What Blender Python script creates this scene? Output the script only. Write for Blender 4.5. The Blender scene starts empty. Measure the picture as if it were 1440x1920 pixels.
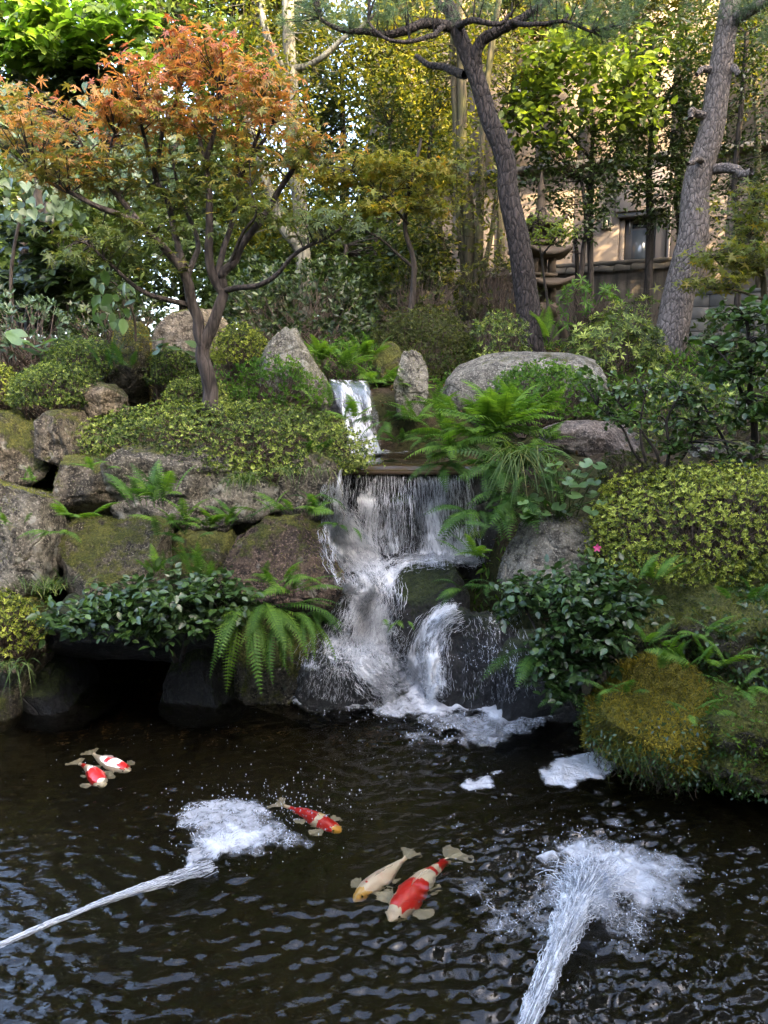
import bpy, bmesh, math, random
import numpy as np
from mathutils import Matrix, Vector

R = np.random.default_rng(11)
random.seed(5)
scene = bpy.context.scene
COL = scene.collection

# ------------------------------------------------------------------ camera, sky, sun, exposure
PITCH = math.radians(9.0)
FPX = 1386.0            # focal length in pixels of the 1440 x 1920 photograph
EYE = 2.2               # eye height above the pond

cam = bpy.data.cameras.new('camera')
cam.sensor_fit = 'VERTICAL'
cam.angle_y = 2 * math.atan(960 / FPX)
cam.clip_start = 0.05
cam.clip_end = 900
cam_ob = bpy.data.objects.new('camera', cam)
cam_ob.location = (0, 0, EYE)
cam_ob.rotation_euler = (math.radians(90) - PITCH, 0, 0)
COL.objects.link(cam_ob)
scene.camera = cam_ob

SUN_EL = math.radians(30)
SUN_AZ = math.atan2(0.72, -0.69)          # from +Y towards +X: behind the camera, to its right
world = bpy.data.worlds.new('World')
scene.world = world
world.use_nodes = True
wn = world.node_tree
wn.nodes.clear()
sky = wn.nodes.new('ShaderNodeTexSky')
sky.sky_type = 'NISHITA'
sky.sun_disc = False
sky.sun_elevation = SUN_EL
sky.sun_rotation = SUN_AZ
sky.air_density = 0.8
sky.dust_density = 7.0
sky.ozone_density = 0.3
bg = wn.nodes.new('ShaderNodeBackground')
bg.inputs['Strength'].default_value = 0.15
wo = wn.nodes.new('ShaderNodeOutputWorld')
wn.links.new(sky.outputs[0], bg.inputs[0])
wn.links.new(bg.outputs[0], wo.inputs[0])

sun = bpy.data.lights.new('sun', 'SUN')
sun.energy = 3.0
sun.angle = math.radians(0.5)
sun.color = (1.0, 0.74, 0.40)
sun_ob = bpy.data.objects.new('sun', sun)
sdir = Vector((math.sin(SUN_AZ) * math.cos(SUN_EL), math.cos(SUN_AZ) * math.cos(SUN_EL), math.sin(SUN_EL)))
sun_ob.rotation_euler = (-sdir).to_track_quat('-Z', 'Y').to_euler()
sun_ob.location = sdir * 60
COL.objects.link(sun_ob)

scene.view_settings.view_transform = 'Standard'
scene.view_settings.look = 'None'
scene.view_settings.gamma = 1.0
scene.view_settings.use_curve_mapping = False
scene.view_settings.exposure = 4.4

scene.render.engine = 'CYCLES'
cy = scene.cycles
cy.max_bounces = 7
cy.diffuse_bounces = 2
cy.glossy_bounces = 3
cy.transmission_bounces = 4
cy.transparent_max_bounces = 14
cy.caustics_reflective = False
cy.caustics_refractive = True
cy.sample_clamp_indirect = 6
cy.use_denoising = True
scene.render.filter_size = 1.15

# ------------------------------------------------------------------ helpers
def P(px, py, Y):
    """world point seen at photo pixel (px, py), Y metres ahead of the camera"""
    dx = (px - 720) / FPX
    dy = (960 - py) / FPX
    d = np.array([dx, math.cos(PITCH) + dy * math.sin(PITCH), -math.sin(PITCH) + dy * math.cos(PITCH)])
    return np.array([0, 0, EYE]) + d * (Y / d[1])

def W(px, Y):
    return px * Y / FPX

def unit(v):
    v = np.asarray(v, float)
    return v / np.maximum(np.linalg.norm(v, axis=-1, keepdims=True), 1e-9)

def vnoise(p, seed=0):
    p = np.asarray(p, float)
    i = np.floor(p).astype(np.int64)
    f = p - i
    f = f * f * (3 - 2 * f)
    def h(a, b, c):
        n = (a * 374761393 + b * 668265263 + c * 2147483647 + seed * 974634777) & 0xffffffff
        n = ((n ^ (n >> 13)) * 1274126177) & 0xffffffff
        n = ((n ^ (n >> 16)) * 2246822519) & 0xffffffff
        return ((n ^ (n >> 15)) & 0xffffff) / 0x7fffff - 1.0
    out = 0
    for a in (0, 1):
        for b in (0, 1):
            for c in (0, 1):
                w = (f[:, 0] if a else 1 - f[:, 0]) * (f[:, 1] if b else 1 - f[:, 1]) * (f[:, 2] if c else 1 - f[:, 2])
                out = out + w * h(i[:, 0] + a, i[:, 1] + b, i[:, 2] + c)
    return out

def fbm(p, octs=4, seed=0, gain=0.5):
    s, a = 0, 1.0
    p = np.asarray(p, float)
    for k in range(octs):
        s = s + a * vnoise(p * 2.03 ** k + 17.3 * k, seed + k)
        a *= gain
    return s

def smooth(a, b, x):
    t = np.clip((np.asarray(x, float) - a) / (b - a), 0, 1)
    return t * t * (3 - 2 * t)

class MB:
    def __init__(self):
        self.v, self.t, self.f, self.n, self.u = [], [], [], 0, []
    def add(self, v, f, tint=None, flow=None):
        v = np.asarray(v, float).reshape(-1, 3)
        self.u.append(np.zeros_like(v) if flow is None else np.asarray(flow, float).reshape(-1, 3))
        self.hasflow = flow is not None or getattr(self, 'hasflow', False)
        f = np.asarray(f, np.int64)
        self.v.append(v)
        t = R.random() if tint is None else tint
        self.t.append(np.broadcast_to(np.asarray(t, float), (len(v),)).copy())
        self.f.append(f + self.n)
        self.n += len(v)
        return self
    def leaves(self, tpl, pos, axis, nrm, scale, tint=None):
        tv, tf = tpl
        pos = np.asarray(pos, float).reshape(-1, 3)
        n = len(pos)
        if n == 0:
            return self
        a = unit(np.broadcast_to(axis, (n, 3)))
        b = unit(np.cross(a, np.broadcast_to(nrm, (n, 3)) + 1e-5))
        c = np.cross(b, a)
        s = np.broadcast_to(np.asarray(scale, float), (n,))[:, None, None]
        v = pos[:, None, :] + s * (tv[None, :, 0:1] * b[:, None, :] + tv[None, :, 1:2] * a[:, None, :] + tv[None, :, 2:3] * c[:, None, :])
        k = len(tv)
        f = tf[None] + (np.arange(n) * k)[:, None, None]
        t = R.random(n) if tint is None else np.broadcast_to(tint, (n,))
        return self.add(v.reshape(-1, 3), f.reshape(-1, tf.shape[1]), np.repeat(t, k))
    def tubes(self, paths, rad, sides=5, tint=None, flat=1.0, flow=None):
        """paths (N, M, 3), rad (N, M)"""
        p = np.asarray(paths, float)
        if p.ndim == 2:
            p = p[None]
        N, M, _ = p.shape
        r = np.broadcast_to(np.asarray(rad, float), (N, M))
        tg = unit(np.gradient(p, axis=1))
        ref = np.where(np.abs(tg[:, :, 2:3].mean(1, keepdims=True)) > 0.8, np.array([[[0.0, 1.0, 0.05]]]), np.array([[[0.03, 0.05, 1.0]]]))
        s = unit(np.cross(tg, np.broadcast_to(ref, tg.shape)))
        u = np.cross(s, tg)
        ang = np.arange(sides) * 2 * math.pi / sides
        v = p[:, :, None, :] + r[:, :, None, None] * (np.cos(ang)[None, None, :, None] * s[:, :, None, :] + flat * np.sin(ang)[None, None, :, None] * u[:, :, None, :])
        i = np.arange(M - 1)[:, None] * sides
        j = np.arange(sides)[None]
        q = np.stack([i + j, i + (j + 1) % sides, i + sides + (j + 1) % sides, i + sides + j], -1).reshape(-1, 4)
        f = q[None] + (np.arange(N) * M * sides)[:, None, None]
        t = R.random(N) if tint is None else np.broadcast_to(tint, (N,))
        return self.add(v.reshape(-1, 3), f.reshape(-1, 4), np.repeat(t, M * sides), flow=flow)
    def box(self, lo, hi, tint=None, bev=0.0):
        lo, hi = np.array(lo, float), np.array(hi, float)
        if bev <= 0:
            v = [(x, y, z) for x in (lo[0], hi[0]) for y in (lo[1], hi[1]) for z in (lo[2], hi[2])]
            f = [(0, 1, 3, 2), (4, 6, 7, 5), (0, 4, 5, 1), (2, 3, 7, 6), (0, 2, 6, 4), (1, 5, 7, 3)]
            return self.add(v, f, tint)
        bm = bmesh.new()
        bmesh.ops.create_cube(bm, size=1)
        for q in bm.verts:
            q.co = Vector((lo + hi) / 2) + Vector([q.co[k] * (hi - lo)[k] for k in range(3)])
        bmesh.ops.bevel(bm, geom=bm.edges[:], offset=bev, segments=1, affect='EDGES')
        bmesh.ops.triangulate(bm, faces=bm.faces[:])
        bm.verts.index_update()
        v = [tuple(q.co) for q in bm.verts]
        f = [[q.index for q in fa.verts] for fa in bm.faces]
        bm.free()
        return self.add(v, f, tint)
    def lathe(self, prof, sides, c=(0, 0, 0), tint=None, square=False):
        prof = np.asarray(prof, float)
        ang = np.arange(sides) * 2 * math.pi / sides + (math.pi / sides if square else 0)
        v = np.stack([prof[:, None, 0] * np.cos(ang), prof[:, None, 0] * np.sin(ang), np.broadcast_to(prof[:, None, 1], (len(prof), sides))], -1) + np.array(c)
        M = len(prof)
        i = np.arange(M - 1)[:, None] * sides
        j = np.arange(sides)[None]
        q = np.stack([i + j, i + (j + 1) % sides, i + sides + (j + 1) % sides, i + sides + j], -1).reshape(-1, 4)
        return self.add(v.reshape(-1, 3), q, tint)
    def mesh(self, name, mat, origin=(0, 0, 0), smooth=False):
        v = np.concatenate(self.v) - np.asarray(origin, float)
        lens = np.concatenate([np.full(len(f), f.shape[1]) for f in self.f])
        idx = np.concatenate([f.ravel() for f in self.f])
        me = bpy.data.meshes.new(name)
        me.vertices.add(len(v))
        me.vertices.foreach_set('co', v.astype(np.float32).ravel())
        me.loops.add(len(idx))
        me.loops.foreach_set('vertex_index', idx.astype(np.int32))
        me.polygons.add(len(lens))
        me.polygons.foreach_set('loop_start', np.concatenate([[0], np.cumsum(lens)[:-1]]).astype(np.int32))
        me.update(calc_edges=True)
        at = me.attributes.new('tint', 'FLOAT', 'POINT')
        at.data.foreach_set('value', np.concatenate(self.t).astype(np.float32))
        if getattr(self, 'hasflow', False):
            fa = me.attributes.new('flow', 'FLOAT_VECTOR', 'POINT')
            fa.data.foreach_set('vector', np.concatenate(self.u).astype(np.float32).ravel())
        if smooth:
            me.polygons.foreach_set('use_smooth', np.ones(len(lens), bool))
        me.materials.append(mat)
        return me
    def build(self, name, mat, parent=None, origin=(0, 0, 0), smooth=False, kind=None):
        o = bpy.data.objects.new(name, self.mesh(name, mat, origin, smooth))
        COL.objects.link(o)
        if parent is not None:
            o.parent = parent
        if kind:
            o['kind'] = kind
        return o

def tag(o, label, cat, group=None):
    o['label'] = label
    o['category'] = cat
    if group:
        o['group'] = group
    return o

def thing(name, label, cat, loc=(0, 0, 0), group=None):
    o = bpy.data.objects.new(name, None)
    o.empty_display_size = 0.1
    o.location = loc
    COL.objects.link(o)
    return tag(o, label, cat, group)

def inst(name, me, parent, mtx):
    o = bpy.data.objects.new(name, me)
    COL.objects.link(o)
    if parent is not None:
        o.parent = parent
    o.matrix_local = mtx
    return o

def frame(pos, axis, nrm, s):
    a = unit(np.asarray(axis, float))
    b = unit(np.cross(a, np.asarray(nrm, float) + 1e-5))
    c = np.cross(b, a)
    m = Matrix.Identity(4)
    for k in range(3):
        m[k][0], m[k][1], m[k][2], m[k][3] = b[k] * s, a[k] * s, c[k] * s, pos[k]
    return m

# ------------------------------------------------------------------ materials
class NT:
    def __init__(self, name):
        self.m = bpy.data.materials.new(name)
        self.m.use_nodes = True
        self.t = self.m.node_tree
        self.t.nodes.clear()
        self.out = self.t.nodes.new('ShaderNodeOutputMaterial')
    def n(self, typ, ins=None, **kw):
        nd = self.t.nodes.new('ShaderNode' + typ)
        for k, v in kw.items():
            setattr(nd, k, v)
        for k, v in (ins or {}).items():
            self.set(nd.inputs[k], v)
        return nd
    def set(self, sock, v):
        if isinstance(v, bpy.types.NodeSocket):
            self.t.links.new(v, sock)
        elif isinstance(v, (tuple, list)) and len(v) == 3 and sock.type == 'RGBA':
            sock.default_value = (*v, 1)
        else:
            sock.default_value = v
    def math(self, op, a, b=0.0, clamp=False):
        nd = self.n('Math', {0: a, 1: b}, operation=op)
        nd.use_clamp = clamp
        return nd.outputs[0]
    def ramp(self, fac, stops, interp='LINEAR'):
        nd = self.n('ValToRGB', {0: fac})
        cr = nd.color_ramp
        cr.interpolation = interp
        while len(cr.elements) > 1:
            cr.elements.remove(cr.elements[-1])
        for k, (p, c) in enumerate(stops):
            e = cr.elements[0] if k == 0 else cr.elements.new(p)
            e.position = p
            c = (c, c, c) if isinstance(c, (int, float)) else c
            e.color = (*c, 1)
        return nd.outputs[0]
    def mix(self, fac, a, b):
        nd = self.t.nodes.new('ShaderNodeMix')
        nd.data_type = 'RGBA'
        self.set(nd.inputs[0], fac)
        self.set(nd.inputs[6], a)
        self.set(nd.inputs[7], b)
        return nd.outputs[2]
    def noise(self, vec, scale, detail=4, rough=0.55, dist=0.0):
        return self.n('TexNoise', {'Vector': vec, 'Scale': scale, 'Detail': detail, 'Roughness': rough, 'Distortion': dist}).outputs[0]
    def coords(self, scale=(1, 1, 1), rnd=True):
        tc = self.n('TexCoord').outputs['Object']
        mp = self.n('Mapping', {'Vector': tc, 'Scale': scale})
        if rnd:
            oi = self.n('ObjectInfo').outputs['Random']
            k = self.math('MULTIPLY', oi, 37.0)
            cb = self.n('CombineXYZ', {0: k, 1: k, 2: k}).outputs[0]
            self.set(mp.inputs['Location'], cb)
        return mp.outputs[0]
    def done(self, shader):
        self.t.links.new(shader, self.out.inputs[0])
        return self.m

def leaf_mat(name, stops, trans=0.35, rough=0.55, tcol=(1.0, 1.0, 0.40), spec=0.22):
    k = NT(name)
    t = k.n('Attribute', attribute_name='tint').outputs['Fac']
    c = k.ramp(t, stops)
    co = k.coords(rnd=False)
    nz = k.noise(co, 3.0, 2)
    c = k.mix(k.math('MULTIPLY', nz, 0.35), c, (0.02, 0.03, 0.008))
    p = k.n('BsdfPrincipled', {'Base Color': c, 'Roughness': rough, 'Specular IOR Level': spec})
    tr = k.n('MixRGB', {0: 1.0, 1: c, 2: tcol}, blend_type='MULTIPLY').outputs[0]
    br = k.n('MixRGB', {0: 1.0, 1: tr, 2: (2.0, 2.0, 2.0)}, blend_type='MULTIPLY').outputs[0]
    td = k.n('BsdfTranslucent', {'Color': br})
    mx = k.n('MixShader', {0: trans, 1: p.outputs[0], 2: td.outputs[0]})
    return k.done(mx.outputs[0])

def rock_mat(name, c1, c2, c3, moss=0.5, mossc=((0.05, 0.06, 0.012), (0.15, 0.145, 0.03)), rough=0.85, scale=1.0, lichen=0.3, wet=0.0, bump=1.0):
    k = NT(name)
    co = k.coords((scale, scale, scale))
    n1 = k.noise(co, 2.6, 8, 0.62, 0.4)
    n2 = k.noise(co, 14.0, 8, 0.7)
    n3 = k.noise(co, 60.0, 4, 0.7)
    n4 = k.noise(k.n('Mapping', {'Vector': co, 'Scale': (5.0, 5.0, 1.6)}).outputs[0], 1.0, 7, 0.68, 0.8)
    base = k.ramp(n1, [(0.34, c1), (0.5, c2), (0.64, c3)])
    base = k.mix(k.ramp(n4, [(0.36, 0.85), (0.54, 0.0)]), base, tuple(x * 0.35 for x in c1))
    base = k.mix(k.ramp(n2, [(0.40, 0.95), (0.54, 0.0)]), base, tuple(x * 0.3 for x in c1))
    base = k.mix(k.ramp(n3, [(0.52, 0.0), (0.68, 0.75)]), base, tuple(min(1, x * 1.6) for x in c3))
    # pale lichen spots, ragged
    vo = k.n('TexVoronoi', {'Vector': co, 'Scale': 7.5, 'Randomness': 1.0}).outputs['Distance']
    li = k.math('ADD', vo, k.math('ADD', k.math('MULTIPLY', k.math('SUBTRACT', n2, 0.5), -0.9), k.math('MULTIPLY', k.math('SUBTRACT', 0.52, n1), 1.6)))
    base = k.mix(k.math('MULTIPLY', k.ramp(li, [(0.10, 1.0), (0.20, 0.0)]), lichen), base, (0.38, 0.38, 0.33))
    # moss on what faces up, ragged by noise
    nz = k.n('SeparateXYZ', {0: k.n('NewGeometry').outputs['Normal']}).outputs[2]
    m = k.math('ADD', k.math('MULTIPLY', nz, 0.5), k.math('MULTIPLY', n1, 1.4))
    m = k.math('ADD', m, k.math('MULTIPLY', n2, 0.9))
    thr = 1.9 - moss
    mm = k.math('MULTIPLY', k.math('SUBTRACT', m, thr), 6.0, True)
    mc = k.ramp(k.noise(co, 9.0, 6, 0.75), [(0.35, mossc[0]), (0.65, mossc[1])])
    mc = k.mix(k.ramp(n3, [(0.4, 0.7), (0.6, 0.0)]), mc, tuple(x * 0.35 for x in mossc[0]))
    col = k.mix(mm, base, mc)
    bh = k.math('ADD', k.math('MULTIPLY', n2, 0.7), k.math('ADD', k.math('MULTIPLY', n3, 0.3), k.math('MULTIPLY', mm, 0.25)))
    bh = k.math('ADD', bh, k.math('MULTIPLY', n4, 0.5))
    # cracks
    vc = k.n('TexVoronoi', {'Vector': k.n('MixRGB', {0: 0.35, 1: co, 2: k.n('TexNoise', {'Vector': co, 'Scale': 3.0}).outputs[1]}).outputs[0], 'Scale': 2.1}, feature='DISTANCE_TO_EDGE').outputs['Distance']
    bh = k.math('ADD', bh, k.math('MULTIPLY', k.ramp(vc, [(0.0, 0.0), (0.03, 1.0)]), 0.25))
    bp = k.n('Bump', {'Strength': bump, 'Distance': 0.085, 'Height': bh})
    ro = k.mix(mm, (rough,) * 3, (0.95,) * 3)
    p = k.n('BsdfPrincipled', {'Base Color': col, 'Roughness': ro, 'Specular IOR Level': 0.3 + 0.4 * wet, 'Normal': bp.outputs[0]})
    if wet:
        p.inputs['Coat Weight'].default_value = wet
        p.inputs['Coat Roughness'].default_value = 0.12
        k.set(p.inputs['Coat Normal'], bp.outputs[0])
    return k.done(p.outputs[0])

def bark_mat(name, c1, c2, scale=(9, 9, 1.6), bump=0.8, rough=0.9, moss=None):
    k = NT(name)
    co = k.coords(scale)
    n1 = k.noise(co, 2.0, 7, 0.65, 0.8)
    cw = k.n('MixRGB', {0: 0.30, 1: co, 2: k.n('TexNoise', {'Vector': co, 'Scale': 0.9, 'Detail': 4}).outputs[1]}).outputs[0]
    vo = k.n('TexVoronoi', {'Vector': cw, 'Scale': 1.6, 'Randomness': 1.0}, feature='DISTANCE_TO_EDGE').outputs['Distance']
    vo = k.math('MULTIPLY', vo, k.math('ADD', n1, 0.45))
    c = k.ramp(n1, [(0.35, c1), (0.62, c2)])
    c = k.mix(k.ramp(vo, [(0.0, 0.8), (0.10, 0.0)]), c, tuple(x * 0.35 for x in c1))
    if moss:
        n2 = k.noise(k.coords((1, 1, 1)), 3.5, 5)
        c = k.mix(k.ramp(n2, [(0.45, 0.0), (0.6, 0.8)]), c, moss)
    h = k.math('ADD', k.math('MULTIPLY', k.ramp(vo, [(0.0, 0.0), (0.22, 1.0)]), 0.6), k.math('MULTIPLY', n1, 0.6))
    bp = k.n('Bump', {'Strength': bump, 'Distance': 0.02, 'Height': h})
    p = k.n('BsdfPrincipled', {'Base Color': c, 'Roughness': rough, 'Specular IOR Level': 0.25, 'Normal': bp.outputs[0]})
    return k.done(p.outputs[0])

def plain_mat(name, c, rough=0.6, var=0.25, scale=4.0, spec=0.4, metal=0.0, bump=0.0, stretch=(1, 1, 1), dark=None):
    k = NT(name)
    co = k.coords(stretch)
    n1 = k.noise(co, scale, 6, 0.6)
    n2 = k.noise(co, scale * 9, 4, 0.6)
    col = k.mix(k.math('MULTIPLY', k.ramp(n1, [(0.35, 1.0), (0.65, 0.0)]), var), c, dark or tuple(x * 0.4 for x in c))
    p = k.n('BsdfPrincipled', {'Base Color': col, 'Roughness': rough, 'Specular IOR Level': spec, 'Metallic': metal})
    if bump:
        p_b = k.n('Bump', {'Strength': bump, 'Distance': 0.02, 'Height': k.math('ADD', n1, k.math('MULTIPLY', n2, 0.4))})
        k.set(p.inputs['Normal'], p_b.outputs[0])
    return k.done(p.outputs[0])

# rocks
GRANITE = rock_mat('granite', (0.1272, 0.1142, 0.0913), (0.2152, 0.1988, 0.1591), (0.2862, 0.2672, 0.2170), moss=0.20, lichen=0.4)
GREYROCK = rock_mat('grey_rock', (0.0657, 0.0581, 0.0443), (0.1643, 0.1469, 0.1130), (0.2756, 0.2498, 0.1944), moss=0.42, lichen=0.5)
BROWNROCK = rock_mat('brown_rock', (0.0551, 0.0458, 0.0316), (0.1431, 0.1182, 0.0832), (0.2438, 0.2090, 0.1537), moss=0.58, lichen=0.6)
REDROCK = rock_mat('reddish_rock', (0.0477, 0.0306, 0.0217), (0.1272, 0.0867, 0.0615), (0.2014, 0.1428, 0.1040), moss=0.5, lichen=0.35)
PURPLEROCK = rock_mat('purple_brown_rock', (0.0901, 0.0693, 0.0560), (0.1590, 0.1274, 0.1040), (0.2544, 0.2141, 0.1763), moss=0.05, lichen=0.6)
MOSSROCK = rock_mat('mossy_rock', (0.0742, 0.0612, 0.0407), (0.1378, 0.1173, 0.0814), (0.2120, 0.1835, 0.1356), moss=0.8, lichen=0.3)
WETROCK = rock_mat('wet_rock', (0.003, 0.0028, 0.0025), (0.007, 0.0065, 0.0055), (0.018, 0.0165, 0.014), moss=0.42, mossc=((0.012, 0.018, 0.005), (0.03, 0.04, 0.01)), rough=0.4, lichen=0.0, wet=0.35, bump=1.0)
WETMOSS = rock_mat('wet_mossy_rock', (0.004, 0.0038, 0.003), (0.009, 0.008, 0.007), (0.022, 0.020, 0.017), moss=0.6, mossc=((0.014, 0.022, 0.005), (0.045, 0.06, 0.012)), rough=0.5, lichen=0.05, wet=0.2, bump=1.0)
TANROCK = rock_mat('tan_rock', (0.150, 0.116, 0.075), (0.232, 0.188, 0.128), (0.300, 0.247, 0.180), moss=0.40, lichen=0.2)

def moss_mat(name, stops):
    return leaf_mat(name, stops, trans=0.25, rough=0.8, spec=0.15)
MOSS = moss_mat('moss_green', [(0, (0.05, 0.062, 0.012)), (0.6, (0.12, 0.135, 0.022)), (1, (0.23, 0.235, 0.04))])
MOSSGOLD = moss_mat('moss_golden', [(0, (0.045, 0.055, 0.012)), (0.25, (0.12, 0.12, 0.018)), (0.5, (0.30, 0.24, 0.032)), (1, (0.50, 0.39, 0.055))])
GOLDROCK = rock_mat('golden_moss_rock', (0.07, 0.06, 0.045), (0.13, 0.115, 0.09), (0.20, 0.18, 0.15), moss=1.3, mossc=((0.09, 0.088, 0.015), (0.26, 0.225, 0.032)), lichen=0.0)
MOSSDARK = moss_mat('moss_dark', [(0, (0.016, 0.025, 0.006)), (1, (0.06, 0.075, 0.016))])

# foliage
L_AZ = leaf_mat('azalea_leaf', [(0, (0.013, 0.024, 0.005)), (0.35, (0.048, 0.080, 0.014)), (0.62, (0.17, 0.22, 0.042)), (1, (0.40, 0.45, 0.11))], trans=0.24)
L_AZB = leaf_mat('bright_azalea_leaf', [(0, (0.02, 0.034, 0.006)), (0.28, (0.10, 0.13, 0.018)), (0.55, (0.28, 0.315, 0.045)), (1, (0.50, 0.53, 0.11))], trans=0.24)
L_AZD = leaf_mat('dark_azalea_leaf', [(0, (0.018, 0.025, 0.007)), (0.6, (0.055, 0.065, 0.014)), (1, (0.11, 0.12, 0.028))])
L_CAM = leaf_mat('camellia_leaf', [(0, (0.014, 0.034, 0.008)), (0.7, (0.034, 0.070, 0.016)), (1, (0.07, 0.13, 0.022))], trans=0.18, rough=0.36, spec=0.45)
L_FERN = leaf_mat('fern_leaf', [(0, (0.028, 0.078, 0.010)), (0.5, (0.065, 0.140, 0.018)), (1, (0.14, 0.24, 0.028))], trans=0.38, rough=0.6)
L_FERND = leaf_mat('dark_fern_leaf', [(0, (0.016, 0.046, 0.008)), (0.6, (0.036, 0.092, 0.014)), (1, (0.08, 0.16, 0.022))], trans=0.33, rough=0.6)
L_DARK = leaf_mat('evergreen_leaf', [(0, (0.008, 0.017, 0.005)), (0.55, (0.024, 0.044, 0.010)), (1, (0.085, 0.115, 0.022))], trans=0.26, rough=0.42, spec=0.35)
L_GOLD = leaf_mat('golden_leaf', [(0, (0.012, 0.020, 0.006)), (0.5, (0.050, 0.066, 0.012)), (1, (0.19, 0.17, 0.022))], trans=0.40, rough=0.4, tcol=(1.0, 0.95, 0.35))
L_BRIGHT = leaf_mat('bright_broad_leaf', [(0, (0.04, 0.07, 0.012)), (0.6, (0.085, 0.125, 0.02)), (1, (0.15, 0.19, 0.03))], trans=0.45, rough=0.4)
L_WHORL = leaf_mat('whorled_leaf', [(0, (0.035, 0.065, 0.012)), (0.5, (0.08, 0.125, 0.02)), (1, (0.14, 0.195, 0.03))], trans=0.45, rough=0.35, tcol=(0.8, 1.0, 0.3))
L_PALE = leaf_mat('pale_heart_leaf', [(0, (0.022, 0.045, 0.018)), (0.6, (0.05, 0.085, 0.040)), (1, (0.095, 0.135, 0.075))], trans=0.15, rough=0.45, spec=0.35)
L_MAPLE = leaf_mat('maple_leaf', [(0, (0.05, 0.075, 0.016)), (0.3, (0.14, 0.14, 0.028)), (0.5, (0.26, 0.155, 0.040)), (0.75, (0.29, 0.115, 0.042)), (0.92, (0.25, 0.075, 0.035)), (1, (0.22, 0.075, 0.05))], trans=0.42, rough=0.4, tcol=(1.0, 0.8, 0.4))
L_MAPLEY = leaf_mat('yellow_maple_leaf', [(0, (0.07, 0.10, 0.018)), (0.55, (0.15, 0.15, 0.025)), (0.85, (0.25, 0.18, 0.028)), (1, (0.30, 0.15, 0.025))], trans=0.45, rough=0.45, tcol=(1.0, 0.85, 0.35))
L_PINE = leaf_mat('pine_needle', [(0, (0.03, 0.06, 0.03)), (0.6, (0.06, 0.11, 0.055)), (1, (0.12, 0.17, 0.07))], trans=0.2, rough=0.4)
L_FARF = leaf_mat('round_leaf', [(0, (0.05, 0.10, 0.03)), (1, (0.10, 0.17, 0.055))], trans=0.25, rough=0.35, spec=0.5)
L_GRASS = leaf_mat('grass_blade', [(0, (0.03, 0.06, 0.014)), (0.6, (0.07, 0.12, 0.03)), (1, (0.18, 0.19, 0.06))], trans=0.3)
L_DRY = leaf_mat('fallen_leaf', [(0, (0.04, 0.022, 0.01)), (0.6, (0.11, 0.06, 0.025)), (1, (0.2, 0.12, 0.05))], trans=0.1, rough=0.7)

BARK_M = bark_mat('maple_bark', (0.018, 0.014, 0.012), (0.055, 0.045, 0.039), (14, 14, 2.0), bump=0.45)
BARK_P = bark_mat('pine_bark', (0.012, 0.0095, 0.0085), (0.046, 0.037, 0.033), (18, 18, 6.5), bump=1.3)
BARK_P2 = bark_mat('pale_pine_bark', (0.055, 0.046, 0.04), (0.18, 0.15, 0.13), (20, 20, 9.0), bump=1.0)
BARK_G = bark_mat('greenish_bark', (0.035, 0.030, 0.018), (0.09, 0.072, 0.042), (9, 9, 1.2), bump=0.5, moss=(0.045, 0.045, 0.016))
BARK_L = bark_mat('pale_bark', (0.07, 0.066, 0.05), (0.17, 0.16, 0.12), (6, 6, 1.5), bump=0.3)
BARK_D = bark_mat('dark_bark', (0.016, 0.013, 0.010), (0.045, 0.036, 0.029), (12, 12, 2.0), bump=0.5)
TWIG = plain_mat('twig', (0.085, 0.06, 0.042), 0.85, 0.5, 20)

# leaf shapes: y along the leaf, x across, z out of its face
def T(v, f):
    return np.array(v, float), np.array(f, np.int64)
OVAL = T([(0, 0, 0), (-0.22, 0.45, 0.05), (0, 1, -0.06), (0.22, 0.45, 0.05)], [(0, 3, 1), (1, 3, 2)])
LANCE = T([(0, 0, 0), (-0.17, 0.5, 0.04), (0, 1, 0.02), (0.17, 0.5, 0.04)], [(0, 3, 1), (1, 3, 2)])
NARROW = T([(0, 0, 0), (-0.13, 0.5, 0.03), (0, 1, -0.08), (0.13, 0.5, 0.03)], [(0, 3, 1), (1, 3, 2)])
BROAD = T([(0, 0, 0), (-0.24, 0.22, 0.05), (-0.30, 0.5, 0.06), (-0.17, 0.8, 0.0), (0, 1.0, -0.10), (0.17, 0.8, 0.0), (0.30, 0.5, 0.06), (0.24, 0.22, 0.05), (0, 0.5, -0.02)],
          [(0, 8, 1), (1, 8, 2), (2, 8, 3), (3, 8, 4), (4, 8, 5), (5, 8, 6), (6, 8, 7), (7, 8, 0)])
HEART = T([(0, 0.06, 0), (-0.2, -0.04, 0.03), (-0.42, 0.12, 0.05), (-0.42, 0.4, 0.06), (-0.2, 0.75, 0.0), (0, 1.05, -0.10), (0.2, 0.75, 0.0), (0.42, 0.4, 0.06), (0.42, 0.12, 0.05), (0.2, -0.04, 0.03), (0, 0.4, -0.03)],
          [(k, 10, (k + 1) % 10) for k in range(10)])
def maple_tpl():
    v, tips = [(0, 0, 0)], [(-150, 0.42), (-95, 0.72), (-48, 0.92), (0, 1.0), (48, 0.92), (95, 0.72), (150, 0.42)]
    ring = []
    for k, (a, r) in enumerate(tips):
        a = math.radians(a)
        if k:
            b = math.radians((tips[k - 1][0] + tips[k][0]) / 2)
            ring.append((0.22 * math.sin(b), 0.22 * math.cos(b), 0.03))
        w = 0.13
        ring.append(((0.55 * r) * math.sin(a - w * 1.6), (0.55 * r) * math.cos(a - w * 1.6), 0.0))
        ring.append((r * math.sin(a), r * math.cos(a), -0.14 * r))
        ring.append(((0.55 * r) * math.sin(a + w * 1.6), (0.55 * r) * math.cos(a + w * 1.6), 0.0))
    v += ring
    f = [(0, k + 1, k) for k in range(1, len(ring))]
    return T(v, f)
MAPLE = maple_tpl()
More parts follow.
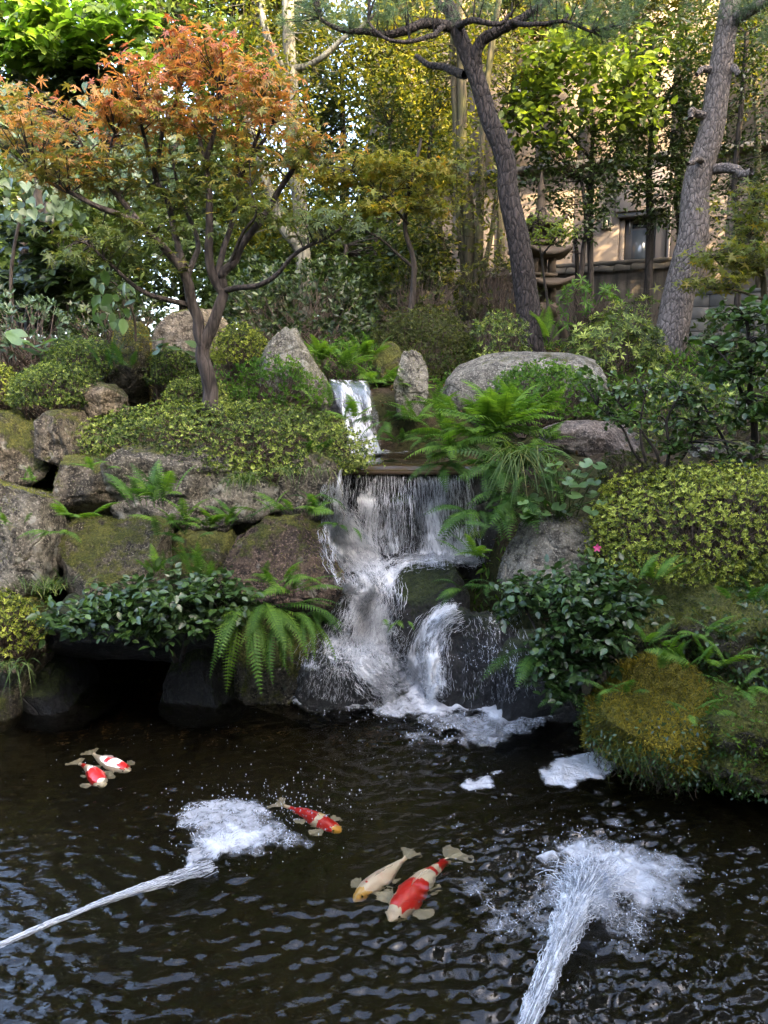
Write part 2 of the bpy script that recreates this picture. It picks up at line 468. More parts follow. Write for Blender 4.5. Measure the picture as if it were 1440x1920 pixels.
STAR = T([(0, 0, 0)] + [((1 if k % 2 == 0 else 0.3) * math.sin(math.radians(-130 + 32.5 * k)), (1 if k % 2 == 0 else 0.3) * math.cos(math.radians(-130 + 32.5 * k)), -0.1 if k % 2 == 0 else 0) for k in range(9)],
         [(0, k + 1, k) for k in range(1, 9)])
BLADE = T([(-0.08, 0, 0), (0.08, 0, 0), (0, 1, 0)], [(0, 1, 2)])
NEEDLE = T([(-0.012, 0, 0), (0.012, 0, 0), (0, 1, 0)], [(0, 1, 2)])

def rand_dir(n):
    return unit(R.normal(size=(n, 3)))

def smooth_path(pts, m=14):
    """Catmull-Rom through pts, m samples"""
    p = np.asarray(pts, float)
    if len(p) == 2:
        p = np.stack([p[0], p.mean(0), p[1]])
    q = np.concatenate([[2 * p[0] - p[1]], p, [2 * p[-1] - p[-2]]])
    L = np.concatenate([[0], np.cumsum(np.linalg.norm(np.diff(p[:, :3], axis=0), axis=1))])
    s = np.linspace(0, L[-1], m)
    k = np.clip(np.searchsorted(L, s, 'right') - 1, 0, len(p) - 2)
    t = ((s - L[k]) / np.maximum(L[k + 1] - L[k], 1e-9))[:, None]
    a, b, c, d = q[k], q[k + 1], q[k + 2], q[k + 3]
    return 0.5 * (2 * b + (c - a) * t + (2 * a - 5 * b + 4 * c - d) * t * t + (3 * b - a - 3 * c + d) * t ** 3)
# ------------------------------------------------------------------ the ground
def shore(x):
    return np.interp(x, [-6, -2.9, -2.5, -2.4, -1.15, -1.05, -0.4, 0.7, 1.03, 1.29, 1.40, 1.75, 2.15, 3.0, 6], [4.9, 5.1, 5.2, 6.0, 6.0, 5.3, 5.25, 5.3, 5.05, 4.8, 4.3, 4.15, 3.95, 3.8, 3.7])

PL = ([-0.5, -0.1, 0.05, 0.25, 0.5, 1.0, 1.6, 3.0, 4.2, 6.0, 9.0, 30, 300], [-0.6, -0.5, 0.1, 0.65, 1.1, 1.62, 1.9, 2.4, 2.72, 2.95, 3.15, 3.4, 4.0])
PC = ([-0.5, -0.1, 0.1, 0.5, 0.85, 1.15, 1.2, 2.1, 2.35, 2.6, 3.5, 4.2, 6.0, 9.0, 30, 300], [-0.6, -0.5, 0.0, 0.35, 0.55, 0.75, 1.42, 1.45, 2.05, 2.2, 2.5, 2.75, 2.95, 3.15, 3.4, 4.0])
PR = ([-0.5, -0.1, 0.05, 0.3, 0.9, 1.6, 2.4, 3.4, 4.5, 6.0, 9.0, 30, 300], [-0.6, -0.5, 0.05, 0.5, 0.95, 1.45, 1.75, 2.05, 2.45, 2.7, 2.95, 3.3, 4.0])

def ground_z(x, y):
    x, y = np.asarray(x, float), np.asarray(y, float)
    d = y - shore(x)
    wl = 1 - smooth(-0.75, -0.45, x)
    wr = smooth(0.75, 1.05, x)
    z = wl * np.interp(d, *PL) + wr * np.interp(d, *PR) + (1 - wl - wr) * np.interp(d, *PC)
    # the bank the photographer stands on
    near = 1 - smooth(0.7, 1.0, y)
    return z * (1 - near) + 0.55 * near

def ground():
    xs = np.concatenate([-np.geomspace(250, 6, 26), np.linspace(-5.8, 6.5, 190), np.geomspace(7, 250, 26)])
    ys = np.concatenate([-np.geomspace(250, 2, 24), np.linspace(-1.5, 12, 200), np.geomspace(12.5, 300, 26)])
    X, Y = np.meshgrid(xs, ys)
    p = np.stack([X.ravel(), Y.ravel(), np.zeros(X.size)], -1)
    z = ground_z(p[:, 0], p[:, 1])
    z = z + 0.06 * fbm(p * 2.2, 4) * smooth(-0.2, 0.4, p[:, 1] - shore(p[:, 0]))
    p[:, 2] = z
    nx, ny = len(xs), len(ys)
    i = np.arange(ny - 1)[:, None] * nx + np.arange(nx - 1)[None]
    f = np.stack([i, i + 1, i + nx + 1, i + nx], -1).reshape(-1, 4)
    k = NT('soil')
    co = k.coords(rnd=False)
    n1 = k.noise(co, 1.7, 6)
    n2 = k.noise(co, 22, 6, 0.7)
    c = k.ramp(n2, [(0.35, (0.018, 0.013, 0.008)), (0.6, (0.05, 0.036, 0.022))])
    c = k.mix(k.ramp(n1, [(0.40, 0.0), (0.56, 0.9)]), c, k.ramp(n2, [(0.35, (0.010, 0.013, 0.004)), (0.62, (0.040, 0.043, 0.011))]))
    zz = k.n('SeparateXYZ', {0: co}).outputs[2]
    # pond bed: silt and pebbles
    vo = k.n('TexVoronoi', {'Vector': co, 'Scale': 16.0}).outputs['Color']
    bed = k.mix(0.35, (0.012, 0.010, 0.0045), k.ramp(k.n('SeparateXYZ', {0: vo}).outputs[0], [(0, (0.006, 0.005, 0.0025)), (1, (0.036, 0.029, 0.011))]))
    c = k.mix(k.ramp(k.math('ADD', zz, 0.5), [(0.46, 1.0), (0.52, 0.0)]), c, bed)
    bp = k.n('Bump', {'Strength': 0.8, 'Distance': 0.04, 'Height': n2})
    m = k.done(k.n('BsdfPrincipled', {'Base Color': c, 'Roughness': 0.95, 'Specular IOR Level': 0.15, 'Normal': bp.outputs[0]}).outputs[0])
    o = MB().add(p, f, 0.5).build('ground', m, smooth=True)
    o['kind'] = 'structure'
ground()

# ------------------------------------------------------------------ rocks
_ico = {}
def ico(s):
    if s not in _ico:
        bm = bmesh.new()
        bmesh.ops.create_icosphere(bm, subdivisions=s, radius=1)
        bm.verts.index_update()
        _ico[s] = (np.array([v.co[:] for v in bm.verts]), np.array([[v.index for v in f.verts] for f in bm.faces]))
        bm.free()
    return _ico[s]

def vnormals(v, f):
    fn = np.cross(v[f[:, 1]] - v[f[:, 0]], v[f[:, 2]] - v[f[:, 0]])
    n = np.zeros_like(v)
    for k in range(3):
        np.add.at(n, f[:, k], fn)
    return unit(n)

def rock_shape(rad, seed, box=3.2, cuts=10, rough=1.0, sub=5, taper=0.0, lean=0.0, yaw=0.0):
    v, f = ico(sub)
    g = np.random.default_rng(seed)
    d = v.copy()
    r = (np.abs(d) ** box).sum(1) ** (-1 / box)
    p = d * r[:, None]
    ph = g.random() * 6
    for k in range(cuts):
        n = unit(g.normal(size=3) * np.array([1, 1, 0.8]))
        h = 0.62 + 0.3 * g.random()
        s = p @ n
        p = p - np.where(s > h, (s - h) * 0.96, 0)[:, None] * n
    off = g.random(3) * 50
    p = p * (1 + rough * (0.10 * fbm(d * 1.4 + off, 2, seed) + 0.05 * fbm(d * 4.0 + off, 3, seed) + 0.045 * (0.5 - np.abs(fbm(d * 5.0 + off + 9, 3, seed))) + 0.018 * fbm(d * 16 + off, 2, seed)))[:, None]
    t = (p[:, 2:3] + 1) / 2
    p[:, :2] *= 1 - taper * np.clip(t, 0, 1)
    p[:, 0] += lean * t[:, 0]
    c, s = math.cos(yaw), math.sin(yaw)
    p = np.stack([p[:, 0] * c - p[:, 1] * s, p[:, 0] * s + p[:, 1] * c, p[:, 2]], -1)
    lo, hi = p.min(0), p.max(0)
    p = (p - (lo + hi) / 2) / ((hi - lo) / 2) * np.asarray(rad)
    return p, f

ROCKS = {}
def moss_tufts(mb, v, f, n, up=0.35, size=0.02, seed=0, patch=0.0, scale=3.0):
    """short moss blades standing on the faces that look up"""
    tri = v[f]
    fn = np.cross(tri[:, 1] - tri[:, 0], tri[:, 2] - tri[:, 0])
    ar = np.linalg.norm(fn, axis=1)
    fn = unit(fn)
    c = tri.mean(1)
    nz = vnoise(c * scale, seed) * 0.6 + vnoise(c * scale * 3, seed + 5) * 0.3
    w = ar * np.clip((fn[:, 2] - up) * 2 + nz * 1.2 + 0.4 - patch, 0, 1)
    if w.sum() <= 0:
        return
    k = R.choice(len(f), n, p=w / w.sum())
    b = R.dirichlet((1, 1, 1), n)
    pos = (tri[k] * b[:, :, None]).sum(1)
    ax = fn[k] + 0.75 * rand_dir(n)
    cl = fbm(pos * 3.2, 3, seed + 9) * 0.38 + 0.5
    mb.leaves(BLADE, pos - 0.1 * size * fn[k], ax, rand_dir(n), size * (0.6 + 0.8 * R.random(n)) , np.clip(cl + R.normal(size=n) * 0.22, 0, 1))

def rock(x0, y0, x1, y1, Y, depth, mat, label, seed, box=3.2, cuts=10, rough=1.0, sub=5, taper=0.0, lean=0.0, yaw=0.0, sink=0.0, moss=0, mossmat=None, msize=0.018, mup=0.35, mpatch=0.0, name='boulder', cat='boulder', group='rocks banked round the pond and falls'):
    Yc = Y + depth / 2
    a, b = P((x0 + x1) / 2, y0, Yc), P((x0 + x1) / 2, y1, Yc)
    rx = W((x1 - x0) / 2, Yc)
    zt, zb = a[2], b[2] - sink
    c = np.array([a[0], Yc, (zt + zb) / 2])
    v, f = rock_shape((rx, depth / 2, (zt - zb) / 2), seed, box, cuts, rough, sub, taper, lean, yaw)
    base = np.array([c[0], c[1], zb])
    if moss:
        e = thing(name, label, cat, base, group)
        MB().add(v + c, f, 0.5).build('stone', mat, e, base, True)
        mb = MB()
        moss_tufts(mb, v + c, f, moss, mup, msize, seed, mpatch)
        mb.build('moss', mossmat or MOSS, e, base, kind='stuff')
    else:
        e = MB().add(v + c, f, 0.5).build(name, mat, None, base, True)
        e.location = base
        tag(e, label, cat, group)
    ROCKS[label] = (v + c, f)
    return v + c, f

# left wall of boulders, top row to bottom row
rock(-40, 765, 112, 915, 5.5, 0.9, BROWNROCK, 'square brown boulder at the left edge under the small clipped shrubs', 1, box=8, cuts=3, yaw=0.2, moss=2500, mup=0.5)
rock(84, 765, 172, 885, 5.5, 0.7, BROWNROCK, 'narrow brown stone beside the square boulder at left', 2, box=5, cuts=4)
rock(140, 715, 235, 800, 5.9, 0.6, TANROCK, 'small tan stone under the left clipped shrubs', 3, box=3)
rock(-60, 885, 122, 1112, 4.95, 0.9, GREYROCK, 'pale grey boulder face with a moss cap at the left edge', 4, box=9, cuts=3, rough=1.2, moss=4000, mup=0.45, mossmat=MOSS)
rock(95, 850, 275, 990, 5.3, 0.7, BROWNROCK, 'dark mossy stone wedged behind the white spotted block', 5, box=3, moss=2200)
rock(215, 825, 560, 990, 5.25, 0.9, GREYROCK, 'wide grey boulder under the broad azalea and the maple', 6, box=5, cuts=7, sub=5, rough=1.5)
rock(510, 840, 645, 1005, 5.4, 0.6, BROWNROCK, 'dark upright stone between the wide boulder and the waterfall', 7, box=3.5)
rock(108, 965, 326, 1140, 4.95, 0.75, BROWNROCK, 'square block with mossy top and white lichen spots', 8, box=10, cuts=2, rough=0.9, moss=4200, mup=0.55, msize=0.02)
rock(418, 965, 650, 1145, 5.0, 0.75, REDROCK, 'reddish rounded boulder with moss beside the cascade', 9, box=3.2, cuts=8, sub=5, moss=3000, mup=0.0, mpatch=0.5)
rock(290, 975, 460, 1180, 5.25, 0.6, MOSSROCK, 'shadowed mossy stone behind the ferns in the gap', 10, box=3)
rock(-60, 1105, 100, 1350, 4.75, 0.7, MOSSROCK, 'mossy bank stone at the far left waterline', 11, box=3, sink=0.3, moss=3500, mossmat=MOSS)
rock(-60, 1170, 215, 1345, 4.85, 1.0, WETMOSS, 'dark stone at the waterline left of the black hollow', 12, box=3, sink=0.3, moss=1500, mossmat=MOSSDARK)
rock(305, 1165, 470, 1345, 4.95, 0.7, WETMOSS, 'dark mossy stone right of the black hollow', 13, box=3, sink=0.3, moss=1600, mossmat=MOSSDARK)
rock(430, 1110, 612, 1325, 5.0, 0.6, MOSSROCK, 'mossy stone hidden under the hanging ferns', 14, box=3, sink=0.3, moss=3000)
rock(95, 1090, 475, 1232, 4.78, 1.1, WETMOSS, 'overhanging dark stone roofing the black hollow', 15, box=4.5, cuts=6)
# up the slope
rock(476, 612, 622, 790, 6.9, 0.8, GRANITE, 'pointed granite rock behind the azalea left of the upper fall', 16, box=2.4, cuts=7, sub=5, taper=0.62, lean=-0.12, moss=3500, mup=0.2, mpatch=0.4)
rock(190, 600, 285, 775, 6.5, 0.6, MOSSROCK, 'tall mossy standing stone among the clipped shrubs', 17, box=3, taper=0.3, lean=0.15, moss=5500, mup=-0.2, mossmat=MOSSGOLD)
rock(282, 580, 425, 705, 7.6, 0.7, TANROCK, 'tan boulder behind the maple trunk', 18, box=3, moss=1800, mup=0.3)
rock(738, 655, 803, 790, 7.25, 0.4, GRANITE, 'small upright stone right of the upper fall', 19, box=3, taper=0.35, moss=700, mup=0.1, mpatch=0.5)
rock(828, 658, 1145, 850, 7.3, 1.3, GRANITE, 'huge smooth granite boulder under the dark pine', 20, box=2.3, cuts=3, rough=0.5, sub=5)
rock(1005, 786, 1215, 880, 6.2, 0.8, PURPLEROCK, 'long low purple brown rock above the round leaved plants', 21, box=3.2, cuts=5, sub=5)
rock(1262, 652, 1312, 735, 9.2, 0.5, TANROCK, 'small tan boulder at the foot of the leaning pine', 22, box=2.5, cuts=3)
rock(935, 965, 1135, 1120, 4.95, 0.7, GRANITE, 'granite boulder with a mossy left flank beside the large azalea', 23, box=3, cuts=6, sub=5, moss=1600, mup=0.1, mpatch=0.6)
rock(690, 640, 760, 720, 8.0, 0.4, MOSSROCK, 'low mossy stone behind the small upright stone', 24, box=2.5, moss=1200)
rock(1290, 820, 1440, 900, 5.9, 0.6, GREYROCK, 'grey stone half hidden under the bushes at right', 25, box=3)
# cascade
rock(600, 868, 945, 1140, 6.12, 0.9, WETROCK, 'dark rock wall behind the main waterfall', 26, box=7, cuts=2, rough=0.5, sub=6, name='falls_rock', cat='rock')
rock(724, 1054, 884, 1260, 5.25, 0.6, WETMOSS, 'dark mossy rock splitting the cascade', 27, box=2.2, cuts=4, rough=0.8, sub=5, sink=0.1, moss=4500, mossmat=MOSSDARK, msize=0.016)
rock(790, 1140, 985, 1345, 4.85, 0.7, WETROCK, 'black wet rock under the right branch of the cascade', 28, box=2.4, cuts=6, rough=1.3, sub=5, sink=0.2)
rock(545, 1212, 752, 1345, 4.9, 0.5, WETROCK, 'low black wet rock at the foot of the cascade', 29, box=2.4, cuts=4, sub=5, sink=0.2)
rock(600, 1128, 668, 1215, 5.2, 0.35, WETROCK, 'small wet stone at the left edge of the cascade', 30, box=2.4)
rock(640, 1070, 705, 1140, 5.4, 0.35, WETROCK, 'small dark stone in the middle of the white stream', 31, box=2.4)
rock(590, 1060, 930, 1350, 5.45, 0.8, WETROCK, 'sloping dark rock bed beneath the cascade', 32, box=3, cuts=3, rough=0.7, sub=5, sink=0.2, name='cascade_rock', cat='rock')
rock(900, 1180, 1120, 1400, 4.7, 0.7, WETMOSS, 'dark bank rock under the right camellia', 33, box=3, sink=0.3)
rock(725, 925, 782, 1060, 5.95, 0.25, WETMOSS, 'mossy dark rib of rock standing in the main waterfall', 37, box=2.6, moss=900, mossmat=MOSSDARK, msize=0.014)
# right bank
rock(1098, 1240, 1345, 1455, 3.75, 0.75, GOLDROCK, 'round golden moss covered boulder overhanging the pond', 34, box=2.7, cuts=7, rough=1.1, lean=-0.12, sub=5, moss=26000, mossmat=MOSSGOLD, msize=0.028, mup=-0.5, mpatch=-0.6)
rock(1270, 1275, 1560, 1460, 3.6, 0.9, MOSSROCK, 'mossy bank boulder at the right edge above the pond', 35, box=2.6, cuts=4, rough=1.7, sub=5, moss=12000, mossmat=MOSS, msize=0.028, mup=-0.4, mpatch=-0.4)
rock(1170, 1045, 1600, 1350, 3.85, 1.5, MOSSROCK, 'broad mossy slope under the large bright azalea', 36, box=2.6, cuts=4, rough=1.8, sub=5, moss=18000, mossmat=MOSS, msize=0.03, mup=-0.4, mpatch=-0.4)
rock(1560, 1080, 1900, 1420, 3.6, 1.2, MOSSROCK, 'mossy bank rock just outside the right edge of the picture', 41, box=2.8, sink=0.3)
rock(-420, 900, -50, 1345, 4.9, 1.2, BROWNROCK, 'large boulder just outside the left edge of the picture', 42, box=5, sink=0.3)
# ------------------------------------------------------------------ what lies under a pixel (for laying water and plants on the rocks)
from mathutils.bvhtree import BVHTree
def make_bvh(names=None):
    vs, fs, n = [], [], 0
    for k, (v, f) in ROCKS.items():
        vs.append(v); fs.append(f + n); n += len(v)
    g = bpy.data.objects['ground'].data
    gv = np.zeros(len(g.vertices) * 3); g.vertices.foreach_get('co', gv); gv = gv.reshape(-1, 3)
    gf = np.zeros(len(g.loops), np.int32); g.loops.foreach_get('vertex_index', gf)
    polys = [tuple(x) for x in (np.concatenate(fs)).tolist()] + [tuple(x) for x in (gf.reshape(-1, 4) + n).tolist()]
    return BVHTree.FromPolygons([tuple(x) for x in np.concatenate(vs + [gv]).tolist()], polys)
BVH = make_bvh()

def hit(px, py, default=6.0):
    o = Vector((0, 0, EYE))
    d = (Vector(P(px, py, 5.0)) - o).normalized()
    h = BVH.ray_cast(o, d)
    return (np.array(h[0]), np.array(h[1])) if h[0] is not None else (P(px, py, default), np.array([0, -1.0, 0]))

def drop(x, y, z0=9):
    h = BVH.ray_cast(Vector((x, y, z0)), Vector((0, 0, -1)))
    return h[0][2] if h[0] is not None else 0.0

def PZ(px, py, z=0.0):
    """point of the level z seen at a pixel"""
    a = P(px, py, 5.0) - np.array([0, 0, EYE])
    return np.array([0, 0, EYE]) + a * ((z - EYE) / a[2])

# ------------------------------------------------------------------ the pond surface
SPL1, SPL2, FOOT = PZ(420, 1570), PZ(1120, 1670), PZ(800, 1320)
FOOT2 = PZ(640, 1325)
_g = np.random.default_rng(3)
_wl = np.exp(_g.uniform(math.log(0.034), math.log(0.125), 110))
_wa = np.where(_g.random(110) < 0.62, _g.normal(1.85, 0.42, 110), _g.uniform(0, 6.28, 110))
_wp = _g.uniform(0, 6.28, 110)
def activity(x, y):
    d1 = np.hypot(x - SPL1[0], y - SPL1[1]); d2 = np.hypot(x - SPL2[0], y - SPL2[1]); d3 = np.hypot(x - FOOT[0], y - FOOT[1])
    return 0.26 + 0.18 * smooth(-1.0, 0.6, x) + 0.30 * (1 - smooth(2.3, 3.6, y)) + 0.6 * np.exp(-d1 / 0.45) + 1.3 * np.exp(-d2 / 0.75) + 0.9 * np.exp(-d3 / 0.6) + 0.5 * smooth(-0.6, 1.0, x) * (1 - smooth(2.8, 4.0, y))
def wave(x, y):
    h = np.zeros_like(x)
    for l, a, p in zip(_wl, _wa, _wp):
        k = 2 * math.pi / l
        h += 0.0052 * l ** 0.9 * np.sin(k * (x * math.cos(a) + y * math.sin(a)) + p + 2.5 * np.sin(1.3 * x + 1.7 * y + p))
    h *= activity(x, y) * (0.75 + 0.9 * np.clip(fbm(np.stack([x * 1.6 + 3, y * 2.2, x * 0], -1), 3), -0.6, 0.8))
    for c, A, l, dec in ((SPL1, 0.006, 0.13, 0.5), (SPL2, 0.010, 0.16, 0.7), (FOOT, 0.008, 0.15, 0.9), (FOOT2, 0.004, 0.12, 0.5)):
        r = np.hypot(x - c[0], y - c[1])
        wob = 0.05 * np.sin(3 * np.arctan2(y - c[1], x - c[0]) + 2) + 0.03 * np.sin(7 * np.arctan2(y - c[1], x - c[0]))
        h += A * np.cos(2 * math.pi * (r + wob) / l) * np.exp(-r / dec) * smooth(0.0, 0.1, r)
    return h

def grid_mesh(xs, ys):
    X, Y = np.meshgrid(xs, ys)
    nx, ny = len(xs), len(ys)
    i = np.arange(ny - 1)[:, None] * nx + np.arange(nx - 1)[None]
    return X.ravel(), Y.ravel(), np.stack([i, i + 1, i + nx + 1, i + nx], -1).reshape(-1, 4)

def water_mat():
    k = NT('pond_water')
    co = k.coords((0.75, 1.6, 1.0), rnd=False)
    n1 = k.noise(co, 14, 3, 0.5, 0.8)
    bp = k.n('Bump', {'Strength': 0.35, 'Distance': 0.012, 'Height': n1})
    fr = k.n('Fresnel', {'IOR': 1.33, 'Normal': bp.outputs[0]}).outputs[0]
    rf = k.n('BsdfRefraction', {'Color': (0.83, 0.80, 0.70), 'IOR': 1.33, 'Roughness': 0.0, 'Normal': bp.outputs[0]})
    gl = k.n('BsdfGlossy', {'Roughness': 0.02, 'Normal': bp.outputs[0], 'Color': (1, 1, 1)})
    return k.done(k.n('MixShader', {0: fr, 1: rf.outputs[0], 2: gl.outputs[0]}).outputs[0])
WATER = water_mat()
xs = np.concatenate([[-7, -5, -4], np.arange(-3.3, -2.2, 0.03), np.arange(-2.2, 2.3, 0.0105), np.arange(2.3, 3.3, 0.03), [3.6, 4.5, 6]])
ys = np.concatenate([[0.6, 1.2, 1.7], np.arange(1.95, 3.9, 0.0105), np.arange(3.9, 6.1, 0.02), [6.2]])
X, Y, f = grid_mesh(xs, ys)
o = MB().add(np.stack([X, Y, wave(X, Y)], -1), f, 0.5).build('water', WATER, smooth=True)
o['kind'] = 'structure'

def foam_mat(name, scale=26.0, white=0.50, milky=1.0):
    """froth: milky where it is thick, thinning to a lace of bubbles where its density ('tint') is low"""
    k = NT(name)
    d = k.n('Attribute', attribute_name='tint').outputs['Fac']
    co = k.coords((1, 1, 1), rnd=False)
    wp = k.n('MixRGB', {0: 0.03, 1: co, 2: k.n('TexNoise', {'Vector': co, 'Scale': 9.0, 'Detail': 3}).outputs[1]}).outputs[0]
    a = k.noise(wp, scale, 6, 0.68, 0.7)
    b = k.noise(wp, scale * 0.35, 4, 0.6, 1.2)
    v = k.n('TexVoronoi', {'Vector': wp, 'Scale': scale * 2.2}, feature='DISTANCE_TO_EDGE').outputs['Distance']
    lace = k.math('MULTIPLY', k.ramp(v, [(0.0, 1.0), (0.10, 0.0)]), k.ramp(k.math('ADD', b, k.math('SUBTRACT', d, 0.5)), [(0.42, 0.0), (0.62, 0.75)]))
    x = k.math('ADD', k.math('MULTIPLY', a, 0.9), k.math('SUBTRACT', k.math('MULTIPLY', d, 1.25), 0.98))
    milk = k.math('MULTIPLY', x, 1.9 * milky, True)
    al = k.math('MULTIPLY', k.math('MAXIMUM', milk, lace), k.ramp(d, [(0.02, 0.0), (0.25, 1.0)]), True)
    bp = k.n('Bump', {'Strength': 1.0, 'Distance': 0.025, 'Height': k.math('ADD', a, b)})
    p = k.n('BsdfPrincipled', {'Base Color': (white * 0.96, white * 0.98, white * 1.02), 'Roughness': 0.4, 'Normal': bp.outputs[0]})
    t = k.n('BsdfTransparent')
    return k.done(k.n('MixShader', {0: al, 1: t.outputs[0], 2: p.outputs[0]}).outputs[0])
FOAM = foam_mat('froth', 22)
RAFT = foam_mat('still_froth', 24, 0.46, 1.15)

def foam_sheet(name, cx, cy, rx, ry, dens, step=0.02, lift=0.004, mat=None, kind='stuff', bulge=0.0):
    xs = np.arange(cx - rx, cx + rx, step); ys = np.arange(cy - ry, cy + ry, step)
    X, Y, f = grid_mesh(xs, ys)
    d = dens(X, Y)
    keep = (d[f] > 0.02).any(1)
    Z = wave(X, Y) + lift + bulge * np.clip(d, 0, 1) * (1 + 0.5 * vnoise(np.stack([X * 14, Y * 14, X * 0], -1)))
    used, inv = np.unique(f[keep], return_inverse=True)
    o = MB().add(np.stack([X, Y, Z], -1)[used], inv.reshape(-1, 4), np.clip(d[used], 0, 1.3)).build(name, mat or FOAM, smooth=True)
    o['kind'] = kind
    return o

def poly_dens(pts, soft):
    """density 1 inside a polygon of water points, fading over soft metres"""
    q = np.array([PZ(*p)[:2] for p in pts])
    def fn(X, Y):
        p = np.stack([X, Y], -1)
        ins = np.zeros(len(p), bool); dist = np.full(len(p), 9.0)
        for a, b in zip(q, np.roll(q, -1, 0)):
            ins ^= ((a[1] > p[:, 1]) != (b[1] > p[:, 1])) & (p[:, 0] < (b[0] - a[0]) * (p[:, 1] - a[1]) / (b[1] - a[1] + 1e-12) + a[0])
            ab = b - a
            t = np.clip(((p - a) @ ab) / (ab @ ab), 0, 1)
            dist = np.minimum(dist, np.linalg.norm(p - a - t[:, None] * ab, axis=1))
        sd = np.where(ins, dist, -dist)
        sd = sd + soft * 0.9 * fbm(np.stack([X * 5, Y * 5, X * 0 + 3], -1), 3) + 0.035 * fbm(np.stack([X * 14, Y * 14, X * 0 + 7], -1), 3)
        return smooth(-soft, soft, sd)
    return fn
def mixd(*fs):
    return lambda X, Y: np.max([f(X, Y) * s for f, s in fs], axis=0)

# froth at the foot of the cascade
foam_sheet('froth', FOOT[0] + 0.1, FOOT[1] - 0.1, 1.1, 0.75, mixd(
    (poly_dens([(735, 1280), (830, 1262), (900, 1290), (1000, 1330), (985, 1350), (880, 1345), (800, 1350), (770, 1320)], 0.13), 1.0),
    (poly_dens([(540, 1310), (740, 1300), (860, 1370), (700, 1345), (560, 1330)], 0.12), 0.66),
    (poly_dens([(700, 1310), (1060, 1350), (920, 1400), (780, 1390)], 0.22), 0.58)), lift=0.012, bulge=0.05, step=0.014)
# froth of the two jets
foam_sheet('froth', SPL1[0], SPL1[1], 0.9, 0.9, mixd(
    (poly_dens([(330, 1650), (350, 1600), (410, 1555), (470, 1555), (475, 1590), (400, 1625)], 0.09), 1.0),
    (poly_dens([(320, 1620), (330, 1540), (370, 1480), (470, 1480), (540, 1500), (540, 1570), (470, 1610)], 0.16), 0.62)), lift=0.006, bulge=0.02, step=0.014)
foam_sheet('froth', SPL2[0], SPL2[1], 1.1, 1.1, mixd(
    (poly_dens([(1040, 1690), (1060, 1620), (1180, 1615), (1195, 1680), (1110, 1740)], 0.16), 0.82),
    (poly_dens([(960, 1690), (990, 1580), (1160, 1545), (1280, 1620), (1260, 1710), (1100, 1790)], 0.30), 0.58),
    (poly_dens([(990, 1612), (1070, 1590), (1160, 1598), (1250, 1640), (1180, 1638), (1080, 1614), (1000, 1628)], 0.04), 0.74)), lift=0.006, bulge=0.022, step=0.014)
# still froth by the mossy boulder, and a scrap of it farther out
foam_sheet('froth', *PZ(1085, 1450)[:2], 0.6, 0.5, mixd((poly_dens([(1012, 1422), (1060, 1415), (1130, 1420), (1162, 1475), (1110, 1478), (1010, 1462), (1018, 1440)], 0.10), 1.1)), mat=RAFT, bulge=0.012)
foam_sheet('froth', *PZ(905, 1470)[:2], 0.5, 0.5, mixd((poly_dens([(858, 1474), (895, 1462), (912, 1446), (946, 1444), (936, 1466), (942, 1490), (910, 1484), (875, 1486)], 0.05), 0.74)), mat=RAFT, step=0.012, bulge=0.006)

# ------------------------------------------------------------------ falling water
def fall_mat(name, su=1.0, sv=1.0, white=0.62, soft=0.16, bump=1.0, gloss=1.0):
    """clear running water broken by white streaks along the flow; 'tint' is how white it runs"""
    k = NT(name)
    fl = k.n('Attribute', attribute_name='flow').outputs['Vector']
    t = k.n('Attribute', attribute_name='tint').outputs['Fac']
    warp = k.n('TexNoise', {'Vector': k.n('Mapping', {'Vector': fl, 'Scale': (9, 5, 1)}).outputs[0], 'Scale': 1.0, 'Detail': 3}).outputs[1]
    f2 = k.n('MixRGB', {0: 0.055, 1: fl, 2: warp}).outputs[0]
    a = k.noise(k.n('Mapping', {'Vector': f2, 'Scale': (38 * su, 5.0 * sv, 1)}).outputs[0], 1.0, 4, 0.62, 0.6)
    b = k.noise(k.n('Mapping', {'Vector': f2, 'Scale': (120 * su, 22 * sv, 1)}).outputs[0], 1.0, 4, 0.65, 0.8)
    c = k.noise(k.n('Mapping', {'Vector': fl, 'Scale': (9 * su, 4.0 * sv, 1)}).outputs[0], 1.0, 3, 0.5)
    h = k.math('ADD', k.math('MULTIPLY', a, 0.5), k.math('ADD', k.math('MULTIPLY', b, 0.35), k.math('MULTIPLY', c, 0.30)))
    x = k.math('ADD', k.math('SUBTRACT', h, 0.95), k.math('MULTIPLY', t, 0.75))
    al = k.math('MULTIPLY', x, 1.0 / soft, True)
    edge = k.math('MULTIPLY', k.math('SUBTRACT', t, 0.04), 8.0, True)
    bp = k.n('Bump', {'Strength': bump, 'Distance': 0.02, 'Height': h}).outputs[0]
    p = k.n('BsdfPrincipled', {'Base Color': (white * 0.94, white * 0.97, white), 'Roughness': 0.2, 'Specular IOR Level': 0.6, 'Normal': bp})
    fr = k.math('MULTIPLY', k.n('Fresnel', {'IOR': 1.33, 'Normal': bp}).outputs[0], edge)
    tr = k.n('BsdfTransparent', {'Color': (0.97, 0.98, 1.0)})
    gl = k.n('BsdfGlossy', {'Roughness': 0.06, 'Normal': bp})
    film = k.n('MixShader', {0: k.math('MULTIPLY', fr, gloss), 1: tr.outputs[0], 2: gl.outputs[0]}).outputs[0]
    return k.done(k.n('MixShader', {0: al, 1: film, 2: p.outputs[0]}).outputs[0])
FALL = fall_mat('falling_water', white=0.58, soft=0.16, gloss=0.4)
CASC = fall_mat('rushing_water', 0.9, 2.4, 0.62, 0.20, 1.0, 0.2)
DROPS = plain_mat('droplets', (0.45, 0.48, 0.54), 0.08, 0.0, spec=0.8)

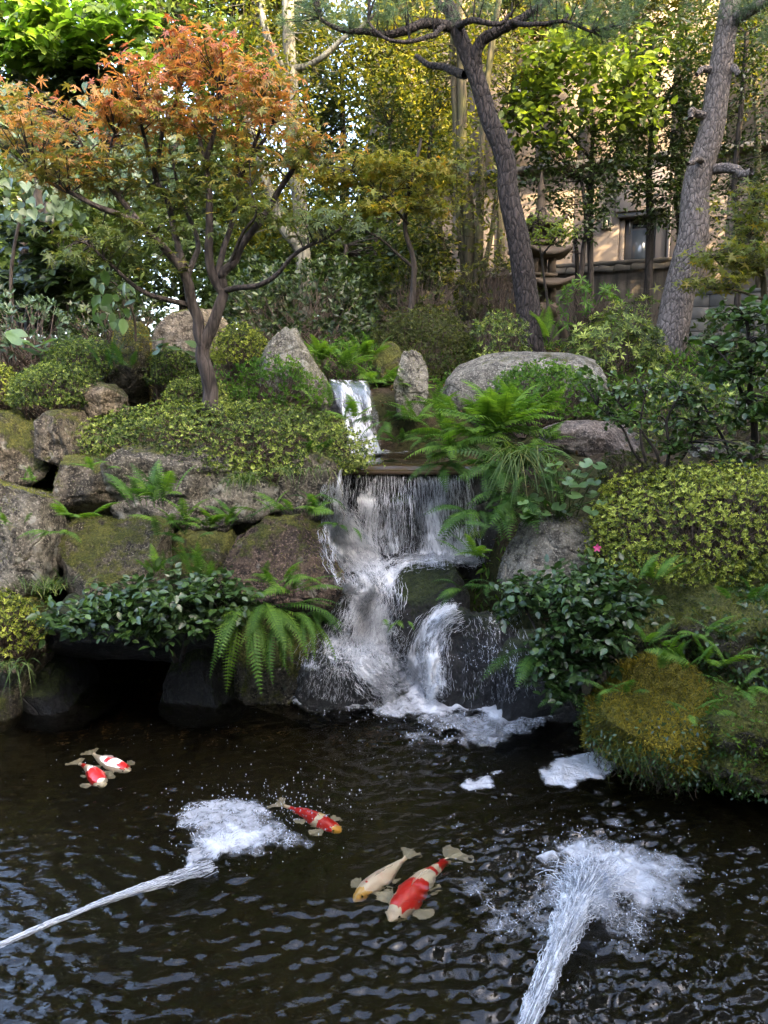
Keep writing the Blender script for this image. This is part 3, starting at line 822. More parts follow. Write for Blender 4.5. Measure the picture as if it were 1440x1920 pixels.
def bundle(mb, pts, hw, n, r=(0.004, 0.010), lift=0.03, jit=6.0, M=22, sink=0.0, dark=0.0, cut=0.35, arc=0.0):
    pts = np.asarray(pts, float)
    c = smooth_path(np.c_[pts, np.zeros(len(pts))], M)[:, :2]
    w = np.interp(np.linspace(0, 1, M), np.linspace(0, 1, len(hw)), hw)
    tg = unit(np.gradient(c, axis=0)); pr = np.stack([-tg[:, 1], tg[:, 0]], -1)
    depth = np.zeros((9, M))                     # depth of the rock under the stream, on 9 lanes across it
    for a, u in enumerate(np.linspace(-1, 1, 9)):
        for b in range(M):
            q = c[b] + u * w[b] * pr[b]
            depth[a, b] = hit(*q)[0][1]
    for _ in range(2):
        depth[:, 1:-1] = np.minimum(depth[:, 1:-1], (depth[:, :-2] + depth[:, 2:]) / 2 + 0.03)
    paths, rad, ts = [], [], []
    for s in range(n):
        u = R.uniform(-1, 1)
        a0 = R.uniform(0, 0.55) if R.random() < cut else 0
        a1 = min(1, a0 + R.uniform(0.25, 0.7)) if R.random() < cut else 1
        tt = np.linspace(a0, a1, M) * (M - 1)
        i = np.clip(tt.astype(int), 0, M - 2); fr = tt - i
        L = np.clip((u + 1) * 4, 0, 7.999); li = int(L); lf = L - li
        dl = depth[li] * (1 - lf) + depth[li + 1] * lf
        dd = dl[i] * (1 - fr) + dl[i + 1] * fr
        cc = c[i] * (1 - fr)[:, None] + c[i + 1] * fr[:, None]
        ww = w[i] * (1 - fr) + w[i + 1] * fr; pp = pr[i]
        ph = R.uniform(0, 99)
        wob = vnoise(np.stack([np.linspace(0, 5, M) + ph, np.full(M, ph), np.zeros(M)], -1)) * jit
        q = cc + pp * (u * ww + wob)[:, None]
        lf_ = lift * R.uniform(0.2, 1.5) + arc * np.sin(np.pi * np.clip(tt / (M - 1), 0, 1) * 0.8)
        paths.append([P(a, b, y) for (a, b), y in zip(q, dd - lf_)])
        r0 = R.uniform(*r)
        rad.append(r0 * (0.45 + 0.75 * np.abs(vnoise(np.stack([np.linspace(0, 7, M) + ph, np.full(M, ph + 9), np.zeros(M)], -1)))) * np.sin(np.linspace(0.12, math.pi - 0.08, M)) ** 0.4)
        ts.append(np.clip(R.normal(0.55 - dark, 0.22), 0, 1))
    fl = np.zeros((n, M, 4, 3)); fl[..., 0] = (R.random(n) * 9)[:, None, None]; fl[..., 1] = (np.linspace(0, 0.8, M)[None] + R.random(n)[:, None] * 9)[:, :, None]
    mb.tubes(np.array(paths), np.array(rad), 4, np.array(ts), flat=0.6, flow=fl)

def sheet(mb, pts, hw, dens, lift=0.03, K=30, M=64, rough=0.012, seed=0, arc=0.0):
    """a skin of water lying along the rocks under a stream; dens(u, v) in 0..1, u across -1..1, v down the flow 0..1"""
    pts = np.asarray(pts, float)
    c = smooth_path(np.c_[pts, np.zeros(len(pts))], M)[:, :2]
    w = np.interp(np.linspace(0, 1, M), np.linspace(0, 1, len(hw)), hw)
    tg = unit(np.gradient(c, axis=0)); pr = np.stack([-tg[:, 1], tg[:, 0]], -1)
    us = np.linspace(-1, 1, K)
    D = np.array([[hit(*(c[b] + u * w[b] * pr[b]))[0][1] for b in range(M)] for u in us])
    for _ in range(6):
        D[:, 1:-1] = np.minimum(D[:, 1:-1], (D[:, :-2] + D[:, 2:]) / 2 + 0.006)
        D[1:-1] = np.minimum(D[1:-1], (D[:-2] + D[2:]) / 2 + 0.006)
    for _ in range(4):
        D[:, 1:-1] = D[:, 1:-1] * 0.4 + (D[:, :-2] + D[:, 2:]) * 0.3
        D[1:-1] = D[1:-1] * 0.4 + (D[:-2] + D[2:]) * 0.3
    U, V = np.meshgrid(us, np.linspace(0, 1, M), indexing='ij')
    q = c[None] + us[:, None, None] * (w[:, None] * pr)[None]
    D = D - lift - arc * np.sin(np.pi * V * 0.8)
    v = np.array([[P(q[a, b, 0], q[a, b, 1], D[a, b]) for b in range(M)] for a in range(K)])
    wm = np.linalg.norm(v[-1] - v[0], axis=-1); ln = np.concatenate([[0], np.cumsum(np.linalg.norm(np.diff(v[K // 2], axis=0), axis=-1))])
    fl = np.zeros((K, M, 3)); fl[..., 0] = us[:, None] * wm[None] / 2 + seed * 3.1; fl[..., 1] = ln[None] + seed * 5.3
    nz = fbm(np.stack([fl[..., 0] * 16, fl[..., 1] * 9, fl[..., 0] * 0 + seed], -1).reshape(-1, 3), 3).reshape(K, M)
    v[..., 1] -= rough * (nz * 1.3 + 0.5 * fbm(np.stack([fl[..., 0] * 45, fl[..., 1] * 30, fl[..., 0] * 0 + seed], -1).reshape(-1, 3), 2).reshape(K, M)); v[..., 2] += rough * nz * 0.6
    d = dens(U, V) * np.clip((1 - np.abs(U) ** 3) * 1.25, 0, 1) + 0.22 * fbm(np.stack([fl[..., 0] * 7, fl[..., 1] * 3, fl[..., 0] * 0 + seed + 5], -1).reshape(-1, 3), 3).reshape(K, M)
    d = np.clip(d, 0, 1) * np.clip((1 - np.abs(U)) * 7, 0, 1) * np.clip(V * 25, 0, 1) * np.clip((1 - V) * 12, 0, 1)
    i = np.arange(K - 1)[:, None] * M + np.arange(M - 1)[None]
    mb.add(v.reshape(-1, 3), np.stack([i, i + M, i + M + 1, i + 1], -1).reshape(-1, 4), d.ravel(), flow=fl.reshape(-1, 3))

def streaks(mb, pts, hw, n, ln=(0.03, 0.10), r=(0.0008, 0.0022), lift=(0.01, 0.07), core=0.8, tint=0.85, wild=3.0):
    """short torn threads of water along a stream, thickest in its middle"""
    pts = np.asarray(pts, float); M = 40
    c = smooth_path(np.c_[pts, np.zeros(len(pts))], M)[:, :2]
    w = np.interp(np.linspace(0, 1, M), np.linspace(0, 1, len(hw)), hw)
    tg = unit(np.gradient(c, axis=0)); pr = np.stack([-tg[:, 1], tg[:, 0]], -1)
    us = np.linspace(-1, 1, 11)
    D = np.array([[hit(*(c[b] + u * w[b] * pr[b]))[0][1] for b in range(M)] for u in us])
    for _ in range(5):
        D[:, 1:-1] = np.minimum(D[:, 1:-1], (D[:, :-2] + D[:, 2:]) / 2 + 0.006)
    u = np.clip(R.normal(0, core * 0.6, n), -1, 1); v0 = R.random(n); L = R.uniform(*ln, n); m = 5
    v = np.clip(v0[:, None] + L[:, None] * np.linspace(0, 1, m)[None], 0, 1)
    t = v * (M - 1); i = np.clip(t.astype(int), 0, M - 2); f = t - i
    a = np.clip((u + 1) * 5, 0, 9.999); ai = a.astype(int)[:, None]; af = (a - a.astype(int))[:, None]
    d = (D[ai, i] * (1 - f) + D[ai, i + 1] * f) * (1 - af) + (D[ai + 1, i] * (1 - f) + D[ai + 1, i + 1] * f) * af
    cc = c[i] * (1 - f)[..., None] + c[i + 1] * f[..., None]; ww = w[i] * (1 - f) + w[i + 1] * f
    q = cc + pr[i] * (u[:, None] * ww)[..., None] + wild * R.normal(size=(n, 1, 2)) + 0.3 * wild * R.normal(size=(n, m, 2))
    d = d - R.uniform(*lift, n)[:, None]
    p = np.array([[P(q[x, y, 0], q[x, y, 1], d[x, y]) for y in range(m)] for x in range(n)])
    fl = np.zeros((n, m, 3, 3)); fl[..., 0] = (R.random(n) * 9)[:, None, None]; fl[..., 1] = (np.linspace(0, 0.15, m)[None] + R.random(n)[:, None] * 9)[:, :, None]
    mb.tubes(p, R.uniform(*r, n)[:, None] * np.sin(np.linspace(0.25, 2.9, m))[None], 3, np.clip(R.normal(tint, 0.15, n), 0, 1), flow=fl)

def droplets(mb, pts, spread, n, r=(0.002, 0.006), up=0.0):
    pts = np.asarray(pts, float)
    v, f = ico(1)
    c = pts[R.integers(0, len(pts), n)] + R.normal(size=(n, 3)) * np.asarray(spread)
    c[:, 2] += np.abs(R.normal(size=n)) * up
    rr = R.uniform(r[0], r[1], n) * R.uniform(0.5, 1, n)
    vv = c[:, None] + v[None] * rr[:, None, None] * np.stack([np.ones(n), np.ones(n), R.uniform(1, 2.2, n)], -1)[:, None]
    mb.add(vv.reshape(-1, 3), (f[None] + (np.arange(n) * len(v))[:, None, None]).reshape(-1, 3), np.repeat(R.random(n), len(v)))

# upper pool between the two falls, its lip the edge of the ledge
LEDGE = P(720, 872, 6.08)[2]
pool_x = np.linspace(P(600, 860, 6.1)[0], P(900, 860, 6.3)[0], 60); pool_y = np.linspace(6.07, 7.35, 50)
X, Y, f = grid_mesh(pool_x, pool_y)
Z = LEDGE + 0.012 * fbm(np.stack([X * 7, Y * 7, X * 0], -1), 3) * smooth(6.1, 6.5, Y) - 0.05 * (1 - smooth(6.07, 6.16, Y))
o = MB().add(np.stack([X, Y, Z], -1), f, 0.5).build('upper_pool_water', WATER, smooth=True)
o['kind'] = 'structure'
# stone lip and bed of that pool
m = MB()
m.box((pool_x[0] - 0.1, 6.34, LEDGE - 0.5), (pool_x[-1] + 0.1, 7.6, LEDGE - 0.05), 0.5, 0.03)
m.box((pool_x[0] - 0.05, 6.13, LEDGE - 0.09), (pool_x[-1] + 0.05, 6.33, LEDGE - 0.05), 0.5, 0.01)
LIP = plain_mat('pool_bed', (0.075, 0.048, 0.028), 0.5, 0.6, 5)
tag(m.build('stone_ledge', LIP), 'flat brown stone ledge under the shallow pool between the two falls', 'ledge')
XF, YF = P(700, 855, 7.05)[:2]
def pool_foam(X, Y):
    return np.clip(1.15 - 1.0 * np.hypot((X - XF) / 0.42, (Y - YF) / 0.32) + 0.5 * fbm(np.stack([X * 9, Y * 9, X * 0], -1), 3), 0, 1)
xs_ = np.arange(XF - 0.4, XF + 0.75, 0.02); ys_ = np.arange(6.55, 7.4, 0.02)
X, Y, f = grid_mesh(xs_, ys_)
o = MB().add(np.stack([X, Y, LEDGE + 0.012 + 0.03 * pool_foam(X, Y)], -1), f, pool_foam(X, Y)).build('froth', FOAM, smooth=True)
o['kind'] = 'stuff'

# main waterfall over the ledge
C_ = lambda k: (lambda U, V: k + 0 * U)
m = MB()
sheet(m, [(756, 870), (756, 960), (756, 1052)], [122, 128, 134], lambda U, V: 0.29 + 0.20 * V + 0.22 * np.exp(-((U - 0.42) / 0.22) ** 2) * smooth(0.0, 0.5, V) - 0.25 * np.exp(-((U + 0.02) / 0.10) ** 2) * smooth(0.25, 0.5, V) - 0.15 * (1 - smooth(-0.9, -0.45, U)), 0.045, K=64, M=50, rough=0.012, seed=1)
sheet(m, [(820, 900), (830, 980), (838, 1062)], [60, 62, 72], lambda U, V: 0.30 + 0.44 * V, 0.075, K=36, seed=2)
sheet(m, [(700, 940), (694, 1000), (690, 1062)], [22, 26, 30], lambda U, V: 0.12 + 0.40 * V, 0.08, K=16, seed=3)
sheet(m, [(630, 900), (632, 960), (652, 1015), (692, 1070)], [26, 34, 36, 40], lambda U, V: 0.42 + 0.45 * smooth(0.2, 0.6, V), 0.06, K=26, seed=4)
streaks(m, [(756, 872), (756, 960), (756, 1052)], [118, 126, 132], 3200, (0.04, 0.16), (0.0006, 0.0015), (0.03, 0.08), core=1.4, tint=0.7, wild=2)
streaks(m, [(826, 890), (832, 970), (838, 1060)], [58, 60, 68], 1200, (0.04, 0.18), (0.0007, 0.0019), (0.05, 0.11), core=0.9, wild=2)
streaks(m, [(630, 905), (632, 960), (652, 1015), (690, 1068)], [24, 32, 34, 38], 900, (0.03, 0.12), (0.0007, 0.002), (0.03, 0.09), wild=3)
streaks(m, [(700, 940), (694, 1000), (690, 1062)], [24, 28, 32], 450, (0.04, 0.16), (0.0007, 0.0018), (0.04, 0.10), wild=2)
o = m.build('waterfall', FALL, smooth=True); o['kind'] = 'structure'
# upper waterfall: a free falling curtain
m = MB()
def curtain(mb, top, bot, dens, K=30, M=50, seed=0, back=0.0):
    top, bot = np.asarray(top, float), np.asarray(bot, float)
    u = np.linspace(0, 1, K)[:, None]; s = np.linspace(0, 1, M)[None]
    a = top[0] + (top[1] - top[0]) * u; b = bot[0] + (bot[1] - bot[0]) * u
    v = np.zeros((K, M, 3))
    for k in range(3):
        v[..., k] = a[:, k:k + 1] + (b[:, k:k + 1] - a[:, k:k + 1]) * (s ** (1.6 if k == 2 else 0.95))
    v[..., 1] += back
    w = np.linalg.norm(top[1] - top[0])
    fl = np.zeros((K, M, 3)); fl[..., 0] = u * w + seed * 3; fl[..., 1] = s * 0.75 + seed * 5
    nz = fbm(np.stack([fl[..., 0] * 18, fl[..., 1] * 6, fl[..., 0] * 0 + seed], -1).reshape(-1, 3), 3).reshape(K, M)
    v[..., 1] -= 0.02 * nz; v[..., 0] += 0.008 * nz
    U = np.repeat(2 * u - 1, M, 1); V = np.repeat(s, K, 0)
    d = np.clip(dens(U, V) + 0.24 * nz, 0, 1) * np.clip((1 - np.abs(U)) * 3.5 + 0.5 * nz, 0, 1)
    i = np.arange(K - 1)[:, None] * M + np.arange(M - 1)[None]
    mb.add(v.reshape(-1, 3), np.stack([i, i + M, i + M + 1, i + 1], -1).reshape(-1, 4), d.ravel(), flow=fl.reshape(-1, 3))
curtain(m, [P(612, 712, 7.6), P(686, 714, 7.6)], [P(650, 858, 7.02), P(722, 858, 7.02)], lambda U, V: 0.52 + 0.14 * V, seed=1)
curtain(m, [P(614, 714, 7.64), P(684, 716, 7.64)], [P(652, 858, 7.10), P(720, 858, 7.10)], lambda U, V: 0.40 + 0.1 * V, seed=2)
o = m.build('upper_waterfall', FALL, smooth=True); o['kind'] = 'structure'
m = MB()
a, b = P(596, 712, 7.55), P(692, 712, 7.55)
m.box((a[0], 7.62, a[2] - 0.9), (b[0], 8.4, a[2] - 0.02), 0.5, 0.04)
tag(m.build('stone_lip', WETROCK), 'dark stone lip the upper waterfall pours over', 'ledge')
# cascade between the rocks
m = MB()
sheet(m, [(640, 985), (665, 1050), (692, 1105), (676, 1170), (662, 1240)], [42, 66, 62, 72, 92], lambda U, V: 0.60 + 0.16 * np.sin(V * 13 + U * 3), 0.03, K=50, M=80, rough=0.018, seed=21)
sheet(m, [(640, 985), (662, 1050), (700, 1105), (692, 1170), (672, 1235)], [42, 58, 50, 55, 66], lambda U, V: 0.72 + 0.2 * np.sin(V * 11 + U * 3), 0.04, K=40, M=80, rough=0.016, seed=11)
sheet(m, [(905, 1050), (820, 1044), (748, 1056), (708, 1104)], [20, 14, 18, 32], C_(0.68), 0.05, K=20, rough=0.02, seed=12)
sheet(m, [(700, 1120), (690, 1190), (712, 1255), (770, 1312)], [38, 56, 50, 62], lambda U, V: 0.66 + 0.2 * V, 0.045, K=36, M=70, rough=0.016, seed=13)
sheet(m, [(660, 1205), (625, 1240), (612, 1312)], [46, 66, 72], lambda U, V: 0.46 - 0.2 * V, 0.03, K=36, rough=0.02, seed=14)
sheet(m, [(866, 1146), (828, 1163), (803, 1215), (795, 1300)], [28, 34, 46, 52], lambda U, V: 0.58 + 0.25 * V + 0.1 * U, 0.045, K=34, M=64, rough=0.018, seed=15, arc=0.03)
sheet(m, [(915, 1150), (925, 1210), (935, 1315)], [50, 62, 70], lambda U, V: 0.40 + 0.05 * V, 0.02, K=36, rough=0.008, seed=16)
sheet(m, [(690, 1235), (742, 1278), (815, 1325)], [30, 46, 60], C_(0.66), 0.05, K=26, rough=0.02, seed=17)
sheet(m, [(600, 1205), (680, 1235), (760, 1265), (830, 1318)], [30, 40, 40, 60], C_(0.54), 0.05, K=30, rough=0.02, seed=18)
streaks(m, [(632, 960), (655, 1020), (700, 1105), (684, 1170), (664, 1240)], [34, 56, 54, 64, 84], 3800, (0.02, 0.07), lift=(0.02, 0.09), wild=5)
streaks(m, [(700, 1130), (690, 1190), (708, 1252), (770, 1312)], [40, 60, 56, 60], 2300, (0.02, 0.08), lift=(0.02, 0.09), wild=5)
streaks(m, [(660, 1205), (625, 1240), (612, 1312)], [46, 66, 72], 600, (0.03, 0.12), (0.0007, 0.0016), (0.01, 0.05), wild=4)
streaks(m, [(866, 1146), (828, 1163), (803, 1215), (795, 1300)], [26, 32, 44, 50], 1500, (0.03, 0.12), (0.0007, 0.002), (0.02, 0.09), wild=3)
streaks(m, [(915, 1150), (930, 1210), (940, 1315)], [50, 60, 68], 380, (0.02, 0.10), (0.0006, 0.0013), (0.005, 0.04), core=1.2, wild=4)
streaks(m, [(690, 1235), (742, 1278), (815, 1325)], [30, 46, 60], 1300, (0.02, 0.08), lift=(0.02, 0.08), wild=6)
streaks(m, [(905, 1048), (820, 1046), (748, 1058), (708, 1104)], [18, 16, 20, 34], 700, (0.02, 0.08), lift=(0.02, 0.07), wild=4)
o = m.build('cascade_water', CASC, smooth=True); o['kind'] = 'structure'

# the two jets: a ragged clear core, a veil round it and a few loose threads
def jet(name, p0, p1, sag, w0, w1, dens, n, seed):
    M, K = 90, 28
    s = np.linspace(0, 1, M)
    base = p0[None] * (1 - s)[:, None] + p1[None] * s[:, None]
    base[:, 2] += sag * 4 * s * (1 - s)
    d = unit(p1 - p0); side = unit(np.cross(d, [0, 0, 1.0])); up = np.cross(side, d)
    mb = MB(); a = np.arange(K) * 2 * math.pi / K
    ln = np.linalg.norm(p1 - p0)
    for lay, q in enumerate((0.62, 1.0)):
        w = (w0 + (w1 - w0) * s ** 1.7) * q
        A, Sx = np.meshgrid(a, s, indexing='ij')
        nz = fbm(np.stack([np.cos(A) * 1.6, np.sin(A) * 1.6, Sx * ln * 5 + seed * 7 + lay * 3], -1).reshape(-1, 3), 3).reshape(K, M)
        rr = w[None] * (1 + (0.30 + 0.35 * Sx) * nz)
        v = base[None] + side * (np.cos(A) * rr)[..., None] + up * (np.sin(A) * rr * 0.6)[..., None]
        v[..., 2] = np.maximum(v[..., 2], 0.004)
        fl = np.zeros((K, M, 3)); fl[..., 0] = a[:, None] * 0.03 + seed + lay; fl[..., 1] = Sx * ln * 0.55 + seed
        dn = np.clip((dens[0] + (dens[1] - dens[0]) * Sx) * (1.0 if lay == 0 else 0.80) + 0.2 * nz, 0, 1) * np.clip((1 - Sx) * 3, 0, 1)
        i = np.arange(K)[:, None] * M; i2 = (np.arange(K)[:, None] + 1) % K * M; j = np.arange(M - 1)[None]
        mb.add(v.reshape(-1, 3), np.stack([i + j, i2 + j, i2 + j + 1, i + j + 1], -1).reshape(-1, 4), dn.ravel(), flow=fl.reshape(-1, 3))
    m = 6
    v0 = R.random(n) ** 0.7; L = R.uniform(0.03, 0.11, n); t = np.clip(v0[:, None] + L[:, None] * np.linspace(0, 1, m)[None], 0, 1.05)
    bp_ = np.stack([np.interp(t, s, base[:, k]) for k in range(3)], -1)
    w = (w0 + (w1 - w0) * np.clip(t, 0, 1) ** 1.7)
    an, q = R.uniform(0, 6.28, n)[:, None], (np.sqrt(R.random(n)) * 1.15)[:, None]
    q = q * (1 + 0.7 * np.clip(t, 0, 1.05) ** 4 * R.random((n, 1))) + 0.10 * R.normal(size=(n, m))
    p = bp_ + side * (q * np.cos(an) * w)[..., None] + up * (q * np.sin(an) * w * 0.7)[..., None]
    p[..., 2] = np.maximum(p[..., 2], 0.005)
    fl = np.zeros((n, m, 4, 3)); fl[..., 0] = (R.random(n) * 9)[:, None, None]; fl[..., 1] = (np.linspace(0, 0.15, m)[None] + R.random(n)[:, None] * 9)[:, :, None]
    mb.tubes(p, R.uniform(0.0008, 0.0024, n)[:, None] * np.sin(np.linspace(0.25, 2.9, m))[None], 4, np.clip(R.normal(0.75, 0.15, n), 0, 1), flow=fl)
    o = mb.build(name, CASC, smooth=True); o['kind'] = 'structure'
jet('water_jet', PZ(-60, 1800, 0.20), PZ(400, 1625, 0.01), 0.03, 0.010, 0.030, (0.62, 0.78), 450, 1)
jet('water_jet', PZ(968, 1970, 0.42), PZ(1115, 1640, 0.03), 0.04, 0.026, 0.11, (0.58, 0.70), 1300, 2)

# ragged splash of the jets: arcs thrown outward
def splash(c, n, reach, high, ang=(0, 6.28), r=(0.0015, 0.005)):
    mb = MB(); M = 9; s = np.linspace(0, 1, M)
    a = R.uniform(*ang, n); L = reach * R.uniform(0.15, 1, n) ; h = high * R.uniform(0.1, 1, n)
    c0 = c + R.normal(size=(n, 3)) * np.array([reach * 0.28, reach * 0.28, 0])
    s0 = R.uniform(0, 0.5, n)[:, None]; t = s0 + (1 - s0) * s[None] * R.uniform(0.3, 1, n)[:, None]
    p = np.stack([c0[:, 0:1] + np.cos(a)[:, None] * L[:, None] * t, c0[:, 1:2] + np.sin(a)[:, None] * L[:, None] * t, 4 * h[:, None] * t * (1 - t) + 0.008], -1)
    fl = np.zeros((n, M, 4, 3)); fl[..., 0] = (R.random(n) * 9)[:, None, None]; fl[..., 1] = (np.linspace(0, 0.2, M)[None] + R.random(n)[:, None] * 9)[:, :, None]
    mb.tubes(p, R.uniform(*r, n)[:, None] * np.sin(np.linspace(0.2, 2.9, M))[None], 4, np.clip(R.normal(0.62, 0.2, n), 0, 1), flow=fl)
    return mb
m = splash(PZ(410, 1590), 130, 0.16, 0.03, (0.2, 2.4), (0.001, 0.003))
o = m.build('splash', CASC, smooth=True); o['kind'] = 'stuff'
m = splash(PZ(1105, 1670), 360, 0.20, 0.07, (0.2, 2.9), (0.001, 0.0032))
o = m.build('splash', CASC, smooth=True); o['kind'] = 'stuff'
m = splash(PZ(800, 1300), 160, 0.2, 0.07, (3.0, 6.3), (0.001, 0.003))
o = m.build('splash', CASC, smooth=True); o['kind'] = 'stuff'

# flying drops, beads and bubbles
m = MB()
droplets(m, [PZ(420, 1560), PZ(460, 1530), PZ(400, 1520), PZ(500, 1530)], (0.16, 0.16, 0.004), 500, (0.0012, 0.0042), 0.012)
droplets(m, [PZ(580, 1530), PZ(560, 1500)], (0.15, 0.15, 0.003), 150, (0.002, 0.005))
droplets(m, [PZ(1100, 1640), PZ(1150, 1680), PZ(1050, 1700)], (0.22, 0.22, 0.02), 600, (0.001, 0.004), 0.06)
droplets(m, [PZ(800, 1310), PZ(900, 1340), PZ(640, 1320), PZ(700, 1330), PZ(820, 1370)], (0.16, 0.12, 0.01), 700, (0.0015, 0.005), 0.03)
droplets(m, [P(700, 1100, 5.4), P(690, 1180, 5.15), P(800, 1230, 4.85), P(640, 1030, 5.8)], (0.10, 0.06, 0.09), 900, (0.0012, 0.0036))
droplets(m, [P(760, 1040, 5.85), P(860, 1030, 5.85), P(930, 1240, 4.75)], (0.12, 0.05, 0.08), 350, (0.0015, 0.004))
droplets(m, [PZ(700, 1400), PZ(850, 1450), PZ(500, 1420), PZ(1000, 1560), PZ(250, 1430), PZ(1250, 1600)], (0.45, 0.35, 0.0), 420, (0.0012, 0.0034))
o = m.build('droplets', DROPS, smooth=True); o['kind'] = 'stuff'

# ------------------------------------------------------------------ koi
def koi_mat():
    k = NT('koi_skin')
    t = k.n('Attribute', attribute_name='tint').outputs['Fac']
    co = k.coords(rnd=False)
    # tint < 0.34 red, up to 0.67 white, above that yellow gold
    c = k.ramp(t, [(0.0, (0.62, 0.018, 0.02)), (0.24, (0.62, 0.025, 0.02)), (0.42, (0.80, 0.66, 0.55)), (0.60, (0.80, 0.72, 0.60)), (0.8, (0.75, 0.45, 0.12)), (1.0, (0.70, 0.34, 0.05))])
    v = k.n('TexVoronoi', {'Vector': co, 'Scale': 95.0}, feature='DISTANCE_TO_EDGE').outputs['Distance']
    bp = k.n('Bump', {'Strength': 0.2, 'Distance': 0.003, 'Height': v})
    p = k.n('BsdfPrincipled', {'Base Color': c, 'Roughness': 0.3, 'Normal': bp.outputs[0]})
    return k.done(p.outputs[0])
KOI = koi_mat()
def fin_mat():
    k = NT('koi_fin')
    t = k.n('Attribute', attribute_name='tint').outputs['Fac']
    c = k.ramp(t, [(0.0, (0.6, 0.05, 0.04)), (0.36, (0.8, 0.74, 0.62)), (0.65, (0.8, 0.70, 0.5)), (1.0, (0.72, 0.42, 0.12))])
    p = k.n('BsdfPrincipled', {'Base Color': c, 'Roughness': 0.35})
    tr = k.n('BsdfTransparent')
    return k.done(k.n('MixShader', {0: 0.34, 1: tr.outputs[0], 2: p.outputs[0]}).outputs[0])
FIN = fin_mat()
EYE_M = plain_mat('fish_eye', (0.01, 0.01, 0.01), 0.1, 0)

def koi(head_px, tail_px, z, bend, pattern, label, roll=0.0, fat=1.0):
    h, t = PZ(*head_px, z), PZ(*tail_px, z)
    L = np.linalg.norm(h - t); d = unit(h - t); side = np.array([-d[1], d[0], 0])
    e = thing('koi', label, 'fish', (h + t) / 2, 'koi swimming in the pond')
    O = (h + t) / 2
    n, m = 70, 28
    s = np.linspace(0, 1, n)                    # nose to tail root, the tail fin beyond
    def spine(s):
        return h - d * (s * L * 0.84)[:, None] + side * (bend * L * np.sin(s * 3.0) * s)[:, None] - np.array([0, 0, 1.0]) * (0.10 * L * np.maximum(0, s - 0.55) ** 1.3)[:, None]
    wd = L * 0.095 * fat * np.interp(s, [0, 0.02, 0.06, 0.14, 0.25, 0.4, 0.6, 0.8, 0.92, 1], [0.05, 0.33, 0.55, 0.82, 1.0, 1.05, 0.82, 0.45, 0.26, 0.20])
    ht = L * 0.105 * fat * np.interp(s, [0, 0.02, 0.06, 0.14, 0.25, 0.4, 0.6, 0.8, 0.92, 1], [0.05, 0.25, 0.45, 0.72, 0.95, 1.05, 0.88, 0.55, 0.38, 0.36])
    c = spine(s)
    a = np.arange(m) * 2 * math.pi / m
    v = c[:, None] + side * (wd[:, None] * np.cos(a))[:, :, None] + np.array([0, 0, 1.0]) * (ht[:, None] * np.sin(a))[:, :, None]
    i = np.arange(n - 1)[:, None] * m; j = np.arange(m)[None]
    q = np.stack([i + j, i + (j + 1) % m, i + m + (j + 1) % m, i + m + j], -1).reshape(-1, 4)
    S = np.repeat(s, m); A = np.tile(np.cos(a), n); B = np.tile(np.sin(a), n)
    nz = fbm(np.stack([S * 7, A * 1.4, B * 1.4 + L * 40], -1), 3)
    tint = np.full(n * m, 0.5)
    tint = pattern(S, A, B, nz, tint)
    MB().add(v.reshape(-1, 3), q, tint).build('body', KOI, e, O, True)
    def fin(name, root, out, back, ln, w, tn, up=0.0):
        k = 9; u = np.linspace(0, 1, k)
        mb = MB(); rows = []
        for r_ in np.linspace(0, 1, 7):
            ang = (u - 0.5) * 1.25
            dirs = out[None] * np.cos(ang)[:, None] + back[None] * np.sin(ang)[:, None]
            p = root + back * ((u - 0.5) * w)[:, None] + dirs * (r_ * ln * (1 - 0.25 * (2 * u - 1) ** 2))[:, None]
            p[:, 2] += up * r_ - 0.008 * np.sin(u * 16) * r_
            rows.append(p)
        g = np.concatenate(rows); I = np.arange(6)[:, None] * k + np.arange(k - 1)[None]
        mb.add(g, np.stack([I, I + 1, I + k + 1, I + k], -1).reshape(-1, 4), tn)
        mb.build(name, FIN, e, O, True)
    tn = 0.5
    for sg in (-1, 1):
        k = int(0.24 * n)
        fin('pectoral_fin', c[k] + side * sg * wd[k] * 0.9 - np.array([0, 0, ht[k] * 0.25]), unit(side * sg - d * 0.35), -d, L * 0.14, L * 0.05, tn, -0.004)
        k = int(0.58 * n)
        fin('pelvic_fin', c[k] + side * sg * wd[k] * 0.8 - np.array([0, 0, ht[k] * 0.5]), unit(side * sg - d * 0.9), -d, L * 0.09, L * 0.03, tn, -0.015)
    dt = unit(c[-1] - c[-6])
    for sg in (-1, 1):
        fin('tail_fin', c[-1], unit(dt + side * sg * 0.42), unit(side * sg + dt * 0.1), L * 0.18, L * 0.03, tn, 0.0)
    k0, k1 = int(0.36 * n), int(0.70 * n)
    rows = np.concatenate([c[k0:k1] + np.array([0, 0, 1.0]) * (ht[k0:k1, None] * 0.95), c[k0:k1] + np.array([0, 0, 1.0]) * (ht[k0:k1, None] * 0.95) + (np.array([0, 0, 1.0]) * L * 0.045 - d * L * 0.03) * np.linspace(1, 0.3, k1 - k0)[:, None]])
    I = np.arange(k1 - k0 - 1); w = k1 - k0
    MB().add(rows, np.stack([I, I + 1, I + w + 1, I + w], -1), tn).build('dorsal_fin', FIN, e, O, True)
    for sg in (-1, 1):
        k = int(0.085 * n)
        vv, ff = ico(2)
        MB().add(vv * L * 0.012 + c[k] + side * sg * wd[k] * 0.86 + np.array([0, 0, ht[k] * 0.42]), ff, 0.5).build('eye', EYE_M, e, O, True)

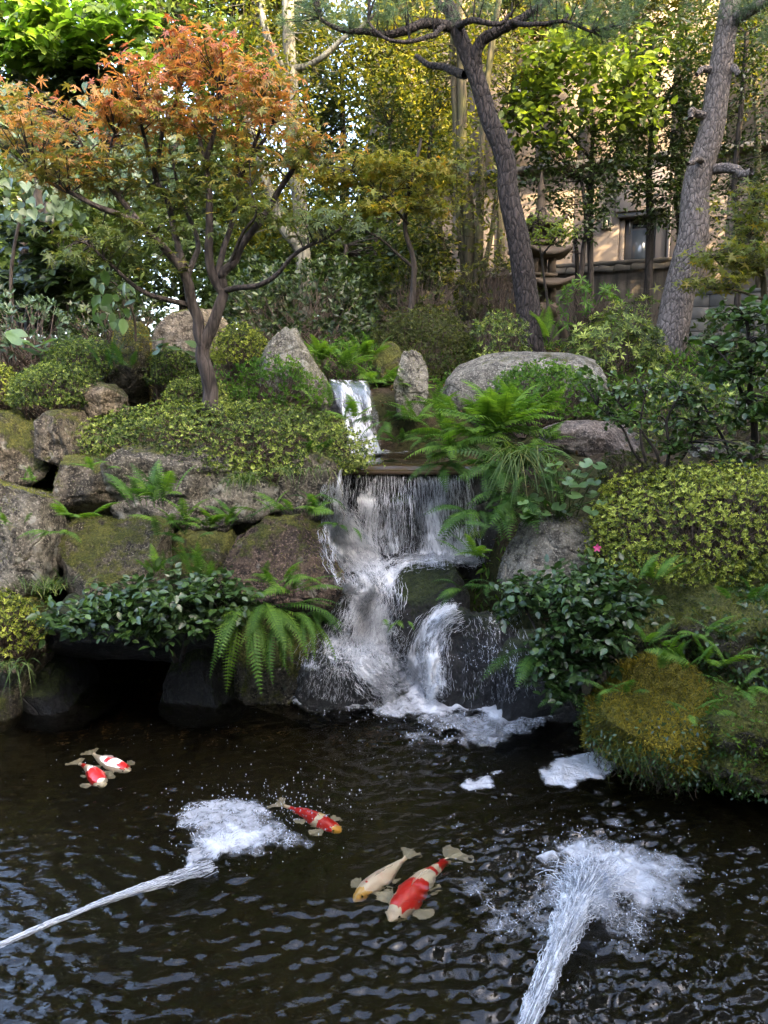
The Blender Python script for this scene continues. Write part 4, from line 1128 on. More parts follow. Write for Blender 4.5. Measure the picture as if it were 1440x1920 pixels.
def pat_blocks(*bl, base=0.5, head=None):
    def fn(S, A, B, nz, tint):
        tint[:] = base
        if head is not None:
            tint = np.where(S < head[0] + 0.03 * nz, head[1], tint)
        for (a, b, c, w) in bl:
            on = (S > a + 0.035 * nz) & (S < b + 0.035 * nz) & (np.abs(A - c) < w + 0.3 * nz) & (B > -0.55)
            tint = np.where(on, 0.12, tint)
        return tint
    return lambda *a: np.clip(fn(*a) + 0.10 * a[3], 0, 1)
koi((728, 1738), (862, 1600), -0.07, -0.05, pat_blocks((0.13, 0.50, 0.1, 0.95), (0.68, 0.76, 0.1, 0.7), (0.84, 0.95, 0, 2.0)), 'large white koi with a broad red back patch swimming beside the cream koi', fat=1.05)
koi((664, 1698), (775, 1602), -0.075, 0.04, pat_blocks((0.25, 0.275, -0.2, 0.14), base=0.47, head=(0.17, 0.80)), 'cream koi with a golden head and one small red dot')
koi((640, 1572), (515, 1512), -0.08, 0.03, pat_blocks((0.08, 0.34, 0, 1.5), (0.42, 0.92, 0.0, 1.4), base=0.66, head=(0.09, 0.92)), 'red and gold koi half hidden in the bubbles of the left jet')
koi((196, 1480), (140, 1428), -0.032, 0.08, pat_blocks((0.15, 0.58, 0.1, 1.2), (0.82, 0.92, 0, 2)), 'white koi with one large red saddle, left of the touching pair', fat=1.15)
koi((243, 1452), (165, 1410), -0.032, -0.06, pat_blocks((0.07, 0.24, 0.2, 0.9), (0.42, 0.54, 0, 0.7)), 'white koi with two red spots, right of the touching pair', fat=1.15)
# ------------------------------------------------------------------ the house behind, its garden wall, the stone pagoda
YAW = -math.radians(21)
UX = np.array([math.cos(YAW), math.sin(YAW), 0]); UY = np.array([-math.sin(YAW), math.cos(YAW), 0])
B0 = P(1205, 490, 16.0)
def on_plane(px, py, o0):
    d = P(px, py, 5.0) - np.array([0, 0, EYE])
    t = ((o0 - np.array([0, 0, EYE])) @ UY) / (d @ UY)
    q = np.array([0, 0, EYE]) + d * t - o0
    return q @ UX, q[2] + o0[2] - B0[2]
def yawed(name, label, cat, o0, group=None):
    e = thing(name, label, cat, o0, group)
    e.rotation_euler.z = YAW
    return e

SIDING = plain_mat('tan_siding', (0.115, 0.092, 0.075), 0.75, 0.2, 1.5, bump=0.1)
SIDING2 = plain_mat('pale_canopy', (0.18, 0.15, 0.13), 0.7, 0.15, 1.2)
TRIM = plain_mat('dark_trim', (0.05, 0.047, 0.045), 0.5, 0.2)
GLASS = plain_mat('dark_glass', (0.02, 0.024, 0.028), 0.06, 0.0, spec=0.8)
GLASSP = plain_mat('pale_glass', (0.06, 0.07, 0.08), 0.1, 0.0, spec=0.8)
LAMPG = plain_mat('lamp_glass', (0.45, 0.38, 0.27), 0.3, 0.1)

house = yawed('house', 'tan panelled house with a dark door behind the garden wall', 'house', B0)
def hb(name, x0, x1, z0, z1, y0, y1, mat, par=None, bev=0.008):
    return MB().box((x0, y0, z0), (x1, y1, z1), None, bev).build(name, mat, par or house)
xl, _ = on_plane(695, 330, B0); xr = 6.0
zeave = on_plane(1205, 303, B0)[1]
dx0, dz1 = on_plane(1163, 400, B0); dx1, _ = on_plane(1252, 400, B0)
hb('core', xl, xr, -0.9, 7.0, 0.36, 6.0, plain_mat('house_core', (0.12, 0.10, 0.08), 0.9))
joints = [xl] + [on_plane(p, 300, B0)[0] for p in (770, 850, 930, 1010, 1080)] + [dx0]
for a, b in zip(joints[:-1], joints[1:]):
    hb('siding_panel', a + 0.006, b - 0.006, -0.9, zeave - 0.02, 0.0, 0.35, SIDING)
j2 = [dx1] + [on_plane(p, 300, B0)[0] for p in (1300, 1370)] + [xr]
for a, b in zip(j2[:-1], j2[1:]):
    hb('siding_panel', a + 0.006, b - 0.006, -0.9, zeave - 0.02, 0.0, 0.35, SIDING)
wx0, wz0 = on_plane(953, 234, B0); wx1, wz1 = on_plane(1012, 138, B0)
ju = [xl] + [on_plane(p, 300, B0)[0] for p in (800, 880)] + [wx0]
for a, b in zip(ju[:-1], ju[1:]):
    hb('upper_siding_panel', a + 0.006, b - 0.006, zeave + 0.09, 5.6, -0.22, 0.35, SIDING)
hb('upper_siding_panel', wx0 + 0.006, wx1 - 0.006, zeave + 0.09, wz0, -0.22, 0.35, SIDING)
hb('upper_siding_panel', wx0 + 0.006, wx1 - 0.006, wz1, 5.6, -0.22, 0.35, SIDING)
ju = [wx1] + [on_plane(p, 300, B0)[0] for p in (1085, 1155, 1255, 1357)] + [xr]
for a, b in zip(ju[:-1], ju[1:]):
    hb('upper_siding_panel', a + 0.006, b - 0.006, zeave + 0.09, 5.6, -0.22, 0.35, SIDING)
hb('eave_strip', xl - 0.05, xr, zeave - 0.015, zeave + 0.085, -0.28, 0.34, TRIM)
win = hb('window', wx0 + 0.01, wx1 - 0.01, wz0 + 0.005, wz1 - 0.005, -0.10, 0.3, TRIM)
mid = (wx0 + wx1) / 2
hb('pane', wx0 + 0.06, mid - 0.02, wz0 + 0.06, wz1 - 0.06, -0.104, -0.09, GLASSP, win, 0)
hb('pane', mid + 0.02, wx1 - 0.06, wz0 + 0.06, wz1 - 0.06, -0.104, -0.09, GLASSP, win, 0)
# canopy panel and the door recess
cz0 = on_plane(1205, 397, B0)[1]
hb('canopy_panel', dx0 - 0.08, dx1 + 0.02, cz0, zeave - 0.03, -0.16, -0.004, SIDING2)
hb('soffit', dx0 - 0.04, dx1, cz0 - 0.10, cz0 - 0.004, -0.10, 0.34, TRIM)
door = hb('door', dx0 + 0.11, dx1 - 0.22, -0.3, cz0 - 0.11, 0.18, 0.34, TRIM)
g = dx0 + 0.25
hb('pane', g, g + 0.33, 0.7, cz0 - 0.2, 0.174, 0.19, GLASS, door, 0)
hb('pane', g, g + 0.33, -0.2, 0.66, 0.174, 0.19, GLASSP, door, 0)
hb('handle', dx0 + 0.18, dx0 + 0.2, 0.6, 0.95, 0.14, 0.18, plain_mat('steel', (0.4, 0.4, 0.4), 0.3, metal=1.0), door, 0)
hb('door_jamb', dx1 - 0.21, dx1 - 0.01, -0.9, cz0 - 0.11, 0.05, 0.34, SIDING)
hb('door_jamb', dx0 + 0.004, dx0 + 0.1, -0.9, cz0 - 0.11, 0.05, 0.34, SIDING)
px_ = on_plane(1247, 440, B0)[0]
m = MB(); m.tubes([[(px_ + 0.08, -0.05, -0.9), (px_ + 0.08, -0.05, 1), (px_ + 0.08, -0.05, zeave - 0.02)]], 0.025, 8)
m.build('downpipe', SIDING2, house, smooth=True)
hb('roof', xl - 0.6, xr, 7.003, 7.2, -0.8, 6.6, TRIM)
# lamp on the wall
lx0, lz0 = on_plane(1127, 431, B0); lx1, lz1 = on_plane(1147, 407, B0)
lamp = yawed('wall_lamp', 'small square black wall lamp beside the house door', 'lamp', B0 + UX * lx0 + np.array([0, 0, lz0]))
w, h = lx1 - lx0, lz1 - lz0
for nm, lo, hi, mt in (('frame', (0, -0.10, 0), (0.035, -0.003, h), TRIM), ('frame', (w - 0.035, -0.10, 0), (w, -0.003, h), TRIM), ('frame', (0.037, -0.10, 0), (w - 0.037, -0.003, 0.035), TRIM), ('frame', (0.037, -0.10, h - 0.035), (w - 0.037, -0.003, h), TRIM), ('backplate', (0.037, -0.02, 0.037), (w - 0.037, -0.004, h - 0.037), TRIM), ('shade', (0.07, -0.085, 0.07), (w - 0.07, -0.022, h - 0.07), LAMPG)):
    MB().box(lo, hi, None, 0.003).build(nm, mt, lamp)

# garden wall in front of the house: stained render under a coping of tiles, then bare blocks at right
W0 = P(1050, 505, 13.0)
def stained():
    k = NT('stained_wall')
    co = k.coords(rnd=False)
    n1 = k.noise(co, 1.6, 6, 0.6)
    st = k.n('Mapping', {'Vector': co, 'Scale': (7, 7, 0.7)}).outputs[0]
    n2 = k.noise(st, 1.0, 6, 0.6)
    c = k.ramp(n1, [(0.35, (0.055, 0.046, 0.036)), (0.65, (0.12, 0.10, 0.08))])
    c = k.mix(k.ramp(n2, [(0.42, 0.75), (0.6, 0.0)]), c, (0.022, 0.02, 0.015))
    bp = k.n('Bump', {'Strength': 0.3, 'Distance': 0.02, 'Height': k.noise(co, 30, 5)})
    return k.done(k.n('BsdfPrincipled', {'Base Color': c, 'Roughness': 0.92, 'Normal': bp.outputs[0]}).outputs[0])
STAIN = stained()
BLOCK = plain_mat('concrete_block', (0.15, 0.145, 0.135), 0.9, 0.6, 2.5, bump=0.25)
TILE = plain_mat('old_tile', (0.065, 0.055, 0.042), 0.8, 0.6, 6, bump=0.4)
def wp(px, py):
    x, z = on_plane(px, py, W0)
    return x, z + B0[2] - W0[2]
wx0, wx1 = wp(640, 540)[0], wp(1283, 487)[0]
wall = yawed('garden_wall', 'dark stained garden wall with tile coping in front of the house', 'wall', W0)
MB().box((wx0, 0, -2.2), (wx1, 0.14, -0.07), None, 0.01).build('wall_face', STAIN, wall)
tw = 0.26
tile = MB()
for s in (-1, 1):
    q = np.array([[(x, 0.07 + s * 0.0, 0.045 + 0.012 * math.sin(x * 24)) for x in np.linspace(0.004, tw - 0.004, 7)], [(x, 0.07 + s * 0.17, -0.055 + 0.012 * math.sin(x * 24)) for x in np.linspace(0.004, tw - 0.004, 7)], [(x, 0.07 + s * 0.17, -0.085) for x in np.linspace(0.004, tw - 0.004, 7)]])
    I = np.arange(2)[:, None] * 7 + np.arange(6)[None]
    tile.add(q.reshape(-1, 3), np.stack([I, I + 1, I + 8, I + 7], -1).reshape(-1, 4), 0.5)
tme = tile.mesh('coping_tile', TILE)
for k in range(int((wx1 - wx0) / tw)):
    inst('coping_tile', tme, wall, Matrix.Translation((wx0 + k * tw, 0, R.normal() * 0.008)) @ Matrix.Rotation(R.normal() * 0.03, 4, 'Y'))
MB().tubes([[(wx0, 0.07, 0.055), ((wx0 + wx1) / 2, 0.07, 0.055), (wx1, 0.07, 0.055)]], 0.045, 8).build('ridge', TILE, wall, smooth=True)
bwall = yawed('block_wall', 'bare grey concrete block wall right of the leaning pine', 'wall', W0 + UX * (wx1 + 0.02))
ztop = wp(1300, 553)[1]
bw, bh = 0.39, 0.19
MB().box((0, 0.03, -3.2), (3.6, 0.12, ztop - 0.005), None).build('mortar', plain_mat('mortar', (0.07, 0.068, 0.062), 0.95), bwall)
bms = [MB().box((0.005, 0, 0.005), (bw - 0.005, 0.15, bh - 0.005), None, 0.004).mesh('block', BLOCK) for _ in range(3)]
for r in range(12):
    for c in range(9):
        inst('block', bms[(r * 5 + c) % 3], bwall, Matrix.Translation((c * bw, R.normal() * 0.002, ztop - (r + 1) * bh)))
MB().box((-0.02, -0.02, ztop + 0.002), (3.62, 0.17, ztop + 0.06), None, 0.006).build('coping', BLOCK, bwall)

# stone pagoda lantern standing behind the dark pine
PAG = plain_mat('pagoda_stone', (0.075, 0.055, 0.036), 0.9, 0.5, 5, bump=0.35)
pc = P(1006, 640, 10.6)
pag = thing('stone_pagoda', 'brown stone pagoda lantern with upturned roofs behind the dark pine', 'stone lantern', pc)
S_ = W(1, 10.6)
def zz(py): return (640 - py) * S_ * 1.0
def part(name, fn):
    b = MB(); fn(b); b.build(name, PAG, pag, smooth=False)
def legs(b, s1, s2):
    # arched foot: four curved stone legs under a slab
    pts = []
    for k in range(9):
        a = math.pi / 2 * k / 8
        pts.append((0.10 + 0.17 * math.sin(a), zz(596) - 0.30 * (1 - math.cos(a)) - 0.0))
    p = np.array([(s1 * q[0], s2 * q[0], q[1]) for q in pts])
    b.tubes(p[None], np.linspace(0.075, 0.06, 9)[None], 6)
for s1 in (-1, 1):
    for s2 in (-1, 1):
        part('leg', lambda b: legs(b, s1, s2))
part('platform', lambda b: b.lathe([(0.001, zz(600)), (0.30, zz(600)), (0.36, zz(590)), (0.36, zz(580)), (0.28, zz(575)), (0.001, zz(575))], 6))
def roof(b, py, r, t=0.9):
    n = 16
    rows = []
    ang = np.linspace(0, 2 * math.pi, 4 * n, endpoint=False)
    for (q, z) in ((0.20, 0.22), (0.45, 0.12), (0.75, 0.045), (1.0, 0.03), (1.0, -0.02), (0.6, -0.03), (0.2, -0.03)):
        sq = 1 / np.maximum(np.abs(np.cos(ang)), np.abs(np.sin(ang)))
        lift = 0.10 * np.clip(sq - 1, 0, 1) / 0.414 * max(0, q - 0.4) / 0.6
        rows.append(np.stack([r * q * sq * np.cos(ang), r * q * sq * np.sin(ang), zz(py) + z * t + lift], -1))
    m_ = len(ang)
    I = np.arange(len(rows) - 1)[:, None] * m_; J = np.arange(m_)[None]
    b.add(np.concatenate(rows), np.stack([I + J, I + (J + 1) % m_, I + m_ + (J + 1) % m_, I + m_ + J], -1).reshape(-1, 4))
def chamber(b, y0, y1, r):
    z0, z1 = zz(y0), zz(y1)
    for s1 in (-1, 1):
        for s2 in (-1, 1):
            b.box((s1 * r - 0.04, s2 * r - 0.04, z0), (s1 * r + 0.04, s2 * r + 0.04, z1))
    b.box((-r * 0.62, -r * 0.62, z0 + 0.004), (r * 0.62, r * 0.62, z1 - 0.004))
    b.box((-r - 0.06, -r - 0.06, z0 - 0.04), (r + 0.06, r + 0.06, z0 - 0.002))
part('chamber', lambda b: chamber(b, 573, 548, 0.14))
part('tier_roof', lambda b: roof(b, 545, 0.36))
part('chamber', lambda b: chamber(b, 522, 497, 0.13))
part('tier_roof', lambda b: roof(b, 492, 0.33))
part('chamber', lambda b: chamber(b, 466, 446, 0.11))
part('tier_roof', lambda b: roof(b, 440, 0.27))
part('spire', lambda b: b.lathe([(0.07, zz(424)), (0.08, zz(415)), (0.05, zz(408)), (0.075, zz(398)), (0.045, zz(388)), (0.065, zz(378)), (0.03, zz(366)), (0.02, zz(350)), (0.001, zz(344))], 10))
for o in bpy.data.objects:
    if o.parent == pag:
        o.rotation_euler.z = 0.25

# unseen building mass, added right of and behind the camera to shade the garden
shade_block = thing('unseen_shade_block', 'tall plain unseen block added round behind the camera to shade the pond', 'house', (7.2, -9, 0.4))
PLASTER = plain_mat('plaster', (0.42, 0.37, 0.31), 0.85, 0.2, 1)
MB().box((0, -16, 0), (9, 8.9, 13.2), None, 0.05).build('wall', PLASTER, shade_block)
MB().box((-22, -1.5, 0), (-0.02, 5.2, 8.2), None, 0.05).build('wall', PLASTER, shade_block)
MB().box((-22.4, -1.9, 8.21), (-0.42, 5.6, 8.5), None, 0.05).build('roof', TRIM, shade_block)
MB().box((0, 8.92, 0), (9, 13.9, 9.3), None, 0.05).build('wall', PLASTER, shade_block)
MB().box((-0.4, -16.4, 13.21), (9.4, 9.3, 13.5), None, 0.05).build('roof', TRIM, shade_block)
MB().box((-0.4, 9.32, 9.31), (9.4, 14.3, 9.6), None, 0.05).build('roof', TRIM, shade_block)
# ------------------------------------------------------------------ plants: builders
def near_first(pos, n):
    d = np.linalg.norm(np.asarray(pos) - np.array([0, 0, EYE]), axis=1)
    return np.argsort(d)[:n]

def leafset(parent, O, tpl, pos, axis, nrm, scale, tint, mat, nobj, name='leaf', rest='foliage'):
    """the nobj leaves that show largest as single objects, the others in one mesh"""
    pos = np.asarray(pos); n = len(pos)
    axis, nrm = np.broadcast_to(axis, (n, 3)), np.broadcast_to(nrm, (n, 3))
    scale, tint = np.broadcast_to(scale, (n,)), np.broadcast_to(tint, (n,))
    idx = near_first(pos, min(nobj, n)) if nobj else np.zeros(0, int)
    ms = []
    if nobj:
        for q in np.linspace(0.06, 0.94, 8):
            ms.append(MB().leaves(tpl, [(0, 0, 0)], np.array([[0, 1.0, 0]]), np.array([[0, 0, 1.0]]), 1.0, q).mesh(name, mat))
    for i in idx:
        inst(name, ms[int(np.clip(tint[i] * 8, 0, 7))], parent, frame(pos[i] - O, axis[i], nrm[i], scale[i]))
    mask = np.ones(n, bool); mask[idx] = False
    if mask.any():
        MB().leaves(tpl, pos[mask], axis[mask], nrm[mask], scale[mask], tint[mask]).build(rest, mat, parent, O, kind='stuff')

def clipped(x0, y0, x1, y1, Y, depth, mat, label, dens=1.0, leaf=0.030, tpl=LANCE, box=2.5, lump=0.08, per=7, name='azalea_shrub', cat='shrub', group='clipped azalea shrubs', low=-0.45, twigs=160, layers=(1.0, 0.93, 0.8), seed=0, open_=0.62, nobj=0, upw=0.3):
    Yc = Y + depth / 2
    c0 = P((x0 + x1) / 2, (y0 + y1) / 2, Yc)
    zt, zb = P(0, y0, Yc)[2], P(0, y1, Yc)[2]
    rx, ry = W((x1 - x0) / 2, Yc), depth / 2
    # the widest ring lies low, the dome above it
    zc = zb + (zt - zb) * 0.33
    up_, dn = zt - zc, zc - zb
    O = np.array([c0[0], Yc, zb])
    e = thing(name, label, cat, O, group)
    area = 2 * math.pi * ((rx * ry + rx * up_ + ry * up_) / 3) * 1.15
    g = np.random.default_rng(seed + 77)
    pos, nr = [], []
    for L in layers:
        n = int(dens * area / (leaf * 1.25) ** 2 * (1.0 if L == 1 else 0.55))
        d = unit(g.normal(size=(n, 3)) * np.array([1, 1, 0.8]))
        d[:, 2] = np.where(d[:, 2] < low, -d[:, 2], d[:, 2])
        r = (np.abs(d) ** box).sum(1) ** (-1 / box)
        lm = 1 + lump * fbm(d * 2.6 + seed, 3, seed) + 0.05 * g.normal(size=n)
        hgt = np.where(d[:, 2] > 0, up_, dn / max(0.3, -low) * 0.55)
        p = np.stack([d[:, 0] * rx, d[:, 1] * ry, d[:, 2] * hgt], -1) * (r * lm * L)[:, None]
        nn = unit(np.stack([d[:, 0] / rx, d[:, 1] / ry, d[:, 2] / hgt], -1))
        pos.append(p + np.array([c0[0], Yc, zc])); nr.append(nn)
    pos, nr = np.concatenate(pos), np.concatenate(nr)
    n = len(pos)
    ax = unit(nr + np.array([0, 0, upw]) + 0.35 * g.normal(size=(n, 3)))
    P_, A_, N_, S_, T_ = [], [], [], [], []
    t1 = unit(np.cross(ax, g.normal(size=(n, 3)))); t2 = np.cross(ax, t1)
    base_t = np.clip(0.36 + 0.22 * fbm(pos * 3.5, 2, seed) + 0.2 * g.normal(size=n), 0, 1)
    for k in range(per):
        a = 2 * math.pi * k / per + g.uniform(0, 0.6, n)
        out = t1 * np.cos(a)[:, None] + t2 * np.sin(a)[:, None]
        dirs = unit(ax * (1 - open_ * (0.5 + 0.6 * g.random(n)))[:, None] + out * open_)
        P_.append(pos + 0.02 * leaf * g.normal(size=(n, 3))); A_.append(dirs); N_.append(ax + 0.3 * g.normal(size=(n, 3)))
        S_.append(leaf * g.uniform(0.7, 1.3, n)); T_.append(np.clip(base_t + (0.35 if k < 2 else 0) * g.random(n) + 0.1 * g.normal(size=n), 0, 1))
    leafset(e, O, tpl, np.concatenate(P_), np.concatenate(A_), np.concatenate(N_), np.concatenate(S_), np.concatenate(T_), mat, nobj)
    if twigs:
        k = g.integers(0, n, twigs)
        st = np.array([c0[0], Yc, zb - 0.1]) + np.stack([g.uniform(-0.5, 0.5, twigs) * rx, g.uniform(-0.5, 0.5, twigs) * ry, np.zeros(twigs)], -1)
        en = pos[k]
        md = (st + en) / 2 + g.normal(size=(twigs, 3)) * 0.04
        s = np.linspace(0, 1, 6)[None, :, None]
        path = (1 - s) ** 2 * st[:, None] + 2 * s * (1 - s) * md[:, None] + s ** 2 * en[:, None]
        MB().tubes(path, np.linspace(0.008, 0.002, 6)[None], 4).build('twigs', TWIG, e, O, kind='stuff')
    return e

# ---- ferns
def frond_mesh(name, mat, droop, pairs=17, width=0.17, tint=0.5, teeth=4, curl=0.0):
    mb = MB()
    def rach(t):
        t = np.asarray(t, float)
        return np.stack([0.04 * np.sin(t * 2.0) * 0, t - 0.18 * droop * t ** 2.4, 0.34 * np.sin(t * 1.4) * (1 - droop) * 0.9 + 0.16 * t - droop * 0.62 * t ** 2.1], -1)
    ts = np.linspace(0, 1, 12)
    mb.tubes(rach(ts)[None], np.linspace(0.008, 0.002, 12)[None], 3, tint * 0.7)
    for k in range(pairs):
        t = 0.14 + 0.86 * (k / pairs) ** 0.95
        w = width * np.interp(t, [0.1, 0.25, 0.45, 0.7, 0.9, 1.0], [0.55, 0.9, 1.0, 0.72, 0.36, 0.08])
        p = rach(t); tg = unit(rach(min(1, t + 0.02)) - rach(max(0, t - 0.02)))
        up = unit(np.cross(np.array([1.0, 0, 0]), tg))
        for s in (-1, 1):
            dr = unit(np.array([s * 1.0, 0, 0]) + tg * 0.42 - up * (0.18 + 0.1 * math.sin(k * 2.3 + s)))
            n = np.cross(dr, tg) * s
            # toothed pinna
            hw = w * 0.13 + 0.006
            q, f = [p + dr * 0.0], []
            for j in range(1, teeth + 1):
                u = (j - 0.35) / teeth
                hh = hw * (1 - u ** 1.6) + 0.0015
                q += [p + dr * w * (u - 0.5 / teeth) + tg * hh * 0.55 - up * 0.12 * w * u * u, p + dr * w * u + tg * hh - up * 0.12 * w * u * u, p + dr * w * (u - 0.5 / teeth) - tg * hh * 0.55 - up * 0.12 * w * u * u, p + dr * w * u - tg * hh - up * 0.12 * w * u * u]
            q.append(p + dr * w - up * 0.14 * w)
            prev = (0, 0)
            for j in range(teeth):
                b = 1 + 4 * j
                a1, t1, a2, t2 = b, b + 1, b + 2, b + 3
                if prev == (0, 0):
                    f += [(0, a1, a2)]
                else:
                    f += [(prev[0], a1, a2), (prev[0], a2, prev[1]), ]
                f += [(a1, t1, a2), (t1, t2, a2)]
                prev = (t1, t2)
            f += [(prev[0], len(q) - 1, prev[1])]
            mb.add(q, f, np.clip(tint + R.normal() * 0.12, 0, 1))
    return mb.mesh(name, mat)
FROND = {}
FROND['lsword'] = [frond_mesh('frond', L_FERN, 0.75 + 0.1 * j, pairs=24, width=0.085 + 0.012 * j, tint=0.35 + 0.18 * j, teeth=3) for j in range(3)]
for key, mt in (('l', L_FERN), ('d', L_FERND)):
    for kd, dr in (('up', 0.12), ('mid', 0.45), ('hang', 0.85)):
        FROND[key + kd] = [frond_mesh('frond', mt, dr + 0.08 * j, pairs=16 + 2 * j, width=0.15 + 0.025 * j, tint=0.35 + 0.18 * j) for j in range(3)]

def fern(px, py, Y, size, n, label, kind='lmid', az=(0, 360), el=(15, 60), off=0.06, at_hit=False, group='ferns on the banks'):
    """n fronds rising from the crown at a pixel; az 270 looks to the camera, 0 to the right"""
    c = P(px, py, Y) if Y else hit(px, py)[0] - np.array([0, 0.03, 0])
    e = thing('fern', label, 'fern', c, group)
    for k in range(n):
        a = math.radians(az[0] + (az[1] - az[0]) * ((k + 0.5) / n) + R.normal() * 9)
        b = math.radians(R.uniform(*el))
        d = np.array([math.cos(a) * math.cos(b), math.sin(a) * math.cos(b), math.sin(b)])
        up = unit(np.array([-math.cos(a) * math.sin(b), -math.sin(a) * math.sin(b), math.cos(b)]) + 0.25 * R.normal(size=3))
        me = FROND[kind][R.integers(0, 3)]
        inst('frond', me, e, frame(np.array([R.normal() * off, R.normal() * off * 0.5, 0]), d, up, size * R.uniform(0.7, 1.15)))
    return e

def tuft(px, py, Y, n, size, label, spread=0.05, droop=0.8, az=(0, 360), mat=None, name='grass_tuft', cat='grass', wide=0.035, group='grass tufts on the banks'):
    c = P(px, py, Y) if Y else hit(px, py)[0]
    e = thing(name, label, cat, c, group)
    M = 7; s = np.linspace(0, 1, M)
    mb = MB()
    for k in range(n):
        a = math.radians(R.uniform(*az)); L = size * R.uniform(0.6, 1.15); dr = droop * R.uniform(0.5, 1.3)
        h = np.array([math.cos(a), math.sin(a), 0])
        p = c + R.normal(size=3) * spread * np.array([1, 0.6, 0.2]) + h * (L * 0.75 * s * (0.4 + 0.6 * s))[:, None] + np.array([0, 0, 1.0]) * (L * (s * 0.9 - dr * s ** 2.2))[:, None]
        side = unit(np.cross(h, [0, 0, 1.0]) + 0.3 * R.normal(size=3))
        w = wide * size * (1 - s ** 2.5) * 0.5
        v = np.stack([p - side * w[:, None], p + side * w[:, None]], 1).reshape(-1, 3)
        i = np.arange(M - 1) * 2
        mb.add(v, np.stack([i, i + 1, i + 3, i + 2], -1))
    mb.build('blades', mat or L_GRASS, e, c, kind='stuff')
    return e

# ---- trees and loose bushes
def in_ellipsoids(ells, n, power=0.45):
    """ells: (px, py, rx_px, ry_px, Y, rY); n points shared by volume"""
    vol = np.array([e[2] * e[3] for e in ells], float) ** 0.9 * np.array([(e[6] if len(e) > 6 else 1) for e in ells])
    k = R.choice(len(ells), n, p=vol / vol.sum())
    E = np.array([e[:6] for e in ells], float)[k]
    c = np.array([P(e[0], e[1], e[4]) for e in ells])[k]
    d = rand_dir(n) * (R.random(n) ** power)[:, None]
    r = np.stack([E[:, 2] * E[:, 4] / FPX, E[:, 5], E[:, 3] * E[:, 4] / FPX], -1)
    return c + d * r, d, k

def foliage(ells, nsprig, per, leaf, mode='spray', L=0.25, clump=0.0, power=0.45, tint=0.5, tvar=0.22):
    c, d, k = in_ellipsoids(ells, nsprig, power)
    n = len(c)
    if mode == 'spray':
        dirs = unit(d * 0.6 + rand_dir(n) * 0.7 + np.array([0, 0, 0.15]))
        t = np.tile(np.linspace(0.1, 1, per), n)
        D = np.repeat(dirs, per, 0); C = np.repeat(c, per, 0)
        side = unit(np.cross(D, [0.02, 0.01, 1.0])); sg = np.tile(np.where(np.arange(per) % 2 == 0, 1.0, -1.0), n)
        pos = C + D * (t * L - L * 0.5)[:, None] + 0.1 * leaf * R.normal(size=(n * per, 3))
        ax = unit(D * 0.6 + side * (sg * 0.8)[:, None] + 0.35 * R.normal(size=(n * per, 3)) - np.array([0, 0, 0.25]))
        nr = unit(np.array([0, 0, 1.0]) + 0.55 * R.normal(size=(n * per, 3)))
    elif mode == 'whorl':
        a = np.tile(np.arange(per) * 2 * math.pi / per, n) + np.repeat(R.uniform(0, 6.28, n), per)
        tilt = np.repeat(unit(np.array([0, -0.25, 1.0]) + 0.35 * R.normal(size=(n, 3))), per, 0)
        t1 = unit(np.cross(tilt, [1.0, 0.1, 0.05])); t2 = np.cross(tilt, t1)
        ax = unit(t1 * np.cos(a)[:, None] + t2 * np.sin(a)[:, None] - tilt * 0.15 + 0.15 * R.normal(size=(n * per, 3)))
        pos = np.repeat(c, per, 0) + ax * leaf * 0.08; nr = tilt
    elif mode == 'hang':
        pos = np.repeat(c, per, 0) + R.normal(size=(n * per, 3)) * L * np.array([0.5, 0.5, 0.5])
        ax = unit(np.array([0, 0, -1.0]) + 0.55 * R.normal(size=(n * per, 3)))
        nr = unit(np.array([0, -1.0, 0.6]) + 0.5 * R.normal(size=(n * per, 3)))
    elif mode == 'flat':
        pos = np.repeat(c, per, 0) + R.normal(size=(n * per, 3)) * L * np.array([0.5, 0.5, 0.12])
        a = R.uniform(0, 6.28, n * per)
        ax = unit(np.stack([np.cos(a), np.sin(a) - 0.25, -0.45 + 0.3 * R.normal(size=n * per)], -1))
        nr = unit(np.array([0, -0.45, 1.0]) + 0.45 * R.normal(size=(n * per, 3)))
    m = len(pos)
    tn = np.clip(tint + 0.16 * fbm(pos * 1.3, 2, 4) + tvar * R.normal(size=m), 0, 1)
    return pos, ax, nr, leaf * R.uniform(0.7, 1.25, m), tn, c

def limb_paths(px_paths):
    """[[(px, py, Y), ...], r0px, r1px] -> world path and radii"""
    out = []
    for pts, r0, r1 in px_paths:
        w = np.array([P(*q) for q in pts])
        M = max(10, 4 * len(pts))
        sp = smooth_path(w, M)
        Y = np.mean([q[2] for q in pts])
        out.append((sp, np.linspace(W(r0, Y), W(r1, Y), M)))
    return out

def wobble(p, amp, seed):
    s = np.linspace(0, 6, len(p))
    for k in range(3):
        p[1:-1, k] += amp * vnoise(np.stack([s, np.full(len(p), seed * 3.7 + k * 11), s * 0], -1))[1:-1]
    return p

